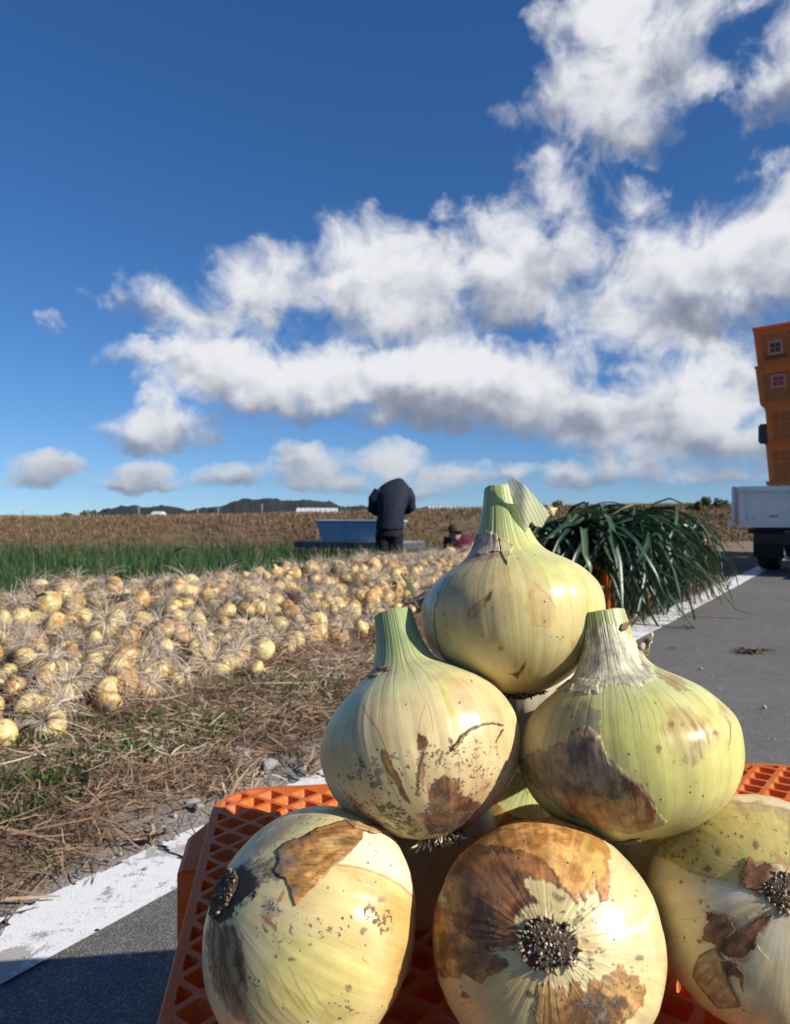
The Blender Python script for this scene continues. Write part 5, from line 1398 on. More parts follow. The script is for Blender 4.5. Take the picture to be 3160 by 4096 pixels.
o4.paint([(150, 1100), (230, 1180), (330, 1400), (320, 1560), (220, 1450), (110, 1250)], (.11, .06, .03), .6, 20, 20, streaky=.5, dirt=.5)
o4.stroke([(290, 950), (330, 1080), (345, 1250), (375, 1420)], (.16, .07, .03), 7, .7)
o4.paint([(450, 850), (520, 870), (570, 950), (560, 975), (520, 930)], (.36, .15, .07), .85, 8, 12)
o4.paint([(570, 740), (640, 660), (630, 720), (590, 770)], (.36, .16, .09), .85, 7, 8)
for k_, (xa, ya, xb, yb) in enumerate([(640, 1160, 900, 1620), (560, 1180, 800, 1620), (470, 1250, 660, 1620), (760, 1260, 1000, 1600), (420, 1350, 560, 1620), (700, 1380, 860, 1610), (600, 1400, 740, 1620)]):
    o4.stroke([(xa, ya), ((xa + xb) / 2 - 20, (ya + yb) / 2 + 10), (xb, yb)], (.33, .27, .07), 9, .6, 6)
    o4.stroke([(xa + 26, ya + 10), ((xa + xb) / 2 + 10, (ya + yb) / 2 + 10), (xb + 30, yb)], (.60, .57, .20), 8, .45, 6)
o4.paint([(1150, 750), (1350, 760), (1450, 850), (1400, 1040), (1300, 1030), (1200, 900)], (.5, .4, .2), 0, 50, 30, dirt=.62)
o4.paint([(780, 800), (1150, 840), (1130, 1000), (800, 1060), (560, 1060), (420, 980), (600, 880)], (.5, .4, .2), 0, 50, 30, dirt=.42)
o4.paint([(350, 1250), (520, 1300), (480, 1450), (370, 1420)], (.5, .4, .2), 0, 40, 30, dirt=.5)
o4.paint([(900, 1440), (1200, 1500), (1100, 1625), (900, 1625)], (.42, .33, .14), .4, 40, 30, dirt=.5)
for q in [(1250, 800, 24), (1240, 345, 10), (1195, 965, 26), (690, 1160, 16), (815, 1060, 13), (880, 880, 12), (1210, 1065, 10), (435, 1000, 11), (1330, 740, 22), (500, 965, 13), (630, 985, 10), (1100, 1370, 30), (565, 1140, 12)]:
    o4.spot(q[0], q[1], q[2] * 1.1, (.15, .115, .09), .85, .35)
o4.stroke([(1180, 1120), (1200, 1170), (1250, 1210)], (.30, .17, .06), 5, .8); o4.stroke([(1140, 590), (1190, 640)], (.36, .20, .08), 5, .8)
o4.mask[:, 0] = np.maximum(o4.mask[:, 0], .12)
o4.finish('onion', 'left onion of the bottom row with torn brown skin and black root end', 'onion', group='onions piled on the upturned crate')
o4.root_crown(.18, 110, (.008, .025), .013, .05, 1.0, .03)
def c4(q, d):
    e = math.exp(-d / 16.0)
    n_ = float(vnoise(np.array([[(q[0] * .62 + q[1]) * .028, (q[0] - q[1]) * .004, 3.0]]), 5)[0])
    base = C3(.42, .19, .055) * (1 - n_) + C3(.80, .48, .16) * n_
    if q[1] < 345 + (q[0] - 800) * -.30: base = base * .45 + C3(.20, .095, .05) * .5
    yb = math.exp(-(((q[0] - 980) / 90.0) ** 2 + ((q[1] - 345) / 45.0) ** 2)); base = base * (1 - .8 * yb) + C3(.62, .50, .20) * .8 * yb
    dk = math.exp(-(((q[0] - 1080) / 75.0) ** 2 + ((q[1] - 330) / 36.0) ** 2)); base = base * (1 - .8 * dk) + C3(.08, .05, .035) * .8 * dk
    an = math.atan2(q[1] - 520, q[0] - 430); ln_ = max(0.0, 1 - abs(math.sin(an * 26 + 1.5 * math.sin(q[0] * .01))) * 5.5)
    base = base * (1 - .65 * ln_)
    sl = float(sstep(np.array([740 - q[0] + 60 * math.sin(q[1] * .03)]), 0, 120)[0]); base = base * (1 - .8 * sl) + C3(.27, .22, .165) * .8 * sl
    rt = e * (1 if q[0] > 900 and q[1] > 230 else .05)
    return base * (1 - .6 * rt) + C3(.20, .075, .025) * .6 * rt
o4.sheet([(560, 540), (600, 460), (580, 400), (640, 340), (760, 300), (860, 240), (960, 210), (1060, 180), (1110, 190), (1160, 215), (1192, 250), (1188, 310), (1130, 380), (1060, 445), (1000, 490), (960, 530), (925, 580), (880, 620), (820, 680), (760, 745), (712, 788), (690, 735), (680, 690), (655, 640), (640, 590), (600, 580)], c4, .0010, .0018, (.55, .55), 8, 11, .42, label='torn orange brown skin standing off the bulb')
o4.sheet([(1060, 180), (1120, 185), (1180, 205), (1250, 215), (1310, 235), (1380, 222), (1410, 240), (1456, 272), (1400, 280), (1330, 270), (1260, 285), (1190, 250), (1120, 240)], lambda q, d: C3(.47, .31, .16), .0022, .0022, (.8, -.4), 10, 12, .2)

# ---- onion 5: bottom row, in the middle, root end towards the lens
o5 = Onion(W(2186, 3764, .35), .0516, (.16, .87, -.45), NECKLESS, 31, zoom=(1680, 3230, 1.685), lump=.010)
o5.base((.51, .45, .19), (.58, .52, .215), neck=(.5, .35, .1), shoulder=(.5, .36, .13), vein=.12)
o5.mask[:, 3] = 0
rim = sstep(-o5.px[:, 0] + 1810, 0, 90); o5.col = o5.col * (1 - .5 * rim[:, None]) + C3(.52, .31, .10) * .5 * rim[:, None]  # left rim coloured with orange light reflected onto its shaded side
# wrinkles running out from the root
wr = sstep(o5.z, -.55, -.86) if False else sstep(-o5.z, .58, .86)
o5.col *= (1 - .22 * wr * sstep(o5.fine, .45, .75))[:, None]
o5.col = o5.col * (1 - .35 * (sstep(-o5.z, .78, .88) * sstep(o5.streak, .35, .6))[:, None]) + C3(.28, .15, .05) * .35 * (sstep(-o5.z, .78, .88) * sstep(o5.streak, .35, .6))[:, None]
o5.lift += .0002 * wr * (o5.fine - .5) * 2
o5.paint([(1270, 870), (1400, 815), (1470, 800), (1540, 730), (1575, 640), (1595, 660), (1560, 760), (1500, 830), (1420, 860), (1290, 905)], (.70, .68, .55), .85, 8, 10)
o5.stroke([(1480, 820), (1540, 880), (1570, 970), (1560, 1050)], (.68, .66, .52), 14, .7)
o5.paint([(850, 640), (1060, 620), (1250, 650), (1230, 720), (1050, 720), (920, 720)], (.60, .53, .22), .5, 30, 16)
o5.paint([(100, 1150), (600, 1090), (800, 1180), (760, 1459), (300, 1459), (150, 1300)], (.62, .43, .18), .6, 70, 20)  # tan lower skin, with the orange crate's bounce light painted into it
o5.paint([(900, 430), (1000, 560), (1050, 620), (950, 700), (880, 690), (790, 610), (700, 490), (790, 510), (880, 560)], (.56, .44, .22), .6, 16, 16)
o5.stroke([(880, 620), (890, 690), (870, 720)], (.25, .13, .05), 8, .7)
for q in [(1475, 1020, 22), (1460, 560, 8), (1450, 600, 7), (1110, 905, 20), (1215, 950, 14), (1140, 985, 22), (1060, 760, 30), (1160, 680, 16), (940, 600, 30), (740, 1260, 26), (1430, 1085, 12), (1305, 890, 10), (300, 1270, 22), (960, 700, 14), (1095, 690, 16), (1245, 960, 9), (1550, 895, 4), (1300, 1050, 12)]:
    o5.spot(q[0], q[1], q[2] * 1.1, (.08, .055, .04), .85, .4)
o5.paint([(1040, 880), (1200, 880), (1250, 950), (1150, 1000), (1050, 960)], (.45, .28, .09), .55, 20, 24, streaky=.5, dirt=.35)
o5.paint([(700, 640), (1150, 600), (1300, 900), (1200, 1250), (760, 1250), (640, 950)], (.5, .4, .2), 0, 40, 30, dirt=.34)
o5.paint([(700, 1180), (1600, 1050), (1500, 1459), (700, 1459)], (.5, .4, .2), 0, 60, 30, dirt=.30)
TAN2 = ((.40, .165, .035), (.72, .40, .13)); BRN2 = ((.085, .028, .010), (.36, .145, .045)); MID2 = ((.16, .065, .022), (.52, .26, .075))
o5.paint([(75, 720), (110, 640), (180, 640), (225, 745), (290, 835), (350, 885), (440, 945), (520, 960), (600, 1040), (610, 1085), (540, 1110), (480, 1140), (400, 1192), (372, 1160), (330, 1130), (230, 1135), (130, 1145), (105, 1060), (80, 900)], MID2, .95, 7, 14, edge=((.10, .045, .015), 6, .8), dry=.7, dirt=.3, lift=.0004)
o5.paint([(215, 345), (330, 222), (480, 150), (600, 108), (720, 80), (900, 60), (1010, 100), (1100, 135), (1210, 200), (1262, 265), (1280, 300), (1276, 450), (1266, 600), (1225, 650), (1205, 560), (1185, 500), (1165, 600), (1140, 560), (1120, 640), (1080, 560), (1060, 650), (1010, 560), (960, 540), (900, 440), (780, 350), (640, 300), (420, 300)], TAN2, .97, 6, 14, edge=((.16, .06, .015), 6, .85), dry=.7, dirt=.12, lift=.0004)
o5.paint([(1020, 160), (1120, 170), (1230, 260), (1250, 450), (1150, 560), (1090, 460), (1060, 300)], (.60, .46, .12), .55, 30, 20, streaky=.7)
o5.paint([(1180, 180), (1270, 290), (1278, 450), (1262, 610), (1225, 470), (1235, 330), (1180, 260)], (.33, .15, .04), .7, 14, 14, streaky=.5)
o5.paint([(165, 470), (200, 390), (270, 320), (350, 275), (440, 262), (560, 268), (660, 285), (760, 320), (840, 370), (900, 430), (935, 490), (955, 530), (880, 520), (800, 490), (740, 465), (685, 475), (720, 520), (760, 580), (800, 640), (730, 660), (690, 680), (720, 720), (650, 740), (640, 790), (670, 850), (640, 900), (600, 920), (590, 950), (500, 960), (440, 960), (350, 890), (290, 830), (230, 740), (180, 620)], BRN2, .97, 7, 14, edge=((.09, .035, .015), 6, .8), dry=.8, dirt=.34, lift=.0004)
o5.paint([(300, 330), (440, 290), (640, 300), (780, 350), (700, 420), (500, 380), (330, 400)], (.40, .19, .075), .5, 24, 20, mottle=.4)
o5.paint([(350, 420), (560, 420), (600, 560), (480, 640), (350, 560)], (.40, .21, .12), .4, 50, 30, mottle=.4)
o5.stroke([(330, 270), (560, 268), (760, 320), (860, 390), (950, 520)], (.12, .05, .02), 6, .7, 6, False)
o5.stroke([(430, 170), (560, 155), (700, 150)], (.17, .07, .025), 5, .8, 5); o5.stroke([(560, 195), (720, 205)], (.20, .09, .03), 4, .6, 5)
o5.stroke([(900, 250), (980, 300), (1060, 290)], (.30, .14, .05), 4, .5, 8)
o5.paint([(690, 690), (800, 730), (820, 790), (740, 790), (660, 840), (640, 800), (650, 740)], (.50, .38, .15), .7, 14, 18)
o5.paint([(490, 940), (620, 930), (700, 960), (640, 1010), (560, 1010)], (.60, .52, .26), .6, 20, 18)
o5.paint([(240, 960), (290, 970), (280, 1010), (240, 1000)], (.10, .05, .025), .85, 8, 10); o5.paint([(120, 1080), (180, 1060), (180, 1110), (130, 1130)], (.12, .06, .025), .8, 8, 10, streaky=.4)
o5.paint([(800, 1185), (830, 1200), (880, 1165), (930, 1210), (965, 1190), (975, 1260), (1010, 1190), (1040, 1150), (1080, 1190), (1130, 1240), (1150, 1160), (1190, 1150), (1230, 1180), (1260, 1130), (1330, 1090), (1340, 1020), (1380, 1060), (1400, 1120), (1470, 1140), (1460, 1180), (1510, 1180), (1530, 1230), (1490, 1320), (1430, 1400), (1360, 1470), (1260, 1540), (1000, 1560), (800, 1520), (770, 1400), (785, 1300)], ((.36, .18, .055), (.60, .37, .14)), .95, 6, 12, edge=((.22, .09, .025), 5, .7), dry=.7, dirt=.35, lift=.0004)
o5.paint([(1000, 1290), (1150, 1230), (1300, 1220), (1420, 1320), (1380, 1440), (1200, 1500), (950, 1500), (930, 1380)], ((.10, .05, .025), (.28, .14, .055)), .92, 24, 34, mottle=.35, dirt=.62, dry=.8)
o5.mask[:, 0] = np.maximum(o5.mask[:, 0], .10)
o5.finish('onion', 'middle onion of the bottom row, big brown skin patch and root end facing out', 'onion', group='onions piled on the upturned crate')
o5.root_crown(.172, 190, (.020, .05), .0125, .18, 1.22, .06)
# ---- onion 6: bottom row, on the right, cut by the picture's edge
o6 = Onion(W(3046, 3640, .367), .0525, (.18, .80, -.566), NECKLESS, 44, zoom=(2400, 3000, 1.992), lump=.014)
o6.base((.56, .48, .215), (.57, .49, .23), neck=(.5, .35, .1), shoulder=(.5, .40, .15), vein=.12)
o6.mask[:, 3] = 0
wr = sstep(-o6.z, .60, .86); o6.col *= (1 - .30 * wr * sstep(o6.fine, .45, .75))[:, None]
o6.paint([(340, 780), (480, 840), (640, 930), (800, 1000), (960, 1030), (1130, 1060), (1200, 900), (1514, 900), (1514, 480), (1300, 430), (1000, 410), (800, 480), (640, 600), (440, 690)], (.49, .41, .13), .85, 8, 8, edge=((.20, .17, .06), 12, .7), dirt=.28)
o6.paint([(340, 775), (440, 690), (600, 700), (800, 800), (760, 960), (600, 900), (460, 830)], (.36, .31, .12), .65, 24, 20, streaky=.4, dirt=.5)
o6.paint([(800, 480), (1000, 410), (1300, 430), (1514, 490), (1514, 600), (1380, 470), (1280, 490), (1100, 520), (1000, 450)], (.42, .30, .19), .7, 14, 16, mottle=.3, edge=((.3, .18, .1), 6, .4))
o6.paint([(860, 1080), (1040, 1090), (1200, 1130), (1180, 1190), (1060, 1250), (960, 1270), (870, 1250), (840, 1160)], (.66, .65, .55), .8, 26, 14)
o6.paint([(1400, 1260), (1514, 1280), (1514, 1700), (1250, 1700), (1140, 1900), (1100, 1750), (1230, 1560), (1300, 1420)], (.62, .57, .42), .6, 40, 18)
o6.stroke([(500, 1400), (640, 1360), (760, 1330), (860, 1340)], (.36, .28, .10), 5, .55); o6.stroke([(500, 1510), (640, 1480), (740, 1440)], (.36, .28, .10), 5, .45)
o6.stroke([(1000, 1270), (1120, 1220), (1230, 1160)], (.36, .22, .10), 5, .5)
o6.paint([(1380, 960), (1514, 960), (1514, 1330), (1380, 1320), (1360, 1180)], (.25, .17, .07), .75, 20, 20, streaky=.4)
for q in [(790, 650, 14), (900, 770, 14), (970, 655, 12), (1020, 685, 10), (1130, 690, 13), (945, 800, 32), (1240, 750, 32), (1170, 545, 16), (710, 970, 12), (645, 1050, 14), (835, 1045, 13), (800, 1210, 16), (865, 1250, 14), (790, 1520, 17), (750, 1360, 12), (840, 590, 12), (1300, 800, 10), (1400, 640, 9), (860, 940, 30), (780, 720, 14)]:
    o6.spot(q[0], q[1], q[2] * 1.1, (.15, .075, .04), .85)
o6.paint([(1360, 790), (1440, 830), (1514, 900), (1514, 960), (1400, 880)], (.47, .25, .10), .7, 12, 14)
o6.paint([(1090, 960), (1200, 840), (1290, 890), (1420, 940), (1420, 1080), (1340, 1190), (1200, 1140), (1120, 1100)], ((.10, .045, .018), (.45, .24, .09)), .7, 22, 26, mottle=.4)
o6.paint([(820, 1290), (960, 1290), (1080, 1360), (1330, 1270), (1390, 1340), (1250, 1560), (1160, 1680), (1000, 1680), (900, 1570), (800, 1500)], ((.12, .055, .025), (.50, .28, .12)), .6, 24, 30, mottle=.4)
o6.paint([(480, 1650), (760, 1800), (950, 2040), (1514, 2000), (1514, 2190), (1000, 2190), (600, 2000)], (.62, .43, .18), .55, 90, 24)  # tan underside, its colour warmed by a painted orange glow off the crate
o6.mask[:, 0] = np.maximum(o6.mask[:, 0], .12)
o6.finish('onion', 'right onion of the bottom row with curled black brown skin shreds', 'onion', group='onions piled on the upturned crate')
o6.root_crown(.145, 130, (.012, .035), .013, .10, 1.0, .035)
def c6(q, d):
    n_ = float(fbm(np.array([[q[0] * .02, q[1] * .02, 1.0]]), 3, 9)[0])
    return C3(.055, .028, .018) * (1 - n_) * 1.6 + C3(.42, .20, .08) * n_ * .9
o6.sheet([(1130, 1000), (1160, 930), (1195, 850), (1225, 890), (1260, 940), (1330, 900), (1400, 960), (1400, 1050), (1350, 1090), (1330, 1150), (1270, 1160), (1220, 1110), (1150, 1100)], c6, .0014, .0028, (-.8, -.2), 26, 10, .3, label='curled dark brown skin beside the root')
o6.sheet([(848, 1300), (900, 1290), (960, 1320), (1020, 1325), (1060, 1400), (1090, 1460), (1180, 1400), (1260, 1350), (1330, 1300), (1368, 1330), (1300, 1420), (1250, 1480), (1230, 1570), (1180, 1620), (1120, 1650), (1060, 1650), (1000, 1640), (950, 1600), (920, 1550), (860, 1530), (820, 1490), (835, 1420), (870, 1380)], c6, .0014, .0026, (-.5, -.5), 26, 10, .4, label='torn dark brown skin hanging on the bulb')
o6.sheet([(960, 1680), (1060, 1680), (1110, 1730), (1155, 1790), (1145, 1900), (1120, 1860), (1110, 1810), (1060, 1780), (1020, 1810), (980, 1740)], c6, .0016, .003, (.5, .5), 10, 11, .1)
o6.sheet([(790, 1640), (850, 1600), (930, 1570), (990, 1680), (1020, 1800), (1045, 1880), (1100, 1990), (1118, 2035), (1030, 2045), (940, 2050), (880, 1980), (800, 1880), (740, 1790), (760, 1710)], lambda q, d: C3(.52, .38, .20) * (1 - .6 * math.exp(-d / 14.0)) + C3(.16, .09, .03) * .6 * math.exp(-d / 14.0), .0006, .0007, None, 8, 13, .12)
o6.fibre([(1250, 1550), (1290, 1610), (1340, 1660), (1350, 1700)], .0004, M_RPALE)

# ---- onions half hidden behind and below
def rear(ctr, Rm, axis, prof, seed, flesh, low, label, brown=0.0):
    o = Onion(ctr, Rm, axis, prof, seed, nu=220, nv=140, lump=.014)
    o.base(flesh, low, vein=.4)
    if brown:
        k = sstep(o.streak, .55 - brown * .5, .8 - brown * .4)[:, None] * (o.z < .6)[:, None]
        o.col = o.col * (1 - k) + C3(.33, .16, .06) * k; o.mask[:, 1] = k[:, 0] * .5
    o.mask[:, 0] = .22
    o.finish('onion', label, 'onion', group='onions piled on the upturned crate')
    o.root_crown(.22, 40, (.02, .05), .013, .1)
    return o
rear((.093, .492, .4375), .0515, (.05, .4, 1), PROFILE, 52, (.60, .56, .36), (.58, .52, .32), 'pale onion showing in the gap under the top onion')
rear((.080, .545, .360), .0510, (.2, -.55, .5), NECKLESS, 53, (.40, .24, .10), (.32, .17, .07), 'dark brown onion deep in the gap below the middle row', .8)
rear((.012, .468, .360), .0510, (-.3, .5, -.4), NECKLESS, 54, (.46, .39, .16), (.42, .33, .13), 'shaded onion behind and between the left and middle bottom onions')
rear((.142, .452, .3575), .0480, (.9, .25, .15), NECKLESS, 55, (.55, .50, .24), (.52, .46, .21), 'small pale onion peeping out between the middle and right bottom onions')
# ================================================================== the upturned crate under the pyramid
CO = np.array((.149, .536)); CA = math.radians(8.0); CRX = np.array((math.cos(CA), math.sin(CA))); CFY = np.array((-math.sin(CA), math.cos(CA))); CZ = .309
HA, HB, RAD = .285, .200, .046
crate = empty('upturned_crate', (CO[0], CO[1], 0), CA)
tag(crate, 'orange lattice crate standing upside down under the piled onions', 'crate')
M_ORF = orange_plastic('orange_plastic_near', (.90, .21, .018), .48)
def rrect(a, b, r, n=8):
    out = []
    for (sx_, sy_, a0) in ((1, -1, -90), (1, 1, 0), (-1, 1, 90), (-1, -1, 180)):
        for i in range(n + 1): t = math.radians(a0 + 90 * i / n); out.append((sx_ * (a - r) + r * math.cos(t), sy_ * (b - r) + r * math.sin(t)))
    return out
INNER = rrect(HA - .0045, HB - .0045, RAD - .004)
def clip(poly, cl):
    out = poly
    for i in range(len(cl)):
        a, b = np.array(cl[i]), np.array(cl[(i + 1) % len(cl)]); e = b - a
        if np.hypot(*e) < 1e-7: continue
        nrm = np.array((-e[1], e[0])); inp, out = out, []
        for j in range(len(inp)):
            p, q = np.array(inp[j]), np.array(inp[(j + 1) % len(inp)]); dp, dq = nrm @ (p - a), nrm @ (q - a)
            if dp >= -1e-9: out.append(tuple(p))
            if (dp > 1e-9 and dq < -1e-9) or (dp < -1e-9 and dq > 1e-9): out.append(tuple(p + (q - p) * dp / (dp - dq)))
        if len(out) < 3: return []
    return out
def area(p): p = np.array(p); x, y = p[:, 0], p[:, 1]; return .5 * float(np.sum(x * np.roll(y, -1) - np.roll(x, -1) * y))
def dedupe(p, eps=4e-4):
    o = []
    for q in p:
        if not o or math.hypot(q[0] - o[-1][0], q[1] - o[-1][1]) > eps: o.append(q)
    if len(o) > 2 and math.hypot(o[0][0] - o[-1][0], o[0][1] - o[-1][1]) < eps: o.pop()
    return o
def inset(p, d):
    out = p
    big = [tuple(q) for q in p]
    for i in range(len(p)):
        a, b = np.array(p[i]), np.array(p[(i + 1) % len(p)]); e = b - a; L = np.hypot(*e)
        if L < 1e-6: continue
        nrm = np.array((-e[1], e[0])) / L; a2, b2 = a + nrm * d, b + nrm * d; inp, out = out, []
        for j in range(len(inp)):
            pp, qq = np.array(inp[j]), np.array(inp[(j + 1) % len(inp)]); dp, dq = nrm @ (pp - a2), nrm @ (qq - a2)
            if dp >= 0: out.append(tuple(pp))
            if dp * dq < 0: out.append(tuple(pp + (qq - pp) * dp / (dp - dq)))
        if len(out) < 3: return []
    return dedupe(out)
def soften(p, f=.16):
    out = []
    for i in range(len(p)):
        a, b, c = np.array(p[i - 1]), np.array(p[i]), np.array(p[(i + 1) % len(p)])
        la, lc = np.hypot(*(a - b)), np.hypot(*(c - b)); da = min(.0022, la * .35); dc = min(.0022, lc * .35)
        out += [tuple(b + (a - b) / max(la, 1e-9) * da), tuple(b + (a - b) / max(la, 1e-9) * da * .3 + (c - b) / max(lc, 1e-9) * dc * .3), tuple(b + (c - b) / max(lc, 1e-9) * dc)]
    return out
pitch = .0209; dg = pitch * math.sqrt(2)
V, Q = [], []
def ringfaces(r0, r1, outer_poly=None): return
lat = MB()
nmax = 24
for i in range(-nmax, nmax):
    for j in range(-nmax, nmax):
        c = np.array(((i - j) * dg / 2, (i + j) * dg / 2))
        if abs(c[0]) > HA + .02 or abs(c[1]) > HB + .02: continue
        cell = [tuple(c + np.array(o)) for o in ((0, -dg / 2), (dg / 2, 0), (0, dg / 2), (-dg / 2, 0))]
        cp_ = dedupe(clip(cell, INNER))
        if len(cp_) < 3 or area(cp_) < 2e-6: continue
        top = inset(cp_, .0021)
        if len(top) < 3 or area(top) < 1.6e-5:
            lat.add([(x, y, CZ) for x, y in cp_], [tuple(range(len(cp_)))]); continue
        t1 = soften(top); m = len(t1)
        ce = np.array(t1).mean(0)
        inner = inset(top, .0042); hole = len(inner) >= 3 and area(inner) > 1.2e-5
        bot = [tuple(ce + (np.array(p) - ce) * (.52 if hole else .72)) for p in t1]
        # top face between the outer cell outline and the rounded opening, as a fan of small faces
        vs = [(x, y, CZ) for x, y in cp_] + [(x, y, CZ) for x, y in t1]; k = len(cp_)
        ao = [math.atan2(p[1] - ce[1], p[0] - ce[0]) for p in cp_]; ai = [math.atan2(p[1] - ce[1], p[0] - ce[0]) for p in t1]
        fs = []
        if len(top) == k:
            for q in range(k):
                a0, a1 = q, (q + 1) % k
                fs.append((a0, k + (3 * q) % m, k + (3 * q + 1) % m)) ; fs.append((a0, k + (3 * q + 1) % m, k + (3 * q + 2) % m))
                fs.append((a0, k + (3 * q + 2) % m, k + (3 * q + 3) % m, a1))
            lat.add(vs, fs)
        else:
            vo, eo, fo, *_ = geometry.delaunay_2d_cdt([Vector(p) for p in cp_ + t1], [(a, (a + 1) % k) for a in range(k)] + [(k + a, k + (a + 1) % m) for a in range(m)], [], 0, 1e-6)
            tri = []
            for f in fo:
                g_ = sum((Vector(vo[a]) for a in f), Vector((0, 0))) / len(f)
                if poly_sd(np.array([[g_.x, g_.y]]), t1)[0] < 0 and poly_sd(np.array([[g_.x, g_.y]]), cp_)[0] > -1e-7: tri.append(tuple(f))
            lat.add([(v_[0], v_[1], CZ) for v_ in vo], tri)
        zb_ = CZ - .0135
        vs = [(x, y, CZ) for x, y in t1] + [(ce[0] + (x - ce[0]) * .985, ce[1] + (y - ce[1]) * .985, CZ - .001) for x, y in t1] + [(x, y, zb_) for x, y in bot] + [(x, y, zb_ - .003) for x, y in bot]
        fs = [(r_ * m + q, r_ * m + (q + 1) % m, (r_ + 1) * m + (q + 1) % m, (r_ + 1) * m + q) for r_ in range(3) for q in range(m)]
        if not hole: fs.append(tuple(3 * m + q for q in range(m)))
        # underside ring closes the web between the cells
        lat.add(vs, fs)
        und = [(ce[0] + (p[0] - ce[0]) * 1.0, ce[1] + (p[1] - ce[1]) * 1.0, zb_ - .003) for p in t1]
        lat.add([(x, y, zb_ - .003) for x, y in bot] + und, [(q, m + q, m + (q + 1) % m, (q + 1) % m) for q in range(m)])
me = bpy.data.meshes.new('lattice_base'); me.from_pydata(lat.V, [], lat.P); me.update(); me.materials.append(M_ORF)
lo = link('lattice_base', me, crate)
# border band, rounded edge, shoulder and flaring wall
rings = [(HA - .0045, HB - .0045, RAD - .004, CZ), (HA - .0015, HB - .0015, RAD - .001, CZ), (HA, HB, RAD, CZ - .002), (HA + .001, HB + .001, RAD, CZ - .016), (HA + .003, HB + .003, RAD + .002, CZ - .020), (HA + .0045, HB + .0045, RAD + .003, CZ - .026), (HA + .009, HB + .009, RAD + .006, CZ - .12), (HA + .022, HB + .022, RAD + .008, .03), (HA + .032, HB + .032, RAD + .010, .028), (HA + .034, HB + .034, RAD + .010, .0), (HA + .024, HB + .024, RAD + .006, .0), (HA + .018, HB + .018, RAD + .006, .03), (HA + .001, HB + .001, RAD, CZ - .03)]
pts = [[(x, y, z) for x, y in rrect(a, b, r)] for a, b, r, z in rings]; n = len(pts[0])
mb = MB(); mb.add([p for r_ in pts for p in r_], [(i * n + k, i * n + (k + 1) % n, (i + 1) * n + (k + 1) % n, (i + 1) * n + k) for i in range(len(pts) - 1) for k in range(n)])
wl = mb.build('crate_wall', M_ORF, crate, True)
md = wl.modifiers.new('e', 'EDGE_SPLIT'); md.split_angle = R(40)
for sx_, sy_ in ((-1, 1), (1, 1), (-1, -1), (1, -1)):     # stacking lugs at the corners
    mb = MB(); b_ = [(0, 0), (.07, 0), (.07, .02), (.02, .07), (0, .07)]
    base_ = []
    cxn, cyn = sx_ * (HA + .021), sy_ * (HB + .016)
    r_ = .06
    outl = [(cxn - sx_ * .0, cyn - sy_ * .115), (cxn - sx_ * .0, cyn - sy_ * .05), (cxn - sx_ * .012, cyn - sy_ * .020), (cxn - sx_ * .030, cyn - sy_ * .004), (cxn - sx_ * .075, cyn), (cxn - sx_ * .075, cyn - sy_ * .020), (cxn - sx_ * .038, cyn - sy_ * .034), (cxn - sx_ * .022, cyn - sy_ * .055), (cxn - sx_ * .016, cyn - sy_ * .115)]
    k = len(outl)
    mb.add([(x, y, .19) for x, y in outl] + [(x, y, CZ - .030) for x, y in outl] + [(x - sx_ * .004, y - sy_ * .004, CZ - .026) for x, y in outl], [tuple(range(k))[::-1], tuple(2 * k + q for q in range(k))] + [(rr_ * k + q, rr_ * k + (q + 1) % k, (rr_ + 1) * k + (q + 1) % k, (rr_ + 1) * k + q) for rr_ in range(2) for q in range(k)])
    mb.build('corner_lug', M_ORF, crate)
# ================================================================== heap of onions, crates under leaves, straw
def heap_bulb_material():
    m, nt, b = material('heap_onion_skin')
    u_ = nt.n('ShaderNodeUVMap'); u_.uv_map = 'UVMap'; u, t, _ = nt.sep(u_.outputs[0])
    obj = nt.n('ShaderNodeTexCoord').outputs['Object']; inf = nt.n('ShaderNodeObjectInfo'); rnd = inf.outputs['Random']
    of = nt.v('ADD', obj, nt.comb(nt.m('MULTIPLY', rnd, 37.0), nt.m('MULTIPLY', rnd, 11.0), 0))
    a = nt.noise(of, 26, 4, .6); s = nt.noise(nt.comb(nt.m('MULTIPLY', u, 60), nt.m('MULTIPLY', t, 3), nt.m('MULTIPLY', rnd, 9)), 1, 3)
    col = nt.mix(nt.ss(s, .3, .7), (.54, .39, .14), (.66, .54, .25))
    br = nt.ss(nt.m('ADD', nt.m('MULTIPLY', a, .8), nt.m('MULTIPLY', rnd, .22)), .50, .60)
    col = nt.mix(br, col, nt.mix(s, (.30, .13, .035), (.60, .34, .11)))
    col = nt.mix(nt.m('MULTIPLY', nt.ss(nt.noise(of, 70, 4, .65), .56, .66), .7), col, (.16, .10, .06))
    col = nt.mix(nt.ss(nt.m('MULTIPLY', t, -1.0), -.16, -.02), col, (.12, .085, .055))
    nt.put(b.inputs['Base Color'], col); b.inputs['Roughness'].default_value = .42
    nt.put(b.inputs['Normal'], nt.bump(s, .4, .002)); return m
M_HEAP = heap_bulb_material()
M_HAIRR = rnd_material('dry_root_hair', [(0, (.14, .10, .070)), (.4, (.29, .22, .16)), (.8, (.45, .37, .28)), (1, (.62, .54, .43))], .85, 60, .2)
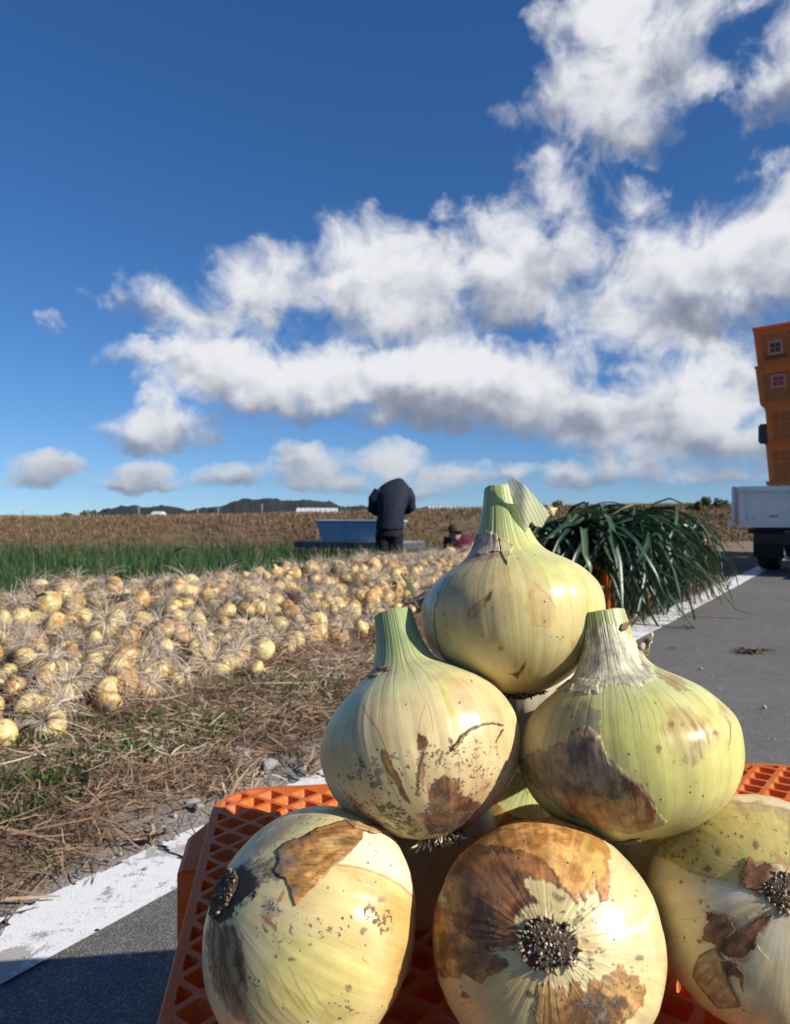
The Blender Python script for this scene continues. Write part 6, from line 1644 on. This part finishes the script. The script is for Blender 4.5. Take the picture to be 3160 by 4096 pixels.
def heap_bulb(seed, neck):
    r_ = random.Random(seed); pr = [(-.90, .02), (-.88, .16), (-.75, .52), (-.45, .86), (0, 1), (.35, .88), (.62, .58), (.80, .30)] + ([(1.05, .20), (1.30, .17), (1.31, .02)] if neck else [(.95, .17), (1.02, .10), (1.03, .02)])
    pr = catmull(pr, 17); n = 22
    ph = np.linspace(0, 2 * np.pi, n + 1)
    q = np.stack([np.cos(ph)[None] + 0 * pr[:, :1], np.sin(ph)[None] + 0 * pr[:, :1], pr[:, :1] + 0 * ph], -1)
    lump = fbm(q.reshape(-1, 3) * 1.3 + seed, 2, seed).reshape(q.shape[:2]) - .5
    rad = pr[:, 1:] * (1 + .22 * lump)
    V = np.stack([rad * np.cos(ph), rad * np.sin(ph), pr[:, :1] * .92 + 0 * ph], -1).reshape(-1, 3) * .042
    V[:, :2] *= r_.uniform(.95, 1.08)
    i = np.arange(16)[:, None] * (n + 1) + np.arange(n)[None]
    Fq = np.stack([i, i + 1, i + n + 2, i + n + 1], -1).reshape(-1, 4)
    uv = np.stack([(ph / (2 * np.pi))[None] + 0 * pr[:, :1], np.linspace(0, 1, 17)[:, None] + 0 * ph], -1).reshape(-1, 2)
    return V, Fq, uv
def root_tuft(seed, n=46):
    """dry root strands springing from the root end (-Z) and bending back over the bulb"""
    r_ = np.random.default_rng(seed); segs = 4; P = []; rn = []
    for k in range(n):
        a = r_.uniform(0, 2 * np.pi); L = r_.uniform(.06, .14); sp = r_.uniform(.5, 1.5)
        d0 = np.array([math.cos(a) * sp, math.sin(a) * sp, -1.0]); d0 /= np.linalg.norm(d0)
        out = np.array([math.cos(a), math.sin(a), 0]); p = np.array([math.cos(a), math.sin(a), 0]) * r_.uniform(0, .008) + np.array([0, 0, -.034])
        d = d0; w = np.array([-math.sin(a), math.cos(a), 0]) * r_.uniform(.0006, .0013)
        pts = []
        for s in range(segs + 1):
            pts += [p - w * (1 - .6 * s / segs), p + w * (1 - .6 * s / segs)]
            d = d + out * .30 + np.array([0, 0, .80]) * (s > 0) + r_.normal(0, .16, 3); d /= np.linalg.norm(d); p = p + d * L / segs
        P.append(pts); rn += [r_.random()] * (2 * (segs + 1))
    V = np.array(P).reshape(-1, 3); m_ = 2 * (segs + 1); q = np.array([(2 * s, 2 * s + 1, 2 * s + 3, 2 * s + 2) for s in range(segs)])
    return V, (np.arange(n)[:, None, None] * m_ + q[None]).reshape(-1, 4), np.array(rn)
BULBS = [heap_bulb(s, s % 2) for s in range(6)]; TUFTS = [root_tuft(s, 64) for s in range(5)]
BM = [mesh_np('onion', V, [Fq], M_HEAP, None, True, uv) for V, Fq, uv in BULBS]
TM = [mesh_np('root_tuft', V, [Fq], M_HAIRR, {'rnd': rn}, False) for V, Fq, rn in TUFTS]

def rand_rot(r_, tuft):
    # root end (-Z) pointing up and out towards the lens side on most, any way on the rest
    if tuft < .55: t_ = Vector((r_.gauss(.1, .45), r_.gauss(-.55, .45), r_.gauss(.75, .3)))
    else: t_ = Vector((r_.gauss(0, 1), r_.gauss(0, 1), r_.gauss(-.1, .5)))
    return (-t_).to_track_quat('Z', 'Y').to_matrix() @ Matrix.Rotation(r_.uniform(0, 6.28), 3, 'Z')
r_ = random.Random(11)
spots = []
tries = 0
grid = {}
while len(spots) < 1700 and tries < 90000:
    tries += 1
    v = -4.9 + 9.6 * r_.random() ** .85; u = r_.uniform(.62, 2.75)
    uf = float(heap_front(v)); 
    if u < uf - .03 + r_.gauss(0, .05): continue
    x, y = P2(u, v)
    if y < 1.2 or abs(x / y) > .60: continue
    s = r_.choice([.78, .88, .98, 1.02, 1.10, 1.22]); rad = .042 * s
    dmin = .046 * s
    if any((x - a) ** 2 + (y - b) ** 2 < (dmin + .0 * c) ** 2 for a, b, c in spots): continue
    spots.append((x, y, s))
sx_a = np.array([q[0] for q in spots]); sy_a = np.array([q[1] for q in spots]); su, sv = UV2(sx_a, sy_a)
sz = terrain(su, sv)
order = np.argsort(sy_a)
things, rest = [], []
for i in order:
    x, y, s = spots[i]; u = su[i]; hidden = u > 2.15
    (rest if hidden or len(things) >= 296 else things).append(i)
GRP = 'harvested onions with dry roots heaped along the field edge'
def spot_label(i, rot):
    x, y, s = spots[i]; root = rot @ Vector((0, 0, -1))
    size = 'small' if s < .9 else ('large' if s > 1.05 else 'middling')
    if root.z > .75: look = 'root tuft straight up'
    elif root.y < -.6: look = 'root tuft facing the viewer'
    elif root.z < -.3: look = 'neck up and roots beneath'
    else: look = 'roots pointing left' if root.x < 0 else 'roots pointing right'
    sx = CX + x / y * F
    col = ['at the left edge', 'under the far trees', 'under the left hill', 'under the small greenhouse', 'under the middle hill', 'near the leaf strap', 'under the blue tub', 'under the standing worker', 'behind the pyramid'][min(8, int(max(0, sx) / 200))]
    row = ['front foot', 'lower slope', 'middle', 'upper slope', 'ridge'][int(np.clip((su[i] - heap_front(sv[i])) / .25, 0, 4))]
    return f'{size} onion, {look}, {row} of heap {col}'
for k, i in enumerate(things):
    x, y, s = spots[i]; rot3 = rand_rot(r_, r_.random()); rot = rot3.to_4x4()
    lift = r_.choice([0, 0, .0, .02, .045]) if su[i] > heap_front(sv[i]) + .15 else 0
    mat4 = Matrix.Translation((x, y, float(sz[i]) + .030 * s + lift)) @ rot @ Matrix.Scale(s, 4)
    o = bpy.data.objects.new('onion', BM[k % 6]); COL.objects.link(o); o.matrix_world = mat4
    tag(o, spot_label(i, rot3), 'onion', GRP)
    c = bpy.data.objects.new('root_tuft', TM[(k * 3) % 5]); COL.objects.link(c); c.parent = o
# singled out ones
def lone(sx, sy, d, s, rot, label, mesh=0, tuft=True):
    p_ = W(sx, sy, d)
    if d < 4.5: p_.z = float(terrain(*[np.array([q]) for q in UV2(p_.x, p_.y)])[0]) + .075 * s
    o = bpy.data.objects.new('onion', BM[mesh]); COL.objects.link(o); o.matrix_world = Matrix.Translation(p_) @ rot.to_4x4() @ Matrix.Scale(s, 4)
    tag(o, label, 'onion', GRP)
    if tuft: c = bpy.data.objects.new('root_tuft', TM[1]); COL.objects.link(c); c.parent = o
toward = (-Vector((0, -1, .15))).to_track_quat('Z', 'Y').to_matrix()
lone(890, 2266, 4.1, 1.05, toward, 'round onion on the ridge with its dark root end facing out', 0, False)
lone(272, 2285, 3.3, 1.1, Matrix.Rotation(2.6, 3, 'X'), 'big brownish onion on the ridge near the left edge', 2)
lone(1062, 2252, 4.3, .85, Matrix.Rotation(.4, 3, 'X'), 'small pale onion on the ridge beside a brown root tuft', 4, False)
V_all, F_all, UVs, o_ = [], [], [], 0
HV, HF, HR, ho = [], [], [], 0
def fill(x, y, z, s, rot, bulb, tuft):
    global o_, ho
    M3 = np.array(rot) * s
    V, Fq, uv = bulb; V_all.append(V @ M3.T + (x, y, z)); F_all.append(Fq + o_); UVs.append(uv); o_ += len(V)
    if tuft is not None: V, Fq, rn = tuft; HV.append(V @ M3.T + (x, y, z)); HF.append(Fq + ho); HR.append(rn); ho += len(V)
for k, i in enumerate(rest):
    x, y, s = spots[i]; fill(x, y, float(sz[i]) + .03 * s + r_.choice([0, 0, .03]), s, rand_rot(r_, r_.random()), BULBS[k % 6], TUFTS[k % 5])
me = mesh_np('heaped_onions', np.vstack(V_all), [np.vstack(F_all)], M_HEAP, None, True, np.vstack(UVs)); o = link('heaped_onions', me)
tag(o, 'mass of smaller seeming onions farther along the heap', 'onions', kind='stuff')
# loose roots lying over and between them
def ribbon_stuff(name, n, place, Llo, Lhi, wlo, whi, seed, mat, bend=.6, segs=3, flat=.35, lift=.02, rbias=None):
    r2 = np.random.default_rng(seed); b = place(r2, n); n = len(b)
    a = r2.uniform(0, 2 * np.pi, n); pit = r2.normal(0, flat, n); L = r2.uniform(Llo, Lhi, n); w = r2.uniform(wlo, whi, n)
    d = np.stack([np.cos(a) * np.cos(pit), np.sin(a) * np.cos(pit), np.sin(pit)], 1); b[:, 2] += np.abs(r2.normal(0, lift, n))
    sd = np.stack([-np.sin(a), np.cos(a), r2.normal(0, .5, n)], 1); sd /= np.linalg.norm(sd, axis=1, keepdims=True)
    P = []; p = b - d * (L / 2)[:, None]; cur = d
    bn = np.stack([-np.sin(a), np.cos(a), r2.normal(0, .4, n)], 1) * r2.normal(0, bend, n)[:, None]
    for s in range(segs + 1):
        ww = (w * (1 - .55 * abs(s / segs * 2 - 1) ** 2))[:, None] * .5
        P += [p - sd * ww, p + sd * ww]; cur = cur + bn / segs; cur = cur / np.linalg.norm(cur, axis=1, keepdims=True); p = p + cur * (L / segs)[:, None]
    V = np.stack(P, 1).reshape(-1, 3); m_ = 2 * (segs + 1); q = np.array([(2 * s, 2 * s + 1, 2 * s + 3, 2 * s + 2) for s in range(segs)])
    rn = r2.random(n) if rbias is None else rbias(r2, b)
    return V, (np.arange(n)[:, None, None] * m_ + q[None]).reshape(-1, 4), np.repeat(rn, m_)
def place_heap(r2, n):
    v = -4.9 + 10 * r2.random(n) ** .85; u = r2.uniform(.6, 2.5, n); k = u > heap_front(v) - .06 + r2.normal(0, .06, n)
    u, v = u[k], v[k]; x, y = P2(u, v); k = (y > 1.1) & (np.abs(x / y) < .62); u, v, x, y = u[k], v[k], x[k], y[k]
    return np.stack([x, y, terrain(u, v) + .012], 1)
V, Fq, rn = ribbon_stuff('x', 26000, place_heap, .04, .13, .0012, .0028, 3, None, 1.2, 3, .5, .02)
HV.append(V); HF.append(Fq + ho); HR.append(rn); ho += len(V)
o = link('dry_roots', mesh_np('dry_roots', np.vstack(HV), [np.vstack(HF)], M_HAIRR, {'rnd': np.concatenate(HR)}, False)); tag(o, 'pale dry onion roots tangled over the heap', 'roots', kind='stuff')
# green leaf scraps on the heap
M_SCRAP = rnd_material('fresh_leaf_scrap', [(0, (.025, .06, .025)), (.6, (.045, .10, .035)), (1, (.10, .15, .05))], .4, 20, .5)
def strip_leaf(pts, wid, fold=.35):
    """strap leaf along pts with a keel, tapered to the tip; returns verts and quads"""
    pts = [Vector(p) for p in pts]; V = []; n = len(pts)
    for i, p in enumerate(pts):
        t = (pts[min(i + 1, n - 1)] - pts[max(i - 1, 0)]).normalized(); s = t.cross(Vector((.25, .35, 1)))
        if s.length < .05: s = t.cross(Vector((0, 1, 0)))
        s.normalize(); nn = s.cross(t)
        f = i / (n - 1); w = wid * (1 - .9 * f ** 2.2) * (.55 + .45 * min(1, f * 6))
        V += [p - s * w + nn * w * fold, p - nn * w * fold * .4, p + s * w + nn * w * fold]
    Fq = [(3 * i + k, 3 * i + k + 1, 3 * i + k + 4, 3 * i + k + 3) for i in range(n - 1) for k in (0, 1)]
    return np.array(V), np.array(Fq)
for k, (pts, wid, lab) in enumerate([
    ([(1117, 2452, 3.3), (1122, 2500, 3.25), (1130, 2560, 3.2), (1140, 2620, 3.15)], .018, 'upright green leaf strap among the onions left of the pyramid'),
    ([(1600, 2292, 4.4), (1625, 2330, 4.3), (1650, 2380, 4.2), (1672, 2430, 4.1)], .016, 'green leaf strap leaning by the top onion'),
    ([(430, 2395, 3.0), (480, 2385, 3.0), (510, 2380, 3.05), (540, 2378, 3.1)], .022, 'dark broad leaf scrap on the left of the heap'),
    ([(150, 2392, 2.9), (180, 2380, 2.9), (215, 2392, 2.9)], .022, 'short dark leaf scrap near the left edge of the heap'),
    ([(430, 2800, 2.2), (490, 2778, 2.25), (560, 2762, 2.3)], .012, 'green leaf scrap at the front foot of the heap'),
    ([(1215, 2560, 3.6), (1260, 2540, 3.6), (1320, 2528, 3.6)], .014, 'bent green leaf scrap beside the fallen onions'),
    ([(1500, 2420, 4.6), (1560, 2400, 4.7), (1610, 2372, 4.8)], .012, 'narrow leaf scrap left of the top onion'),
    ([(800, 2452, 3.4), (870, 2450, 3.4), (940, 2446, 3.45)], .010, 'thin green leaf lying across the middle of the heap'),
    ([(700, 2205, 4.3), (745, 2188, 4.3), (790, 2190, 4.3)], .014, 'curved green leaf on the ridge of the heap'),
    ([(290, 2690, 2.3), (350, 2688, 2.3), (420, 2690, 2.3)], .007, 'thin dark green leaf piece at the lower left of the heap')]):
    V, Fq = strip_leaf([W(*p) for p in pts], wid)
    o = link('leaf_scrap', mesh_np('leaf_scrap', V, [Fq], M_SCRAP, {'rnd': np.full(len(V), (k * .37) % 1)})); tag(o, lab, 'leaf', 'green leaf scraps on the heap')
    md = o.modifiers.new('thickness', 'SOLIDIFY'); md.thickness = .0012

# ---- straw on the verge
def place_verge(r2, n):
    v = -5.2 + 8.5 * r2.random(n) ** 1.35; u = r2.uniform(-.03, 1.5, n) ; uf = heap_front(v) + .25
    k = (u < uf) & (r2.random(n) < np.clip(.10 + sstep(u, .0, .13), 0, 1)); u, v = u[k], v[k]; x, y = P2(u, v); k = (y > .8) & (np.abs(x / y) < .64); u, v, x, y = u[k], v[k], x[k], y[k]
    de = fbm(np.stack([x * 5, y * 5, 0 * x], 1), 3, 61); k = r2.random(len(u)) < .35 + .65 * sstep(de, .38, .55); u, v, x, y = u[k], v[k], x[k], y[k]
    return np.stack([x, y, np.maximum(terrain(u, v), 0) + .003], 1)
def tone(r2, b): 
    q = fbm(b * 4, 3, 67); return np.clip(r2.random(len(b)) * .8 + (q - .5) * 1.2 + .08, 0, 1)
M_STRAW = rnd_material('dead_grass_straw', [(0, (.085, .050, .032)), (.3, (.175, .105, .064)), (.6, (.29, .185, .112)), (.85, (.42, .295, .185)), (1, (.54, .43, .30))], .8, 50, .25)
V, Fq, rn = ribbon_stuff('x', 170000, place_verge, .018, .080, .0016, .0040, 5, None, .7, 2, .28, .010, tone)
o = link('straw', mesh_np('straw', V, [Fq], M_STRAW, {'rnd': rn}, False)); tag(o, 'dead brown grass and straw matted over the verge', 'straw', kind='stuff')
V, Fq, rn = ribbon_stuff('x', 900, place_verge, .10, .26, .003, .0055, 8, None, .5, 4, .10, .014, lambda r2, b: r2.uniform(.5, 1, len(b)))
o = link('long_straw', mesh_np('long_straw', V, [Fq], M_STRAW, {'rnd': rn}, False)); tag(o, 'longer pale stalks lying over the dead grass', 'straw', kind='stuff')
# green weeds in clumps
def place_weed(r2, n):
    C_ = []
    for (sx, sy, sp) in [(380, 3075, .05), (340, 3110, .06), (250, 3165, .03), (60, 3330, .035), (225, 3245, .03), (620, 3040, .04), (800, 2990, .04), (1000, 2790, .08), (1130, 2790, .08), (1320, 2790, .10), (1250, 2820, .08), (1400, 2770, .1), (560, 2960, .06), (300, 2950, .05), (430, 2900, .05), (150, 3010, .04), (700, 2900, .06), (900, 2950, .05), (960, 2900, .06), (1080, 2740, .08), (480, 3050, .04), (20, 3200, .03)]:
        d = CAMH * F / (sy - HY); C_.append(((sx - CX) / F * d, d, sp * 1.5))
    k = r2.integers(0, len(C_), n); c = np.array(C_)[k]; xy = c[:, :2] + r2.normal(0, 1, (n, 2)) * c[:, 2:3] * .7
    u, v = UV2(xy[:, 0], xy[:, 1]); return np.stack([xy[:, 0], xy[:, 1], np.maximum(terrain(u, v), 0) + .010], 1)
M_WEED = rnd_material('weed_leaf', [(0, (.035, .055, .014)), (.6, (.075, .12, .028)), (1, (.13, .19, .045))], .6, 60, .3, .25)
V, Fq, rn = blades(2100, place_weed, .008, .036, .0034, 12, 1.1, 2)
o = link('weeds', mesh_np('weeds', V, [Fq], M_WEED, {'rnd': rn}, False)); tag(o, 'small green weeds sprouting through the dead grass', 'weeds', kind='stuff')
# gravel and crumbs
def stone_mesh(seed, sub=2):
    bm = bmesh.new(); bmesh.ops.create_icosphere(bm, subdivisions=sub, radius=1)
    r2 = random.Random(seed); pl = [(Vector((r2.gauss(0, 1), r2.gauss(0, 1), r2.gauss(0, 1))).normalized(), r2.uniform(.5, .85)) for _ in range(7)]
    for v in bm.verts:
        for n_, d_ in pl:
            q = v.co.dot(n_) - d_
            if q > 0: v.co -= n_ * q
    me = bpy.data.meshes.new('stone'); bm.to_mesh(me); bm.free(); return me
M_CONC = simple('broken_concrete', (.42, .40, .37), .9, scale=60, col2=(.26, .245, .225), bump=.5)
sv_, sf_ = [], []
for k in range(8):
    me = stone_mesh(k, 1); n = len(me.vertices); a = np.zeros(n * 3); me.vertices.foreach_get('co', a); f = np.zeros(len(me.polygons) * 3, int); me.polygons.foreach_get('vertices', f); sv_.append(a.reshape(-1, 3)); sf_.append(f.reshape(-1, 3)); bpy.data.meshes.remove(me)
r2 = np.random.default_rng(21); VV, FF, oo = [], [], 0
for k in range(1500):
    v = -5.2 + 7 * r2.random() ** 1.3; u = r2.normal(.10, .12) if r2.random() < .75 else r2.uniform(-1.2, 1.0)
    x, y = P2(u, v)
    if y < .8 or (u > -.16 and u < .0 and r2.random() < .6): continue
    s = r2.uniform(.0012, .0055) * (1 if r2.random() < .93 else 2.2)
    z = max(float(terrain(np.array([u]), np.array([v]))[0]) if u > 0 else 0, 0) if k % 3 == 0 else .004 + max(0, u) * .03
    VV.append(sv_[k % 8] * s * r2.uniform(.7, 1.2, 3) + (x, y, z + s * .4)); FF.append(sf_[k % 8] + oo); oo += len(VV[-1])
o = link('gravel', mesh_np('gravel', np.vstack(VV), [np.vstack(FF)], M_CONC, None, False)); tag(o, 'loose grey gravel along the white line', 'gravel', kind='stuff')
for k, (sx, sy, s, sq, lab) in enumerate([(955, 3050, .030, (1.1, .8, .8), 'pale broken block of concrete at the edge of the straw'), (965, 3085, .026, (.9, 1, .6), 'grey concrete lump in front of the pale block'), (1015, 3100, .014, (1.3, .8, .5), 'small whitish concrete chip right of the block'), (1075, 3095, .024, (1, .8, .7), 'dull grey stone beside the white chip'), (770, 3240, .016, (1, 1, .6), 'small round pale pebble in the straw'), (795, 3255, .011, (1, 1, .7), 'smallest pale pebble near the concrete bits')]):
    d = CAMH * F / (sy - HY); me = stone_mesh(30 + k); me.materials.append(M_CONC)
    o = link('concrete_piece', me); o.location = ((sx - CX) / F * d, d, s * .35 + .008); o.scale = (s * sq[0], s * sq[1], s * sq[2]); o.rotation_euler = (0, 0, k * 1.3)
    tag(o, lab, 'stone', 'broken concrete beside the white line')
# dry twig leaves on the line behind the pyramid, straw tuft on the line
def tuft(sx, sy, n, L, label, seed, up=.5):
    d = CAMH * F / (sy - HY); x = (sx - CX) / F * d; r3 = random.Random(seed)
    Vt, Ft, o3_ = [], [], 0
    for k in range(n):
        a = r3.uniform(0, 6.28); l = L * r3.uniform(.5, 1.1); p = [Vector((x + r3.gauss(0, L * .12), d + r3.gauss(0, L * .12), .006)) + Vector((math.cos(a), math.sin(a), 0)) * l * f + Vector((0, 0, l * up * math.sin(f * 2.4))) for f in (0, .25, .5, .75, 1)]
        V, Fq = strip_leaf(p, .0035 * r3.uniform(.7, 1.6), .3); Vt.append(V); Ft.append(Fq + o3_); o3_ += len(V)
    V = np.vstack(Vt); o = link('dry_tuft', mesh_np('dry_tuft', V, [np.vstack(Ft)], M_STRAW, {'rnd': np.repeat(np.linspace(.3, .9, len(V)), 1)})); tag(o, label, 'dry plant', 'dry tufts on the road edge')
tuft(1245, 3110, 9, .07, 'curled dry leaf tuft on the white line behind the crate', 3, .6)
tuft(600, 3365, 16, .05, 'small straw tuft lying on the white line', 5, .2)
tuft(2760, 2515, 5, .06, 'small dry scrap on the asphalt under the hanging leaves', 6, .15)
tuft(3010, 2612, 40, .10, 'pale clump of dry roots on the grey asphalt', 9, .10)
tuft(2700, 2600, 3, .04, 'single dry shred on the asphalt right of the pyramid', 12, .1)

# ---- row of crates full of onions whose leaves hang over the side
M_HANG = rnd_material('hanging_onion_leaf', [(0, (.016, .038, .020)), (.45, (.028, .066, .034)), (.8, (.050, .100, .050)), (.93, (.095, .135, .070)), (1, (.28, .24, .11))], .36, 14, .5, .10)
def hanging_leaf(seed):
    """leaf in the bunch's own frame: starts at the origin, goes out along +X, arches and hangs down"""
    r3 = random.Random(seed); L = r3.uniform(.46, .80); rise = r3.uniform(.10, 1.0); p = Vector((0, 0, 0)); d = Vector((1, r3.gauss(0, .28), rise)).normalized(); pts = [p.copy()]; n = 9
    fall = r3.uniform(.29, .54)
    for k in range(n):
        p = p + d * L / n; pts.append(p.copy()); d = (d + Vector((r3.gauss(0, .10), r3.gauss(0, .16), -fall * (1.0 if k < 6 else .6)))).normalized()
    if r3.random() < .5:                     # snapped: the outer part hangs or juts at its own angle
        q0 = r3.randint(3, 7); rot_ = Matrix.Rotation(r3.uniform(.3, 1.1), 3, 'Y') @ Matrix.Rotation(r3.gauss(0, .5), 3, 'Z')
        for q in range(q0 + 1, len(pts)): pts[q] = pts[q0] + rot_ @ (pts[q] - pts[q0])
    V, Fq = strip_leaf(pts, r3.uniform(.009, .018), .40); return V, Fq
LEAVES = [hanging_leaf(s) for s in range(24)]
LM = [mesh_np('leaf', V, [Fq], M_HANG, {'rnd': np.full(len(V), (k * .381) % 1)}) for k, (V, Fq) in enumerate(LEAVES)]
road_ang = math.atan2(-RP[1], -RP[0])        # from the field towards the road
tang = math.atan2(RT[1], RT[0])
lab4 = ['nearest', 'second', 'third', 'farthest']
for c_i in range(4):
    v0 = -.28 + .60 * c_i; x, y = P2(.30, v0)
    m4 = Matrix.Translation((x, y, .012)) @ Matrix.Rotation(tang, 4, 'Z')
    put_crate(G_PARTS, m4, lab4[c_i] + ' orange crate half hidden under hanging onion leaves', 'orange crates in a row on the white line')
    t = empty('leaf_bunch', (x, y, .30), road_ang); tag(t, lab4[c_i] + ' bunch of dark green onion leaves drooping over its crate', 'leaves', 'bunches of onion leaves hanging over the crates')
    r3 = random.Random(100 + c_i); Vt, Ft, Rt, oo = [], [], [], 0
    for k in range((350, 300, 220, 260)[c_i]):
        zl = r3.uniform(-.03, .17) + .06 * math.sin(c_i * 2.1); bx = r3.uniform(-.30, .10); by = r3.uniform(-.33, .33)
        yaw = r3.gauss(-.15, .62); sc = r3.uniform(.75, 1.15) * (1.12 if c_i < 2 else .95)
        if k < 72:
            o = bpy.data.objects.new('leaf', LM[k % 24]); COL.objects.link(o); o.parent = t; o.location = (bx, by, zl + .02); o.rotation_euler = (r3.gauss(0, .25), r3.gauss(0, .12), yaw); o.scale = (sc, sc, sc)
        else:
            M3 = np.array((Matrix.Rotation(yaw, 3, 'Z') @ Matrix.Rotation(r3.gauss(0, .18), 3, 'Y') @ Matrix.Rotation(r3.gauss(0, .3), 3, 'X'))) * sc
            V, Fq = LEAVES[k % 24]; VV_ = V @ M3.T + (bx, by, zl); VV_[:, 2] = np.where(VV_[:, 2] < -.27, -.27 + (VV_[:, 2] + .27) * .08, VV_[:, 2]); Vt.append(VV_); Ft.append(Fq + oo); oo += len(V); Rt.append(np.full(len(V), r3.random()))
    o = link('leaf_mass', mesh_np('leaf_mass', np.vstack(Vt), [np.vstack(Ft)], M_HANG, {'rnd': np.concatenate(Rt)}), t); o['kind'] = 'stuff'
# bulbs lying on the field side of the row
for k in range(26):
    v = r_.uniform(-.5, 1.9); u = r_.uniform(.36, .62); x, y = P2(u, v); z = r_.uniform(.30, .46)
    o = bpy.data.objects.new('onion', BM[k % 6]); COL.objects.link(o); o.matrix_world = Matrix.Translation((x, y, z)) @ rand_rot(r_, .9).to_4x4()
    tag(o, ['yellow', 'brownish', 'pale'][k % 3] + ' onion bulb lying on the ' + ['nearest', 'second', 'third', 'farthest'][min(3, max(0, int((v + .58) / .6)))] + ' leafy crate beside the road', 'onion', 'onions with leaves piled on the row of crates')
    if k % 2: c = bpy.data.objects.new('root_tuft', TM[k % 5]); COL.objects.link(c); c.parent = o
lone(2200, 2045, 4.9, 1.0, Matrix.Rotation(1.2, 3, 'Y'), 'pale onion at the top left of the leaf heap beside the top onion neck', 3)
